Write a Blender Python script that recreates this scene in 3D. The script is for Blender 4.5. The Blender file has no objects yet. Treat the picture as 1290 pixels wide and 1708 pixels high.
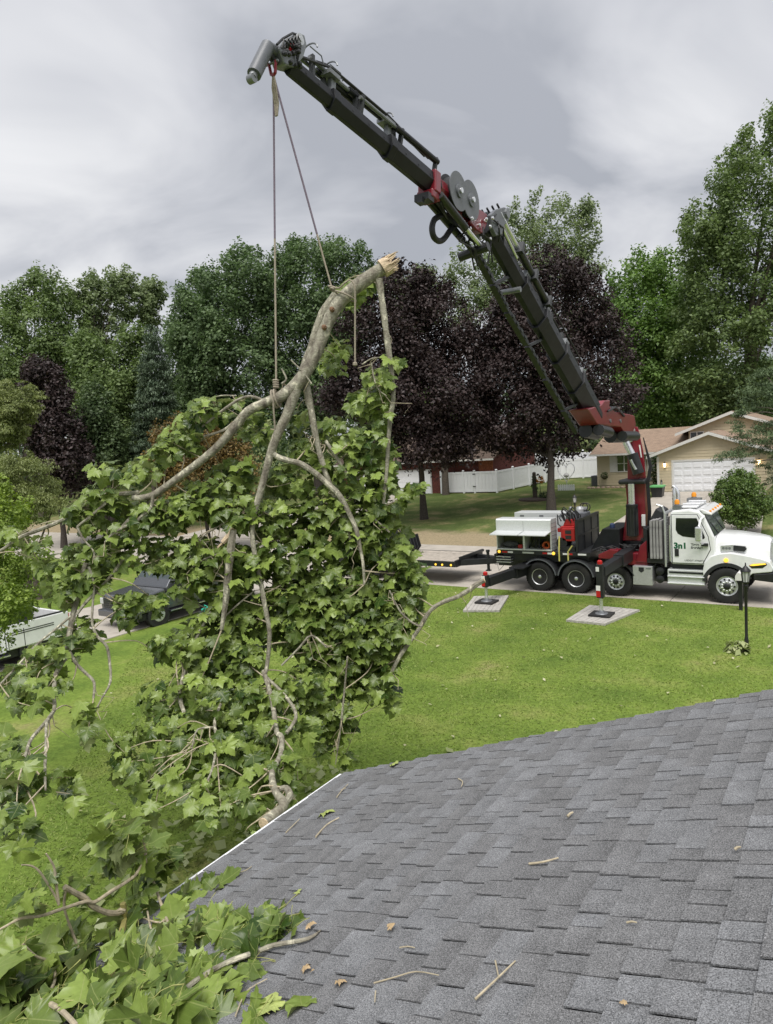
import bpy, math, random
import numpy as np
from mathutils import Vector, Matrix

R = random.Random(7)
rng = np.random.default_rng(11)
S = bpy.context.scene
COL = S.collection
PI = math.pi

# ------------------------------------------------------------------ camera
FPX, PITCH, ROLL, YAW, CAMH = 1169.75, 0.0993042, 0.0651037, 0.597649, 5.81894
PW, PH = 1290.0, 1708.0
_fw = Vector((-math.sin(YAW) * math.cos(PITCH), math.cos(YAW) * math.cos(PITCH), -math.sin(PITCH)))
_r = Vector((math.cos(YAW), math.sin(YAW), 0))
_u = _r.cross(_fw)
CR = math.cos(ROLL) * _r - math.sin(ROLL) * _u
CU = math.sin(ROLL) * _r + math.cos(ROLL) * _u
CAM = Vector((0, 0, CAMH))
cd = bpy.data.cameras.new("camera")
cd.sensor_fit = 'HORIZONTAL'
cd.sensor_width = 36.0
cd.lens = 36.0 * FPX / PW
cd.clip_start = 0.1
cd.clip_end = 3000
co = bpy.data.objects.new("camera", cd)
COL.objects.link(co)
co.matrix_world = Matrix(((CR.x, CU.x, -_fw.x, CAM.x), (CR.y, CU.y, -_fw.y, CAM.y), (CR.z, CU.z, -_fw.z, CAM.z), (0, 0, 0, 1)))
S.camera = co

# ------------------------------------------------------------------ light and exposure
S.view_settings.view_transform = 'Standard'
S.view_settings.look = 'None'
S.view_settings.gamma = 1.0
S.view_settings.use_curve_mapping = False
S.view_settings.exposure = 1.32
SUN_EL, SUN_AZ = math.radians(64), math.radians(152)      # compass angle from +Y, clockwise
w = bpy.data.worlds.new("World")
S.world = w
w.use_nodes = True
nt = w.node_tree
nt.nodes.clear()
N, L = nt.nodes.new, nt.links.new
out = N("ShaderNodeOutputWorld")
sky = N("ShaderNodeTexSky")
sky.sky_type = 'NISHITA'
sky.sun_disc = False
sky.sun_elevation = SUN_EL
sky.sun_rotation = SUN_AZ
bg1 = N("ShaderNodeBackground"); bg1.inputs[1].default_value = 0.06
L(sky.outputs[0], bg1.inputs[0])
tc = N("ShaderNodeTexCoord")
sep = N("ShaderNodeSeparateXYZ"); L(tc.outputs['Generated'], sep.inputs[0])
zc = N("ShaderNodeMath"); zc.operation = 'MAXIMUM'; zc.inputs[1].default_value = 0.0; L(sep.outputs[2], zc.inputs[0])
za = N("ShaderNodeMath"); za.operation = 'ADD'; za.inputs[1].default_value = 0.16; L(zc.outputs[0], za.inputs[0])
dx = N("ShaderNodeMath"); dx.operation = 'DIVIDE'; L(sep.outputs[0], dx.inputs[0]); L(za.outputs[0], dx.inputs[1])
dy = N("ShaderNodeMath"); dy.operation = 'DIVIDE'; L(sep.outputs[1], dy.inputs[0]); L(za.outputs[0], dy.inputs[1])
cmb = N("ShaderNodeCombineXYZ"); L(dx.outputs[0], cmb.inputs[0]); L(dy.outputs[0], cmb.inputs[1])
n1 = N("ShaderNodeTexNoise"); n1.inputs['Scale'].default_value = 1.15; n1.inputs['Detail'].default_value = 5.5; n1.inputs['Roughness'].default_value = 0.5
n1.inputs['Distortion'].default_value = 0.9
L(cmb.outputs[0], n1.inputs['Vector'])
n2 = N("ShaderNodeTexNoise"); n2.inputs['Scale'].default_value = 0.33; n2.inputs['Detail'].default_value = 3.0
mp2 = N("ShaderNodeMapping"); mp2.inputs['Location'].default_value = (3.1, 7.7, 0); L(cmb.outputs[0], mp2.inputs[0]); L(mp2.outputs[0], n2.inputs['Vector'])
ad = N("ShaderNodeMath"); ad.operation = 'ADD'; L(n1.outputs[0], ad.inputs[0]); L(n2.outputs[0], ad.inputs[1])
rmp = N("ShaderNodeValToRGB")
rmp.color_ramp.elements[0].position = 0.42; rmp.color_ramp.elements[0].color = (0.44, 0.455, 0.495, 1)
rmp.color_ramp.elements[1].position = 0.60; rmp.color_ramp.elements[1].color = (0.88, 0.88, 0.892, 1)
e_ = rmp.color_ramp.elements.new(0.5); e_.color = (0.64, 0.648, 0.683, 1)
hv = N("ShaderNodeMath"); hv.operation = 'MULTIPLY'; hv.inputs[1].default_value = 0.5; L(ad.outputs[0], hv.inputs[0])
L(hv.outputs[0], rmp.inputs[0])
# overcast skies brighten from the horizon to the zenith
gr = N("ShaderNodeMath"); gr.operation = 'MULTIPLY_ADD'; gr.inputs[1].default_value = 0.16; gr.inputs[2].default_value = 0.352; L(zc.outputs[0], gr.inputs[0])
bg2 = N("ShaderNodeBackground"); L(rmp.outputs[0], bg2.inputs[0]); L(gr.outputs[0], bg2.inputs[1])
mx = N("ShaderNodeMixShader"); mx.inputs[0].default_value = 0.93
L(bg1.outputs[0], mx.inputs[1]); L(bg2.outputs[0], mx.inputs[2]); L(mx.outputs[0], out.inputs[0])

sl = bpy.data.lights.new("sun", 'SUN')
sl.energy = 1.5
sl.angle = math.radians(38)
sl.color = (1.0, 0.965, 0.92)
so = bpy.data.objects.new("sun", sl)
COL.objects.link(so)
_sd = Vector((math.sin(SUN_AZ) * math.cos(SUN_EL), math.cos(SUN_AZ) * math.cos(SUN_EL), math.sin(SUN_EL)))
so.rotation_euler = _sd.to_track_quat('Z', 'Y').to_euler()
so.location = (0, -10, 30)

# ------------------------------------------------------------------ helpers
def ray(px, py):
    return _fw + CR * ((px - PW / 2) / FPX) - CU * ((py - PH / 2) / FPX)
def dep(px, py, d):
    return CAM + ray(px, py) * d
def atY(px, py, Y):
    d = ray(px, py); return CAM + d * (Y / d.y)
def atX(px, py, X):
    d = ray(px, py); return CAM + d * (X / d.x)
def gz(x, y):
    """height of the ground"""
    if y <= 33.3: return 0.0
    return (min(y, 50) - 33.3) * 0.072 + max(0, y - 50) * 0.03
def onG(px, py):
    d = ray(px, py); z = 0.0
    for _ in range(30):
        t = (z - CAMH) / d.z; p = CAM + d * t; z = 0.5 * z + 0.5 * gz(p.x, p.y)
    return Vector((p.x, p.y, gz(p.x, p.y)))
EX, EZ, SLOPE, RAKE = -3.987, 2.765, 0.377, 4.907
def roof_z(x): return EZ + SLOPE * (x - EX)
def onRoof(px, py, lift=0.0):
    d = ray(px, py)
    t = (EZ + lift + SLOPE * (0 - EX) - CAMH) / (d.z - SLOPE * d.x)
    return CAM + d * t
def pdepth(p): return (p - CAM).dot(_fw)

def V(*a): return Vector(a)

class MB:
    def __init__(s):
        s.v, s.f, s.m, s.mi = [], [], [], 0
    def add(s, vs, fs):
        b = len(s.v)
        s.v += [tuple(v) for v in vs]
        s.f += [tuple(i + b for i in f) for f in fs]
        s.m += [s.mi] * len(fs)
        return s
    def mat(s, i): s.mi = i; return s
    def box(s, x0, x1, y0, y1, z0, z1):
        x0, x1 = min(x0, x1), max(x0, x1); y0, y1 = min(y0, y1), max(y0, y1); z0, z1 = min(z0, z1), max(z0, z1)
        return s.add([(x0, y0, z0), (x1, y0, z0), (x1, y1, z0), (x0, y1, z0), (x0, y0, z1), (x1, y0, z1), (x1, y1, z1), (x0, y1, z1)],
                     [(3, 2, 1, 0), (4, 5, 6, 7), (0, 1, 5, 4), (1, 2, 6, 5), (2, 3, 7, 6), (3, 0, 4, 7)])
    def obox(s, c, a, b, d):
        """box about c with half vectors a, b, d"""
        c, a, b, d = Vector(c), Vector(a), Vector(b), Vector(d)
        if a.cross(b).dot(d) < 0: a = -a
        vs = [c - a - b - d, c + a - b - d, c + a + b - d, c - a + b - d, c - a - b + d, c + a - b + d, c + a + b + d, c - a + b + d]
        return s.add(vs, [(3, 2, 1, 0), (4, 5, 6, 7), (0, 1, 5, 4), (1, 2, 6, 5), (2, 3, 7, 6), (3, 0, 4, 7)])
    def bar(s, p, q, wd, ht, up=(0, 0, 1)):
        p, q = Vector(p), Vector(q); a = (q - p) / 2; d = a.normalized()
        sd = d.cross(Vector(up))
        if sd.length < 1e-4: sd = d.cross(Vector((1, 0, 0)))
        sd.normalize(); uu = sd.cross(d)
        return s.obox((p + q) / 2, a, sd * wd / 2, uu * ht / 2)
    def loft(s, rings, cap=True, closed=True):
        n = len(rings[0]); b = []
        for rg in rings: b += list(rg)
        fs = []
        for i in range(len(rings) - 1):
            for j in range(n if closed else n - 1):
                k = (j + 1) % n
                fs.append((i * n + j, i * n + k, (i + 1) * n + k, (i + 1) * n + j))
        if cap and closed:
            fs.append(tuple(range(n))[::-1]); fs.append(tuple((len(rings) - 1) * n + j for j in range(n)))
        return s.add(b, fs)
    def prism(s, poly, ax, a, b):
        """poly in the two other axes, extruded along ax from a to b"""
        def mk(t):
            if ax == 'y': return [(p[0], t, p[1]) for p in poly]
            if ax == 'x': return [(t, p[0], p[1]) for p in poly]
            return [(p[0], p[1], t) for p in poly]
        ar = sum(poly[i][0] * poly[(i + 1) % len(poly)][1] - poly[(i + 1) % len(poly)][0] * poly[i][1] for i in range(len(poly)))
        flip = (ar > 0) == (ax == 'y')
        r1, r2 = mk(min(a, b)), mk(max(a, b))
        if flip: r1, r2 = r2, r1
        return s.loft([r1, r2])
    def xprism(s, pts, off):
        """closed polygon of 3D points extruded by +-off"""
        off = Vector(off)
        return s.loft([[Vector(p) - off for p in pts], [Vector(p) + off for p in pts]])
    def tube(s, pts, r, n=8, cap=True, flat=1.0):
        pts = [Vector(p) for p in pts]
        rs = r if isinstance(r, (list, tuple)) else [r] * len(pts)
        rings = []; prev = None
        for i, p in enumerate(pts):
            d = (pts[min(i + 1, len(pts) - 1)] - pts[max(i - 1, 0)])
            d = d.normalized() if d.length > 1e-9 else Vector((0, 0, 1))
            if prev is None:
                a = d.orthogonal().normalized()
            else:
                a = prev - d * prev.dot(d)
                a = a.normalized() if a.length > 1e-6 else d.orthogonal().normalized()
            prev = a; b = d.cross(a)
            rings.append([p + (a * math.cos(2 * PI * k / n) + b * flat * math.sin(2 * PI * k / n)) * rs[i] for k in range(n)])
        return s.loft(rings, cap)
    def lathe(s, c, ax, prof, n=24):
        """prof: (radius, offset along ax) list"""
        c = Vector(c); ax = Vector(ax).normalized(); a = ax.orthogonal().normalized(); b = ax.cross(a)
        rings = [[c + ax * t + (a * math.cos(2 * PI * k / n) + b * math.sin(2 * PI * k / n)) * max(r, 1e-4) for k in range(n)] for r, t in prof]
        return s.loft(rings)
    def arc(s, c, r0, r1, a0, a1, y0, y1, n=14):
        """arc band in the XZ plane round c=(x,z)"""
        rings = []
        for i in range(n + 1):
            t = math.radians(a0 + (a1 - a0) * i / n); cx, cz = math.cos(t), math.sin(t)
            rings.append([(c[0] + r0 * cx, y0, c[1] + r0 * cz), (c[0] + r1 * cx, y0, c[1] + r1 * cz), (c[0] + r1 * cx, y1, c[1] + r1 * cz), (c[0] + r0 * cx, y1, c[1] + r0 * cz)])
        return s.loft(rings)
    def data(s, name, mats, org=(0, 0, 0), smooth=False):
        me = bpy.data.meshes.new(name)
        o = Vector(org)
        me.from_pydata([tuple(Vector(v) - o) for v in s.v], [], s.f)
        mats = mats if isinstance(mats, (list, tuple)) else [mats]
        for m in mats: me.materials.append(m)
        if len(mats) > 1: me.polygons.foreach_set("material_index", s.m)
        if smooth:
            me.polygons.foreach_set("use_smooth", [True] * len(me.polygons))
            me.set_sharp_from_angle(angle=math.radians(38))
        me.update()
        return me
    def build(s, name, mats, parent=None, smooth=False, bevel=0, org=None):
        o0 = ORG[parent.name] if parent is not None else Vector(org if org is not None else (0, 0, 0))
        ob = bpy.data.objects.new(name, s.data(name, mats, o0, smooth))
        COL.objects.link(ob)
        if parent is not None: ob.parent = parent
        else: ob.location = o0
        ORG[ob.name] = o0
        if bevel:
            b = ob.modifiers.new("bevel", 'BEVEL'); b.width = bevel; b.segments = 2; b.limit_method = 'ANGLE'; b.angle_limit = math.radians(35)
        return ob
ORG = {}

def tag(o, label=None, cat=None, group=None, kind=None):
    if label: o['label'] = label
    if cat: o['category'] = cat
    if group: o['group'] = group
    if kind: o['kind'] = kind
    return o
def thing(name, label, cat, loc, group=None):
    o = bpy.data.objects.new(name, None)
    COL.objects.link(o); o.location = loc; o.empty_display_size = 0.2
    ORG[o.name] = Vector(loc)
    return tag(o, label, cat, group)
def inst(name, me, parent, loc, rot=None, scale=None):
    """object sharing mesh data; loc in world coordinates"""
    o = bpy.data.objects.new(name, me); COL.objects.link(o)
    o0 = ORG[parent.name] if parent is not None else Vector((0, 0, 0))
    o.parent = parent; o.location = Vector(loc) - o0
    if rot is not None: o.rotation_euler = rot
    if scale is not None: o.scale = (scale,) * 3 if not isinstance(scale, (tuple, list)) else scale
    ORG[o.name] = o0
    return o

def np_mesh(name, verts, faces, mat, face_attr=None, uv=None, smooth=False):
    """faces: (n,k) array"""
    me = bpy.data.meshes.new(name)
    verts = np.asarray(verts, np.float32); faces = np.asarray(faces, np.int32)
    nf, k = faces.shape
    me.vertices.add(len(verts)); me.vertices.foreach_set("co", verts.ravel())
    me.loops.add(nf * k); me.loops.foreach_set("vertex_index", faces.ravel())
    me.polygons.add(nf); me.polygons.foreach_set("loop_start", np.arange(0, nf * k, k, dtype=np.int32))
    if smooth: me.polygons.foreach_set("use_smooth", np.ones(nf, bool))
    me.update(calc_edges=True)
    if face_attr is not None:
        a = me.attributes.new("tint", 'FLOAT', 'FACE'); a.data.foreach_set("value", np.asarray(face_attr, np.float32))
    if uv is not None:
        u = me.uv_layers.new(name="UVMap"); u.data.foreach_set("uv", np.asarray(uv, np.float32).ravel())
    me.materials.append(mat)
    return me
def link(name, me, parent=None, loc=None):
    o = bpy.data.objects.new(name, me); COL.objects.link(o)
    if parent is not None:
        o.parent = parent; ORG[o.name] = ORG[parent.name]
    else:
        ORG[o.name] = Vector((0, 0, 0))
    return o

def smooth_path(P, Rr, k=3):
    """Catmull-Rom through the points"""
    o, q = [], []
    n = len(P)
    for i in range(n - 1):
        p0, p1, p2, p3 = P[max(i - 1, 0)], P[i], P[i + 1], P[min(i + 2, n - 1)]
        for j in range(k):
            t = j / k
            o.append(.5 * ((2 * p1) + (p2 - p0) * t + (2 * p0 - 5 * p1 + 4 * p2 - p3) * t * t + (3 * p1 - p0 - 3 * p2 + p3) * t ** 3)); q.append(Rr[i] * (1 - t) + Rr[i + 1] * t)
    o.append(P[-1]); q.append(Rr[-1]); return o, q

# ------------------------------------------------------------------ materials
def new_mat(name):
    m = bpy.data.materials.new(name); m.use_nodes = True
    t = m.node_tree; b = t.nodes["Principled BSDF"]
    return m, t, b
def pm(name, col, rough=0.5, metal=0.0, var=0.12, scale=6.0, bump=0.0, bscale=60.0, spec=None, emit=None, dirt=0.0, coat=0.0):
    m, t, b = new_mat(name)
    N, L = t.nodes.new, t.links.new
    tc = N("ShaderNodeTexCoord")
    n = N("ShaderNodeTexNoise"); n.inputs['Scale'].default_value = scale; n.inputs['Detail'].default_value = 5
    L(tc.outputs['Object'], n.inputs['Vector'])
    r = N("ShaderNodeValToRGB")
    c = col
    r.color_ramp.elements[0].position = 0.3; r.color_ramp.elements[0].color = (c[0] * (1 - var), c[1] * (1 - var), c[2] * (1 - var), 1)
    r.color_ramp.elements[1].position = 0.7; r.color_ramp.elements[1].color = (min(1, c[0] * (1 + var)), min(1, c[1] * (1 + var)), min(1, c[2] * (1 + var)), 1)
    L(n.outputs[0], r.inputs[0])
    src = r.outputs[0]
    if dirt:
        n3 = N("ShaderNodeTexNoise"); n3.inputs['Scale'].default_value = 1.7; n3.inputs['Detail'].default_value = 8; n3.inputs['Roughness'].default_value = 0.7
        L(tc.outputs['Object'], n3.inputs['Vector'])
        r3 = N("ShaderNodeMapRange"); r3.inputs[1].default_value = 0.5; r3.inputs[2].default_value = 0.75; r3.inputs[3].default_value = 0; r3.inputs[4].default_value = dirt
        L(n3.outputs[0], r3.inputs[0])
        mxd = N("ShaderNodeMixRGB"); mxd.inputs[2].default_value = (0.12, 0.105, 0.085, 1)
        L(r3.outputs[0], mxd.inputs[0]); L(src, mxd.inputs[1]); src = mxd.outputs[0]
    L(src, b.inputs['Base Color'])
    b.inputs['Roughness'].default_value = rough; b.inputs['Metallic'].default_value = metal
    if spec is not None: b.inputs['Specular IOR Level'].default_value = spec
    if coat: b.inputs['Coat Weight'].default_value = coat; b.inputs['Coat Roughness'].default_value = 0.08
    if emit: b.inputs['Emission Color'].default_value = (*emit[:3], 1); b.inputs['Emission Strength'].default_value = emit[3]
    if bump:
        nb = N("ShaderNodeTexNoise"); nb.inputs['Scale'].default_value = bscale; nb.inputs['Detail'].default_value = 4
        L(tc.outputs['Object'], nb.inputs['Vector'])
        bp = N("ShaderNodeBump"); bp.inputs['Strength'].default_value = bump; bp.inputs['Distance'].default_value = 0.02
        L(nb.outputs[0], bp.inputs['Height']); L(bp.outputs[0], b.inputs['Normal'])
    return m

def leaf_mat(name, dark, light, back=None, rough=0.45, transl=0.25, veins=False, tintamt=0.5):
    m, t, b = new_mat(name)
    N, L = t.nodes.new, t.links.new
    geo = N("ShaderNodeNewGeometry"); oi = N("ShaderNodeObjectInfo"); at = N("ShaderNodeAttribute"); at.attribute_name = "tint"
    a1 = N("ShaderNodeMath"); a1.operation = 'ADD'; L(geo.outputs['Random Per Island'], a1.inputs[0]); L(oi.outputs['Random'], a1.inputs[1])
    fr = N("ShaderNodeMath"); fr.operation = 'FRACT'; L(a1.outputs[0], fr.inputs[0])
    mt = N("ShaderNodeMath"); mt.operation = 'MULTIPLY_ADD'; mt.inputs[1].default_value = tintamt; L(at.outputs['Fac'], mt.inputs[0])
    sc = N("ShaderNodeMath"); sc.operation = 'MULTIPLY'; sc.inputs[1].default_value = 1 - tintamt; L(fr.outputs[0], sc.inputs[0]); L(sc.outputs[0], mt.inputs[2])
    r = N("ShaderNodeValToRGB"); r.color_ramp.elements[0].position = 0.1; r.color_ramp.elements[0].color = (*dark, 1)
    r.color_ramp.elements[1].position = 0.9; r.color_ramp.elements[1].color = (*light, 1)
    L(mt.outputs[0], r.inputs[0])
    src = r.outputs[0]
    if veins:
        uv = N("ShaderNodeUVMap"); sp = N("ShaderNodeSeparateXYZ"); L(uv.outputs[0], sp.inputs[0])
        ab = N("ShaderNodeMath"); ab.operation = 'ABSOLUTE'; L(sp.outputs[0], ab.inputs[0])
        acc = None
        for (vx, vy, ww) in ((0.0, 1.0, 0.013), (0.83, 0.56, 0.011), (0.99, -0.05, 0.009)):
            m1 = N("ShaderNodeMath"); m1.operation = 'MULTIPLY'; m1.inputs[1].default_value = vy; L(ab.outputs[0], m1.inputs[0])
            m2 = N("ShaderNodeMath"); m2.operation = 'MULTIPLY_ADD'; m2.inputs[1].default_value = -vx; L(sp.outputs[1], m2.inputs[0]); L(m1.outputs[0], m2.inputs[2])
            m3 = N("ShaderNodeMath"); m3.operation = 'ABSOLUTE'; L(m2.outputs[0], m3.inputs[0])
            m4 = N("ShaderNodeMath"); m4.operation = 'LESS_THAN'; m4.inputs[1].default_value = ww; L(m3.outputs[0], m4.inputs[0])
            if acc is None: acc = m4.outputs[0]
            else:
                mm = N("ShaderNodeMath"); mm.operation = 'MAXIMUM'; L(acc, mm.inputs[0]); L(m4.outputs[0], mm.inputs[1]); acc = mm.outputs[0]
        # side veins off the midrib
        s1 = N("ShaderNodeMath"); s1.operation = 'MULTIPLY_ADD'; s1.inputs[1].default_value = -0.8; L(ab.outputs[0], s1.inputs[0]); L(sp.outputs[1], s1.inputs[2])
        s2 = N("ShaderNodeMath"); s2.operation = 'MULTIPLY'; s2.inputs[1].default_value = 9.0; L(s1.outputs[0], s2.inputs[0])
        s3 = N("ShaderNodeMath"); s3.operation = 'FRACT'; L(s2.outputs[0], s3.inputs[0])
        s4 = N("ShaderNodeMath"); s4.operation = 'LESS_THAN'; s4.inputs[1].default_value = 0.06; L(s3.outputs[0], s4.inputs[0])
        s5 = N("ShaderNodeMath"); s5.operation = 'MULTIPLY'; s5.inputs[1].default_value = 0.35; L(s4.outputs[0], s5.inputs[0])
        mm = N("ShaderNodeMath"); mm.operation = 'MAXIMUM'; L(acc, mm.inputs[0]); L(s5.outputs[0], mm.inputs[1]); acc = mm.outputs[0]
        vf = N("ShaderNodeMath"); vf.operation = 'MULTIPLY'; vf.inputs[1].default_value = 0.55; L(acc, vf.inputs[0])
        mv = N("ShaderNodeMixRGB"); mv.inputs[2].default_value = (0.30, 0.34, 0.12, 1); L(vf.outputs[0], mv.inputs[0]); L(src, mv.inputs[1]); src = mv.outputs[0]
        tco = N("ShaderNodeTexCoord"); nz = N("ShaderNodeTexNoise"); nz.inputs['Scale'].default_value = 7; nz.inputs['Detail'].default_value = 3; L(tco.outputs['UV'], nz.inputs['Vector'])
        hs = N("ShaderNodeHueSaturation"); mr = N("ShaderNodeMapRange"); mr.inputs[3].default_value = 0.75; mr.inputs[4].default_value = 1.25
        L(nz.outputs[0], mr.inputs[0]); L(mr.outputs[0], hs.inputs['Value']); L(src, hs.inputs['Color']); src = hs.outputs[0]
    if back:
        mb = N("ShaderNodeMixRGB"); mb.inputs[2].default_value = (*back, 1)
        bf = N("ShaderNodeMath"); bf.operation = 'MULTIPLY'; bf.inputs[1].default_value = 0.85
        L(geo.outputs['Backfacing'], bf.inputs[0]); L(bf.outputs[0], mb.inputs[0]); L(src, mb.inputs[1]); src = mb.outputs[0]
    L(src, b.inputs['Base Color']); b.inputs['Roughness'].default_value = rough
    b.inputs['Specular IOR Level'].default_value = 0.4
    if transl:
        tr = N("ShaderNodeBsdfTranslucent"); hs2 = N("ShaderNodeHueSaturation"); hs2.inputs['Saturation'].default_value = 1.15; hs2.inputs['Value'].default_value = 1.2
        L(src, hs2.inputs['Color']); L(hs2.outputs[0], tr.inputs[0])
        mxs = N("ShaderNodeMixShader"); mxs.inputs[0].default_value = transl
        L(b.outputs[0], mxs.inputs[1]); L(tr.outputs[0], mxs.inputs[2])
        L(mxs.outputs[0], t.nodes["Material Output"].inputs[0])
    return m

M = {}
M['white'] = pm("white_paint", (0.78, 0.79, 0.79), 0.28, var=0.03, coat=0.5, dirt=0.22)
M['black'] = pm("black_paint", (0.016, 0.017, 0.019), 0.42, var=0.3, dirt=0.12)
M['boomblack'] = pm("boom_paint", (0.011, 0.012, 0.015), 0.42, var=0.35, scale=4, dirt=0.10, spec=0.28)
M['rubber'] = pm("rubber", (0.016, 0.016, 0.016), 0.85, var=0.25, bump=0.2, dirt=0.25)
M['hose'] = pm("hose_rubber", (0.014, 0.014, 0.015), 0.55, var=0.2)
M['red'] = pm("crane_red", (0.19, 0.010, 0.020), 0.36, var=0.15, scale=3, coat=0.3, dirt=0.08)
M['brightred'] = pm("bright_red", (0.36, 0.015, 0.015), 0.4, var=0.12)
M['chrome'] = pm("chrome", (0.72, 0.73, 0.75), 0.25, 0.75, var=0.05)
M['alu'] = pm("aluminium", (0.58, 0.59, 0.60), 0.35, 0.6, var=0.08, scale=20)
M['steel'] = pm("grey_steel", (0.22, 0.23, 0.24), 0.42, 0.5, var=0.15)
M['greypaint'] = pm("grey_paint", (0.115, 0.122, 0.135), 0.4, var=0.12, dirt=0.1)
M['amber'] = pm("amber_lens", (0.65, 0.24, 0.02), 0.25, var=0.05, emit=(1.0, 0.42, 0.03, 0.06))
M['amberlit'] = pm("amber_lamp_lit", (0.9, 0.5, 0.05), 0.3, var=0.02, emit=(1.0, 0.55, 0.06, 0.5))
M['redlens'] = pm("red_reflector", (0.45, 0.012, 0.015), 0.3, var=0.05)
M['whitetape'] = pm("white_reflector", (0.75, 0.75, 0.73), 0.4, var=0.05)
M['glass'] = pm("dark_glass", (0.01, 0.013, 0.013), 0.06, var=0.1, spec=0.8)
M['windscreen'] = pm("windscreen_glass", (0.05, 0.065, 0.065), 0.05, var=0.2, spec=0.9)
M['plastic'] = pm("black_plastic", (0.022, 0.023, 0.025), 0.55, var=0.15)
M['darkgrey'] = pm("dark_grey", (0.035, 0.037, 0.04), 0.5, var=0.2, dirt=0.1)
M['matboard'] = pm("weathered_board", (0.42, 0.40, 0.365), 0.85, var=0.15, scale=9, bump=0.25, dirt=0.3)
M['matedge'] = pm("grey_mat_board", (0.26, 0.255, 0.25), 0.75, var=0.3, scale=5, bump=0.2)
M['wood'] = pm("deck_wood", (0.36, 0.32, 0.27), 0.85, var=0.25, scale=7, bump=0.2, dirt=0.2)
M['yellow'] = pm("yellow_strap", (0.60, 0.55, 0.16), 0.7, var=0.1)
M['orange'] = pm("orange_rope", (0.65, 0.13, 0.03), 0.7, var=0.2)
M['tarp'] = pm("grey_tarp", (0.06, 0.063, 0.068), 0.7, var=0.4, scale=14, bump=0.4, bscale=14)
M['olive'] = pm("olive_lining", (0.10, 0.105, 0.035), 0.7, var=0.2)
M['green_text'] = pm("green_vinyl", (0.008, 0.10, 0.045), 0.4, var=0.02)
M['black_text'] = pm("black_vinyl", (0.02, 0.022, 0.025), 0.4, var=0.02)
M['rope'] = pm("tan_rope", (0.30, 0.26, 0.20), 0.85, var=0.3, scale=60)
M['purplerope'] = pm("purple_rope", (0.15, 0.12, 0.155), 0.85, var=0.3, scale=60)
M['concrete'] = pm("concrete", (0.40, 0.365, 0.315), 0.9, var=0.10, scale=1.2, bump=0.15, bscale=90, dirt=0.35)
M['vinyl'] = pm("white_vinyl", (0.80, 0.81, 0.83), 0.4, var=0.02)
M['siding'] = pm("beige_siding", (0.56, 0.48, 0.33), 0.6, var=0.04, dirt=0.05)
M['trim'] = pm("white_trim", (0.66, 0.65, 0.62), 0.5, var=0.04)
M['brick'] = pm("brick", (0.12, 0.035, 0.028), 0.9, var=0.35, scale=9, bump=0.2)
M['brick2'] = pm("orange_brick", (0.30, 0.10, 0.05), 0.9, var=0.4, scale=9, bump=0.2)
M['iron'] = pm("black_iron", (0.015, 0.015, 0.016), 0.5, var=0.1)
M['lampglass'] = pm("lamp_glass", (0.55, 0.56, 0.55), 0.15, var=0.1)
M['lit'] = pm("lit_lamp_glass", (0.9, 0.75, 0.5), 0.3, var=0.02, emit=(1.0, 0.72, 0.35, 2.5))
M['bark'] = pm("bark", (0.10, 0.082, 0.066), 0.95, var=0.35, scale=14, bump=0.6, bscale=25)
M['darkbark'] = pm("dark_bark", (0.060, 0.050, 0.042), 0.95, var=0.35, scale=14, bump=0.6, bscale=25)
M['twig'] = pm("twig_bark", (0.40, 0.345, 0.24), 0.85, var=0.3, scale=25)
M['greentwig'] = pm("green_twig", (0.30, 0.27, 0.09), 0.7, var=0.25, scale=18)
M['cutwood'] = pm("fresh_cut_wood", (0.55, 0.43, 0.29), 0.8, var=0.2, scale=30, bump=0.4)
M['silver'] = pm("silver_car_paint", (0.13, 0.135, 0.145), 0.25, 0.6, var=0.04, coat=0.6)
M['charcoal'] = pm("charcoal_car_paint", (0.045, 0.048, 0.052), 0.3, 0.3, var=0.05, coat=0.6)
M['teal'] = pm("teal_plastic", (0.03, 0.42, 0.30), 0.4, var=0.1)
M['soil'] = pm("mulch", (0.07, 0.05, 0.035), 0.95, var=0.4, scale=20, bump=0.5)
M['stone'] = pm("bed_stone", (0.30, 0.22, 0.17), 0.9, var=0.3, scale=6)

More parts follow.
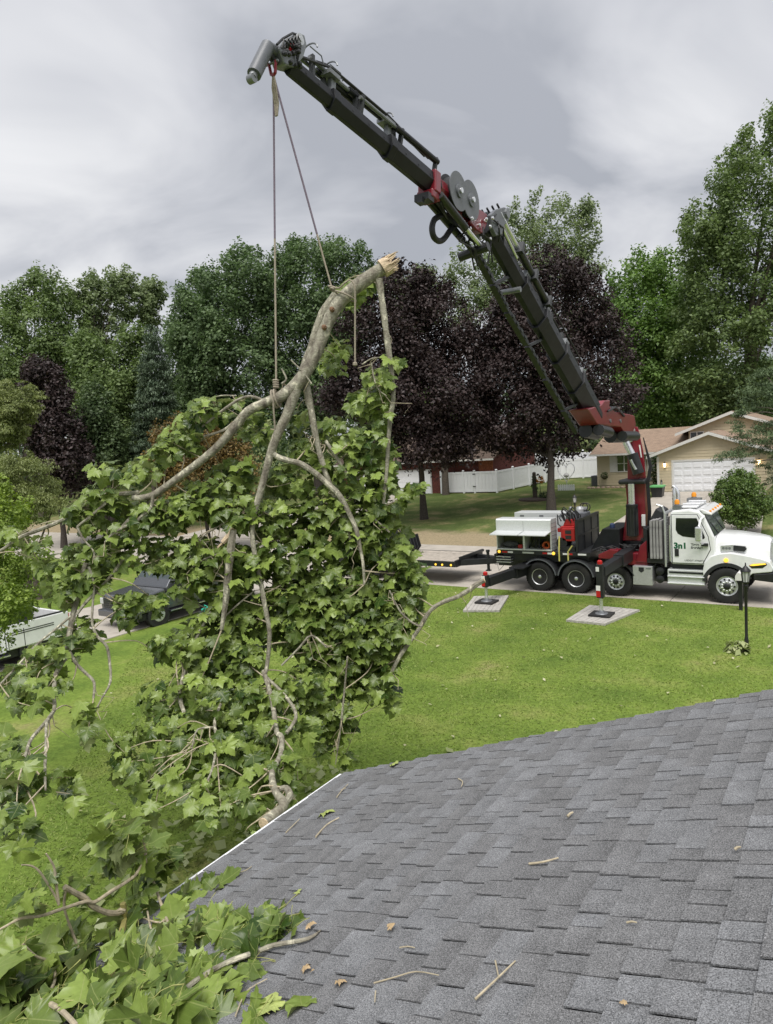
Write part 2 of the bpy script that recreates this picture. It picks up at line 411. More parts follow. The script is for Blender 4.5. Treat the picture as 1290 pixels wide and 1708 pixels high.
def bark_sycamore():
    m, t, b = new_mat("sycamore_bark"); N, L = t.nodes.new, t.links.new
    tc = N("ShaderNodeTexCoord")
    mp = N("ShaderNodeMapping"); mp.inputs['Scale'].default_value = (1, 1, 0.55); L(tc.outputs['Object'], mp.inputs[0])
    n = N("ShaderNodeTexNoise"); n.inputs['Scale'].default_value = 9.5; n.inputs['Detail'].default_value = 5; n.inputs['Distortion'].default_value = 1.2; L(mp.outputs[0], n.inputs['Vector'])
    r = N("ShaderNodeValToRGB"); r.color_ramp.interpolation = 'LINEAR'
    el = r.color_ramp.elements
    el[0].position = 0.30; el[0].color = (0.125, 0.108, 0.082, 1)
    el[1].position = 0.44; el[1].color = (0.215, 0.195, 0.148, 1)
    for p, c in ((0.53, (0.285, 0.27, 0.205, 1)), (0.60, (0.31, 0.295, 0.225, 1)), (0.625, (0.52, 0.49, 0.37, 1)), (0.75, (0.56, 0.53, 0.41, 1))):
        e = el.new(p); e.color = c
    L(n.outputs[0], r.inputs[0])
    n2 = N("ShaderNodeTexNoise"); n2.inputs['Scale'].default_value = 40; n2.inputs['Detail'].default_value = 5; L(tc.outputs['Object'], n2.inputs['Vector'])
    mr = N("ShaderNodeMapRange"); mr.inputs[3].default_value = 0.72; mr.inputs[4].default_value = 1.25; L(n2.outputs[0], mr.inputs[0])
    hs = N("ShaderNodeHueSaturation"); L(mr.outputs[0], hs.inputs['Value']); L(r.outputs[0], hs.inputs['Color'])
    L(hs.outputs[0], b.inputs['Base Color']); b.inputs['Roughness'].default_value = 0.8
    bp = N("ShaderNodeBump"); bp.inputs['Strength'].default_value = 0.7; bp.inputs['Distance'].default_value = 0.02; L(n2.outputs[0], bp.inputs['Height']); L(bp.outputs[0], b.inputs['Normal'])
    return m
M['syc'] = bark_sycamore()
M['leaf'] = leaf_mat("sycamore_leaf", (0.030, 0.064, 0.010), (0.26, 0.35, 0.075), (0.29, 0.33, 0.15), 0.36, 0.22, veins=True, tintamt=0.35)

def shingle_mat():
    m, t, b = new_mat("asphalt_shingle"); N, L = t.nodes.new, t.links.new
    tc = N("ShaderNodeTexCoord"); geo = N("ShaderNodeNewGeometry"); oi = N("ShaderNodeObjectInfo")
    a1 = N("ShaderNodeMath"); a1.operation = 'ADD'; L(geo.outputs['Random Per Island'], a1.inputs[0]); L(oi.outputs['Random'], a1.inputs[1])
    fr = N("ShaderNodeMath"); fr.operation = 'FRACT'; L(a1.outputs[0], fr.inputs[0])
    r = N("ShaderNodeValToRGB"); el = r.color_ramp.elements; r.color_ramp.interpolation = 'LINEAR'
    el[0].position = 0; el[0].color = (0.112, 0.113, 0.116, 1); el[1].position = 1; el[1].color = (0.155, 0.159, 0.166, 1)
    e = el.new(0.4); e.color = (0.127, 0.128, 0.131, 1); e = el.new(0.7); e.color = (0.142, 0.146, 0.153, 1)
    L(fr.outputs[0], r.inputs[0])
    ps = geo.outputs['Position']
    g = N("ShaderNodeTexNoise"); g.inputs['Scale'].default_value = 190; g.inputs['Detail'].default_value = 2.5; g.inputs['Roughness'].default_value = 0.8; L(ps, g.inputs['Vector'])
    gr = N("ShaderNodeMapRange"); gr.inputs[1].default_value = 0.25; gr.inputs[2].default_value = 0.75; gr.inputs[3].default_value = -0.15; gr.inputs[4].default_value = 2.15; L(g.outputs[0], gr.inputs[0])
    vo = N("ShaderNodeTexVoronoi"); vo.inputs['Scale'].default_value = 330; L(ps, vo.inputs['Vector'])
    vs = N("ShaderNodeSeparateXYZ"); L(vo.outputs['Color'], vs.inputs[0])
    vt = N("ShaderNodeMapRange"); vt.inputs[1].default_value = 0.72; vt.inputs[2].default_value = 1.0; vt.inputs[3].default_value = 0; vt.inputs[4].default_value = 0.30; L(vs.outputs[0], vt.inputs[0])
    p = N("ShaderNodeTexNoise"); p.inputs['Scale'].default_value = 9; p.inputs['Detail'].default_value = 4; L(ps, p.inputs['Vector'])
    pr = N("ShaderNodeMapRange"); pr.inputs[1].default_value = 0.3; pr.inputs[2].default_value = 0.7; pr.inputs[3].default_value = 0.84; pr.inputs[4].default_value = 1.16; L(p.outputs[0], pr.inputs[0])
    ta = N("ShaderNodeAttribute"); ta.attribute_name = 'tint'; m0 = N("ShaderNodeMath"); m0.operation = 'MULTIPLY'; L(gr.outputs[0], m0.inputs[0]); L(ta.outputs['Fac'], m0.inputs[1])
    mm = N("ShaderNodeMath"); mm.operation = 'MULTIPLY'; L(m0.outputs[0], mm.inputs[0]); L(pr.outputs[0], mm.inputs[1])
    hs = N("ShaderNodeHueSaturation"); L(r.outputs[0], hs.inputs['Color']); L(mm.outputs[0], hs.inputs['Value'])
    mx = N("ShaderNodeMixRGB"); mx.inputs[2].default_value = (0.55, 0.55, 0.56, 1); L(vt.outputs[0], mx.inputs[0]); L(hs.outputs[0], mx.inputs[1])
    L(mx.outputs[0], b.inputs['Base Color']); b.inputs['Roughness'].default_value = 0.9
    bp = N("ShaderNodeBump"); bp.inputs['Strength'].default_value = 0.5; bp.inputs['Distance'].default_value = 0.003; L(g.outputs[0], bp.inputs['Height']); L(bp.outputs[0], b.inputs['Normal'])
    return m
M['shingle'] = shingle_mat()
M['underlay'] = pm("shingle_underlay", (0.012, 0.012, 0.013), 0.95, var=0.2)

def brown_roof(name, c0, c1):
    m, t, b = new_mat(name); N, L = t.nodes.new, t.links.new
    tc = N("ShaderNodeTexCoord")
    br = N("ShaderNodeTexBrick"); br.inputs['Scale'].default_value = 1.0; br.inputs['Brick Width'].default_value = 0.3; br.inputs['Row Height'].default_value = 0.143
    br.inputs['Mortar Size'].default_value = 0.004; br.inputs['Color1'].default_value = (*c0, 1); br.inputs['Color2'].default_value = (*c1, 1); br.inputs['Mortar'].default_value = (c0[0] * .4, c0[1] * .4, c0[2] * .4, 1)
    L(tc.outputs['UV'], br.inputs['Vector'])
    n = N("ShaderNodeTexNoise"); n.inputs['Scale'].default_value = 3; n.inputs['Detail'].default_value = 8; n.inputs['Roughness'].default_value = 0.75; L(tc.outputs['Object'], n.inputs['Vector'])
    mr = N("ShaderNodeMapRange"); mr.inputs[3].default_value = 0.7; mr.inputs[4].default_value = 1.3; L(n.outputs[0], mr.inputs[0])
    hs = N("ShaderNodeHueSaturation"); L(br.outputs[0], hs.inputs['Color']); L(mr.outputs[0], hs.inputs['Value'])
    L(hs.outputs[0], b.inputs['Base Color']); b.inputs['Roughness'].default_value = 0.9
    return m
M['tanroof'] = brown_roof("tan_roof_shingle", (0.30, 0.215, 0.155), (0.235, 0.168, 0.122))
M['brownroof'] = brown_roof("brown_roof_shingle", (0.12, 0.085, 0.065), (0.09, 0.065, 0.05))

def lawn_mat(name, far=False):
    m, t, b = new_mat(name); N, L = t.nodes.new, t.links.new
    geo = N("ShaderNodeNewGeometry"); ps = geo.outputs['Position']
    big = N("ShaderNodeTexNoise"); big.inputs['Scale'].default_value = 0.55; big.inputs['Detail'].default_value = 5; big.inputs['Roughness'].default_value = 0.65; L(ps, big.inputs['Vector'])
    r = N("ShaderNodeValToRGB"); el = r.color_ramp.elements
    if far:
        el[0].position = 0.30; el[0].color = (0.070, 0.100, 0.030, 1); el[1].position = 0.66; el[1].color = (0.25, 0.22, 0.105, 1)
        e = el.new(0.50); e.color = (0.105, 0.140, 0.042, 1)
    else:
        el[0].position = 0.32; el[0].color = (0.100, 0.160, 0.030, 1); el[1].position = 0.74; el[1].color = (0.275, 0.255, 0.11, 1)
        e = el.new(0.52); e.color = (0.165, 0.235, 0.044, 1); e = el.new(0.62); e.color = (0.215, 0.260, 0.066, 1)
    L(big.outputs[0], r.inputs[0])
    fine = N("ShaderNodeTexNoise"); fine.inputs['Scale'].default_value = 9; fine.inputs['Detail'].default_value = 8; fine.inputs['Roughness'].default_value = 0.8; L(ps, fine.inputs['Vector'])
    mr = N("ShaderNodeMapRange"); mr.inputs[1].default_value = 0.25; mr.inputs[2].default_value = 0.75; mr.inputs[3].default_value = 0.42; mr.inputs[4].default_value = 1.45; L(fine.outputs[0], mr.inputs[0])
    hs = N("ShaderNodeHueSaturation"); L(r.outputs[0], hs.inputs['Color']); L(mr.outputs[0], hs.inputs['Value'])
    src = hs.outputs[0]
    if far:   # the strip along the far kerb is parched
        sp = N("ShaderNodeSeparateXYZ"); L(ps, sp.inputs[0])
        nz = N("ShaderNodeTexNoise"); nz.inputs['Scale'].default_value = 0.8; nz.inputs['Detail'].default_value = 6; L(ps, nz.inputs['Vector'])
        ad = N("ShaderNodeMath"); ad.operation = 'MULTIPLY_ADD'; ad.inputs[1].default_value = 3.0; L(nz.outputs[0], ad.inputs[0]); L(sp.outputs[1], ad.inputs[2])
        st = N("ShaderNodeMapRange"); st.inputs[1].default_value = 37.4; st.inputs[2].default_value = 38.6; st.inputs[3].default_value = 0.9; st.inputs[4].default_value = 0.0; L(ad.outputs[0], st.inputs[0])
        mxx = N("ShaderNodeMixRGB"); L(st.outputs[0], mxx.inputs[0]); L(src, mxx.inputs[1])
        hs3 = N("ShaderNodeHueSaturation"); hs3.inputs['Color'].default_value = (0.33, 0.265, 0.17, 1); L(mr.outputs[0], hs3.inputs['Value']); L(hs3.outputs[0], mxx.inputs[2])
        src = mxx.outputs[0]
    L(src, b.inputs['Base Color']); b.inputs['Roughness'].default_value = 0.95; b.inputs['Specular IOR Level'].default_value = 0.1
    bp = N("ShaderNodeBump"); bp.inputs['Strength'].default_value = 0.6; bp.inputs['Distance'].default_value = 0.05; L(fine.outputs[0], bp.inputs['Height']); L(bp.outputs[0], b.inputs['Normal'])
    return m
M['lawn'] = lawn_mat("front_lawn_turf")
M['farlawn'] = lawn_mat("far_lawn_turf", True)
M['grass'] = leaf_mat("grass_blade", (0.105, 0.165, 0.024), (0.285, 0.350, 0.085), None, 0.6, 0.2, tintamt=0.5)
M['diamond'] = pm("diamond_plate", (0.66, 0.68, 0.67), 0.4, 0.4, var=0.14, scale=70, bump=0.35, bscale=110)

# ================================================================== the setting
def sheet(name, prof, x0, x1, mat, label=None, nx=1):
    """a ground sheet: prof is a list of (y, z)"""
    b = MB()
    xs = [x0 + (x1 - x0) * i / nx for i in range(nx + 1)]
    b.loft([[(x, y, z) for x in xs] for y, z in prof], cap=False, closed=False)
    b.f = [f[::-1] for f in b.f]
    o = b.build(name, mat)
    return tag(o, label, kind='structure')
sheet("front_lawn", [(-60, 0), (23.86, 0), (23.88, -0.05)], -400, 400, M['lawn'])
sheet("far_lawn", [(33.26, -0.05), (33.28, 0.0), (36, gz(0, 36)), (40, gz(0, 40)), (45, gz(0, 45)), (50, gz(0, 50)), (60, gz(0, 60)), (90, gz(0, 90)), (500, 14)], -600, 600, M['farlawn'])
def slab(x0, x1, y0, y1, zf, th=0.14, ny=1):
    b = MB(); ys = [y0 + (y1 - y0) * i / ny for i in range(ny + 1)]
    rings = []
    for y in ys:
        z = zf(y)
        rings.append([(x0, y, z - th), (x1, y, z - th), (x1, y, z), (x0, y, z)])
    b.loft(rings); return b
street = sheet("street", [(23.87, -0.06), (33.27, -0.06)], -400, 400, M['soil'])
for i in range(-14, 14):
    for k in range(2):
        x0 = i * 5.2 + (1.1 if k else 0); y0 = 23.9 + k * 4.66
        slab(x0 + 0.012, x0 + 5.188, y0, y0 + 4.645, lambda y: R.uniform(-0.002, 0.002)).build("concrete_slab", M['concrete'], street)
slab(-72.9, -400, 23.9, 33.2, lambda y: -0.003).build("concrete_slab", M['concrete'], street)
slab(72.9, 400, 23.9, 33.2, lambda y: -0.003).build("concrete_slab", M['concrete'], street)
own = slab(-25.6, -20.35, -8, 23.9, lambda y: -0.02, 0.2).build("driveway", M['soil']); tag(own, kind='structure')
for i in range(7):
    for k in range(2):
        slab(-25.6 + k * 2.62 + .01, -22.98 + k * 2.62 - .01, -8 + i * 4.55 + .01, -8 + (i + 1) * 4.55 - .01, lambda y: 0.03, 0.06).build("concrete_slab", M['concrete'], own)
def far_drive(x0a, x1a, x0b, x1b, y1, n):
    b = MB(); b.loft([[(x0a, 33.2, -0.2), (x1a, 33.2, -0.2), (x1a, 33.2, -0.01), (x0a, 33.2, -0.01)], [(x0b, y1, gz(0, y1) - .2), (x1b, y1, gz(0, y1) - .2), (x1b, y1, gz(0, y1)), (x0b, y1, gz(0, y1))]])
    o = b.build("driveway", M['soil']); tag(o, kind='structure')
    for i in range(n):
        for k in range(2):
            t0, t1 = i / n, (i + 1) / n
            ya, yb = 33.2 + (y1 - 33.2) * t0 + .01, 33.2 + (y1 - 33.2) * t1 - .01
            e = lambda t, k0: (x0a + (x0b - x0a) * t) * (1 - k0) + (x1a + (x1b - x1a) * t) * k0
            z0, z1 = gz(0, ya) + .03, gz(0, yb) + .03
            g = 0.008
            p = MB(); p.loft([[(e(t0, k * .5) + g, ya, z0 - .12), (e(t0, k * .5 + .5) - g, ya, z0 - .12), (e(t0, k * .5 + .5) - g, ya, z0), (e(t0, k * .5) + g, ya, z0)],
                              [(e(t1, k * .5) + g, yb, z1 - .12), (e(t1, k * .5 + .5) - g, yb, z1 - .12), (e(t1, k * .5 + .5) - g, yb, z1), (e(t1, k * .5) + g, yb, z1)]])
            p.build("concrete_slab", M['concrete'], o)
far_drive(-11.6, -3.6, -11.3, -4.9, 49.9, 5)
far_drive(-41, -32.0, -39.4, -30.9, 50.8, 5)

# ================================================================== houses over the road
def uvplan(me):
    u = me.uv_layers.new(name="UVMap")
    for p in me.polygons:
        n = p.normal
        h = Vector((-n.y, n.x, 0)); h = h.normalized() if h.length > 1e-3 else Vector((1, 0, 0))
        v = n.cross(h)
        for li in p.loop_indices:
            c = me.vertices[me.loops[li].vertex_index].co
            u.data[li].uv = (c.dot(h), c.dot(v))
def roofslab(name, quad, mat, parent, th=0.10, fascia=None):
    q = [Vector(p) for p in quad]; n = (q[1] - q[0]).cross(q[2] - q[0]).normalized()
    if n.z < 0: n = -n
    b = MB(); b.loft([[p - n * th for p in q], [p for p in q]])
    o = b.build(name, mat, parent); uvplan(o.data); return o
def strips(b, zr, xr, y, out=-1, h=0.20, axis='y'):
    """lapped boards between heights zr; xr(z) gives the ends"""
    z = zr[0]
    while z < zr[1] - 0.02:
        z1 = min(z + h, zr[1]); a0, a1 = xr(z); c0, c1 = xr(z1)
        if a1 - a0 > 0.1:
            d = 0.032 * out
            if axis == 'y':
                b.add([(a0, y + d, z), (a1, y + d, z), (c1, y + d * .15, z1), (c0, y + d * .15, z1), (a0, y, z), (a1, y, z)], [(0, 1, 2, 3), (4, 5, 1, 0)] if out < 0 else [(3, 2, 1, 0), (0, 1, 5, 4)])
            else:
                b.add([(y + d, a0, z), (y + d, a1, z), (y + d * .15, c1, z1), (y + d * .15, c0, z1), (y, a0, z), (y, a1, z)], [(3, 2, 1, 0), (0, 1, 5, 4)] if out < 0 else [(0, 1, 2, 3), (4, 5, 1, 0)])
        z = z1
def window(parent, x0, x1, z0, z1, y, panes=2, rows=2, fr=0.06, shade=None):
    b = MB(); b.box(x0 - fr, x1 + fr, y - .05, y, z1, z1 + fr).box(x0 - fr, x1 + fr, y - .07, y, z0 - fr, z0).box(x0 - fr, x0, y - .05, y, z0, z1).box(x1, x1 + fr, y - .05, y, z0, z1)
    for i in range(1, panes):
        xm = x0 + (x1 - x0) * i / panes; b.box(xm - .035, xm + .035, y - .045, y, z0, z1)
    if rows == 2: b.box(x0, x1, y - .04, y, (z0 + z1) / 2 - .025, (z0 + z1) / 2 + .025)
    w = b.build("window", M['trim'], parent)
    for i in range(panes):
        for k in range(rows):
            xa = x0 + (x1 - x0) * i / panes + (.035 if i else 0); xb = x0 + (x1 - x0) * (i + 1) / panes - (.035 if i < panes - 1 else 0)
            za = z0 + (z1 - z0) * k / rows + (.025 if k else 0); zb = z0 + (z1 - z0) * (k + 1) / rows - (.025 if k < rows - 1 else 0)
            MB().box(xa, xb, y - .02, y - .012, za, zb).build("pane", M['glass'], w)
    return w

GY = 50.0; LY = 54.0; UY = 54.6
hs = thing("suburban_house", "beige sided house with tan roof, two gables and a white double garage door", "house", (-10, 52, 1.2))
gx0, gx1, gpk = -11.45, -4.87, -8.16
gslope = 1.42 / 3.9
gzw = lambda x: 5.02 - abs(x - gpk) * gslope
b = MB()
b.prism([(gx0, 0.9), (gx1, 0.9), (gx1, gzw(gx1)), (gpk, gzw(gpk)), (gx0, gzw(gx0))], 'y', GY, 58).build("wall", M['siding'], hs)
b = MB(); d0, d1, dz0, dz1 = -10.44, -5.64, 1.23, 3.24
strips(b, (1.25, dz1 + .1), lambda z: (gx0, d0 - .12), GY - .004); strips(b, (1.25, dz1 + .1), lambda z: (d1 + .12, gx1), GY - .004)
strips(b, (dz1 + .1, 4.98), lambda z: (max(gx0, gpk - (5.02 - z) / gslope), min(gx1, gpk + (5.02 - z) / gslope)), GY - .004)
strips(b, (1.25, 3.4), lambda z: (GY, 58), gx0 - .004, -1, axis='x')
tag(b.build("siding", M['siding'], hs), kind='stuff')
b = MB(); b.box(d0 - .12, d0, GY - .06, GY - .005, 1.22, dz1).box(d1, d1 + .12, GY - .06, GY - .005, 1.22, dz1).box(d0 - .12, d1 + .12, GY - .06, GY - .005, dz1, dz1 + .12)
b.box(gx0 - .05, gx0 + .1, GY - .045, GY - .02, 1.2, 3.62); b.build("corner_trim", M['trim'], hs)
gd = MB().box(d0, d1, GY - .012, GY - .004, dz0 - .03, dz1).build("garage_door", M['vinyl'], hs)
for i in range(4):
    for k in range(8):
        xa = d0 + (d1 - d0) * k / 8 + .02; xb = d0 + (d1 - d0) * (k + 1) / 8 - .02; za = dz0 + .5 * i + .02; zb = za + .46
        p = MB(); p.box(xa - .012, xb + .012, GY - .024, GY - .0125, za - .012, zb + .012); p.prism([(xa + .06, za + .09), (xb - .06, za + .09), (xb - .06, zb - .09), (xa + .06, zb - .09)], 'y', GY - .052, GY - .0242)
        p.build("door_panel", M['vinyl'], gd)
OV = .55
def gable_roof(pk, zpk, xl, xr, sl, y0, y1, parent, mat):
    pr = []
    for sx, xe in ((-1, xl), (1, xr)):
        ze = zpk - abs(xe - pk) * sl
        roofslab("roof", [(pk, y0, zpk), (xe, y0, ze), (xe, y1, ze), (pk, y1, zpk)], mat, parent)
        f = MB(); f.add([], []); a, c = Vector((pk, y0 - .012, zpk - .02)), Vector((xe, y0 - .012, ze - .02))
        f.loft([[a + V(0, -.03, 0), a + V(0, 0, 0), a + V(0, 0, -.2), a + V(0, -.03, -.2)], [c + V(0, -.03, 0), c + V(0, 0, 0), c + V(0, 0, -.2), c + V(0, -.03, -.2)]])
        f.build("rake_board", M['trim'], parent)
gable_roof(gpk, 5.16, -12.08, -4.25, gslope, GY - .45, 55.5, hs, M['tanroof'])
# upper storey with the second gable
up, uz = -7.45, 6.42
ul = 0.36
uzw = lambda x: uz - .12 - abs(x - up) * ul
MB().prism([(-10.3, 3.0), (-4.4, 3.0), (-4.4, uzw(-4.4)), (up, uzw(up)), (-10.3, uzw(-10.3))], 'y', UY, 62).build("wall", M['siding'], hs)
b = MB(); strips(b, (4.2, 6.28), lambda z: (max(-10.3, up - (uz - .12 - z) / ul), min(-4.4, up + (uz - .12 - z) / ul)), UY - .004); tag(b.build("siding", M['siding'], hs), kind='stuff')
gable_roof(up, uz, -11.15, -3.75, ul, UY - .45, 62.5, hs, M['tanroof'])
a = atY(1153, 721.5, UY); c = atY(1165, 729, UY)
window(hs, a.x, c.x + .35, c.z - .18, a.z, UY - .02, 2, 1)
# left wing
x0, x1 = -16.85, -11.4
MB().box(x0, x1, LY, 60, 0.9, 3.82).build("wall", M['siding'], hs)
b = MB(); strips(b, (1.45, 3.8), lambda z: (x0, x1), LY - .004); tag(b.build("siding", M['siding'], hs), kind='stuff')
er = atY(1065, 716.5, 58.5)
roofslab("roof", [(x0 - .4, LY - .55, 3.84), (-9.0, LY - .55, 3.84), (-9.0, 58.5, er.z), (x0 - .4, 58.5, er.z)], M['tanroof'], hs)
roofslab("roof", [(x0 - .4, 58.5, er.z), (-9.0, 58.5, er.z), (-9.0, 63.5, 3.84), (x0 - .4, 63.5, 3.84)], M['tanroof'], hs)
MB().prism([(LY, 3.80), (60, 3.80), (58.5, er.z - .15)], 'x', x0 + .01, x0 + .15).build("gable_wall", M['siding'], hs)
MB().box(x0 - .42, -11.7, LY - .67, LY - .56, 3.70, 3.83).build("gutter", M['trim'], hs)
MB().tube([(-12.0, LY - .55, 3.7), (-11.95, LY - .3, 3.5), (-11.6, LY - .12, 3.35), (-11.58, LY - .1, 1.4)], .045, 6).build("downpipe", M['trim'], hs)
window(hs, -15.28, -13.25, 2.47, 3.64, LY - .02, 4, 2)
for xa in (-15.86, -13.1):
    s = MB().box(xa, xa + .5, LY - .06, LY - .02, 2.42, 3.72).build("shutter", M['trim'], hs)
    MB().box(xa + .06, xa + .44, LY - .08, LY - .061, 3.12, 3.62).box(xa + .06, xa + .44, LY - .08, LY - .061, 2.52, 3.02).build("shutter_panel", M['trim'], s)
for px, X in ((1110, -10.97), (1269, -5.3)):
    wl = MB().box(X - .05, X + .05, GY - .09, GY - .02, 2.86, 3.16).lathe((X, GY - .15, 3.18), (0, 0, 1), [(.1, 0), (.02, .1)], 8).build("wall_lantern", M['iron'], hs)
    MB().lathe((X, GY - .15, 2.9), (0, 0, 1), [(.05, 0), (.09, .26)], 8).build("lantern_glass", M['lit'], wl)
ac = MB().box(-17.5, -16.95, 54.5, 55.3, 1.3, 2.15); o = ac.build("air_conditioner", M['steel'], None, org=(-17.2, 55, 1.3), bevel=.03); tag(o, "grey air conditioning unit by the left corner of the beige house", "air conditioner")
g = MB()
for i in range(9): g.box(-17.53, -16.92, 54.47, 55.33, 1.38 + i * .085, 1.40 + i * .085)
g.build("grille", M['black'], o)

# brick house at the left
bh = thing("brick_house", "dark red brick house with white garage doors behind the purple maples", "house", (-30, 54, 1.2))
MB().box(-39.5, -24.35, 51.3, 60, 0.8, 4.05).build("wall", M['brick'], bh)
roofslab("roof", [(-40, 50.7, 4.0), (-24.0, 50.7, 4.0), (-24.0, 56, 6.3), (-40, 56, 6.3)], M['brownroof'], bh)
roofslab("roof", [(-40, 56, 6.3), (-24.0, 56, 6.3), (-24.0, 61, 4.0), (-40, 61, 4.0)], M['brownroof'], bh)
MB().prism([(51.4, 4.0), (59.9, 4.0), (56, 6.15)], 'x', -24.5, -24.36).build("gable_wall", M['brick'], bh)
MB().box(-40, -24.0, 50.62, 50.69, 3.86, 4.0).build("gutter", M['trim'], bh)
MB().box(-25.6, -24.34, 51.27, 51.295, 1.4, 4.0).build("chimney_brick", M['brick2'], bh)
for xa, xb in ((-37.6, -34.6), (-34.2, -31.2)):
    MB().box(xa - .12, xb + .12, 51.22, 51.29, 1.2, 3.3).build("door_frame", M['trim'], bh)
    gd = MB().box(xa, xb, 51.18, 51.215, 1.18, 3.2).build("garage_door", M['vinyl'], bh)
    for i in range(4):
        for k in range(4):
            wv = (xb - xa) / 4
            MB().box(xa + k * wv + .06, xa + (k + 1) * wv - .06, 51.155, 51.178, 1.26 + i * .49, 1.62 + i * .49).build("door_panel", M['vinyl'], gd)
dr = MB().box(-30.95, -30.05, 51.2, 51.28, 1.2, 3.3).build("door", M['trim'], bh); MB().box(-30.86, -30.14, 51.16, 51.19, 1.25, 3.2).build("door_leaf", M['vinyl'], dr)
MB().box(-38.3, -37.9, 51.1, 51.28, 1.1, 2.1).build("brick_pier", M['brick2'], bh)

# white vinyl fence
fn = thing("vinyl_fence", "tall white vinyl privacy fence with a gate beside the brick house", "fence", (-26, 51, 1.25))
def post(parent, x, y, z0, h):
    b = MB(); b.box(x - .065, x + .065, y - .065, y + .065, z0, z0 + h); b.loft([[(x - .09, y - .09, z0 + h), (x + .09, y - .09, z0 + h), (x + .09, y + .09, z0 + h), (x - .09, y + .09, z0 + h)], [(x - .02, y - .02, z0 + h + .08), (x + .02, y - .02, z0 + h + .08), (x + .02, y + .02, z0 + h + .08), (x - .02, y + .02, z0 + h + .08)]])
    return b.build("post", M['vinyl'], parent)
def fpanel(parent, a, c, za, zc, h, name="fence_panel"):
    a, c = Vector(a), Vector(c); d = (c - a); ln = d.length; d.normalize(); nn = Vector((-d.y, d.x)); a2, c2 = a + d * .07, c - d * .07
    b = MB()
    def q(t0, t1, z0, z1, th):
        p, r_ = a2 + d * t0, a2 + d * t1; k0, k1 = za + (zc - za) * (t0 / ln), za + (zc - za) * (t1 / ln)
        b.loft([[(p.x - nn.x * th, p.y - nn.y * th, k0 + z0), (p.x + nn.x * th, p.y + nn.y * th, k0 + z0), (p.x + nn.x * th, p.y + nn.y * th, k0 + z1), (p.x - nn.x * th, p.y - nn.y * th, k0 + z1)],
                [(r_.x - nn.x * th, r_.y - nn.y * th, k1 + z0), (r_.x + nn.x * th, r_.y + nn.y * th, k1 + z0), (r_.x + nn.x * th, r_.y + nn.y * th, k1 + z1), (r_.x - nn.x * th, r_.y - nn.y * th, k1 + z1)]])
    W = ln - .14; q(0, W, .06, .22, .03); q(0, W, h - .16, h, .03)
    n = max(3, int(W / .28))
    for i in range(n): q(W * i / n + .006, W * (i + 1) / n - .006, .22, h - .16, .014)
    return b.build(name, M['vinyl'], parent)
pts = [(-29.0, 51.0), (-26.9, 51.0), (-25.9, 51.0), (-23.95, 51.0), (-23.55, 53.3), (-23.1, 55.6), (-22.6, 57.9), (-22.1, 60.2), (-20.2, 60.8), (-18.2, 60.9), (-16.9, 60.95)]
fz = [gz(0, p[1]) + .03 for p in pts]
for i, p in enumerate(pts):
    post(fn, p[0], p[1], fz[i] - .1, 1.9)
    if i + 1 < len(pts): fpanel(fn, p, pts[i + 1], fz[i], fz[i + 1], 1.72, "gate_leaf" if i == 2 else "fence_panel")
for z in (1.75, 2.75): MB().box(-26.02, -25.78, 50.90, 50.932, z, z + .07).build("hinge", M['iron'], fn)
fb = thing("vinyl_fence", "second white vinyl fence run further back and higher, beside the orange brick", "fence", (-22, 61, 1.6))
for i in range(4):
    x = -24.8 + i * 2.2
    post(fb, x, 61.5, 1.5, 2.45)
    if i < 3: fpanel(fb, (x, 61.5), (x + 2.2, 61.5), 1.55, 1.55, 2.25)

# ================================================================== street furniture and garden things
def lantern_post(name, label, p, h, sc=1.0, group=None):
    t = thing(name, label, "lamp post", p, group); x, y, z = p
    MB().lathe((x, y, z - .05), (0, 0, 1), [(.055 * sc, 0), (.05 * sc, .35), (.036 * sc, .42), (.036 * sc, h - .48), (.05 * sc, h - .46), (.05 * sc, h - .42), (.03 * sc, h - .40), (.075 * sc, h - .36), (.08 * sc, h - .33)], 14).build("post", M['iron'], t, smooth=True)
    hd = MB().lathe((x, y, z + h - .38), (0, 0, 1), [(.075 * sc, 0), (.10 * sc, .26)], 8).build("lantern_glass", M['lampglass'], t)
    c = MB()
    for k in range(8):
        a = PI * k / 4; c.bar((x + .078 * sc * math.cos(a), y + .078 * sc * math.sin(a), z + h - .38), (x + .104 * sc * math.cos(a), y + .104 * sc * math.sin(a), z + h - .11), .014, .014)
    c.build("lantern_cage", M['iron'], hd)
    MB().lathe((x, y, z + h - .12), (0, 0, 1), [(.125 * sc, 0), (.12 * sc, .03), (.04 * sc, .12), (.02 * sc, .14), (.012 * sc, .22)], 12).build("lantern_cap", M['iron'], t, smooth=True)
    return t
lantern_post("lamp_post", "black lantern post on the lawn in front of the mailbox", (-2.365, 19.17, 0), 2.16)
p = onG(961, 889); lantern_post("lamp_post", "black lantern post behind the truck bed on the far lawn", p, 2.05)
p = onG(1108, 821); lantern_post("garden_light", "small thin black lantern beside the beige garage door", (p.x, 49.3, gz(0, 49.3)), 0.95, .55)
mb = thing("mailbox", "white mailbox on a black post behind the lawn lantern", "mailbox", (-3.02, 23.35, 0))
MB().box(-3.07, -2.97, 23.3, 23.4, -.05, .98).build("post", M['black'], mb)
b = MB(); b.loft([[(-3.02 + .11 * math.cos(t), y, 1.08 + .13 * math.sin(t)) for t in [PI * i / 8 for i in range(9)]] + [(-3.13, y, .98), (-2.91, y, .98)] for y in (23.05, 23.6)])
b.build("box", M['trim'], mb, smooth=True); MB().box(-2.90, -2.885, 23.2, 23.23, 1.0, 1.22).build("flag", M['redlens'], mb)

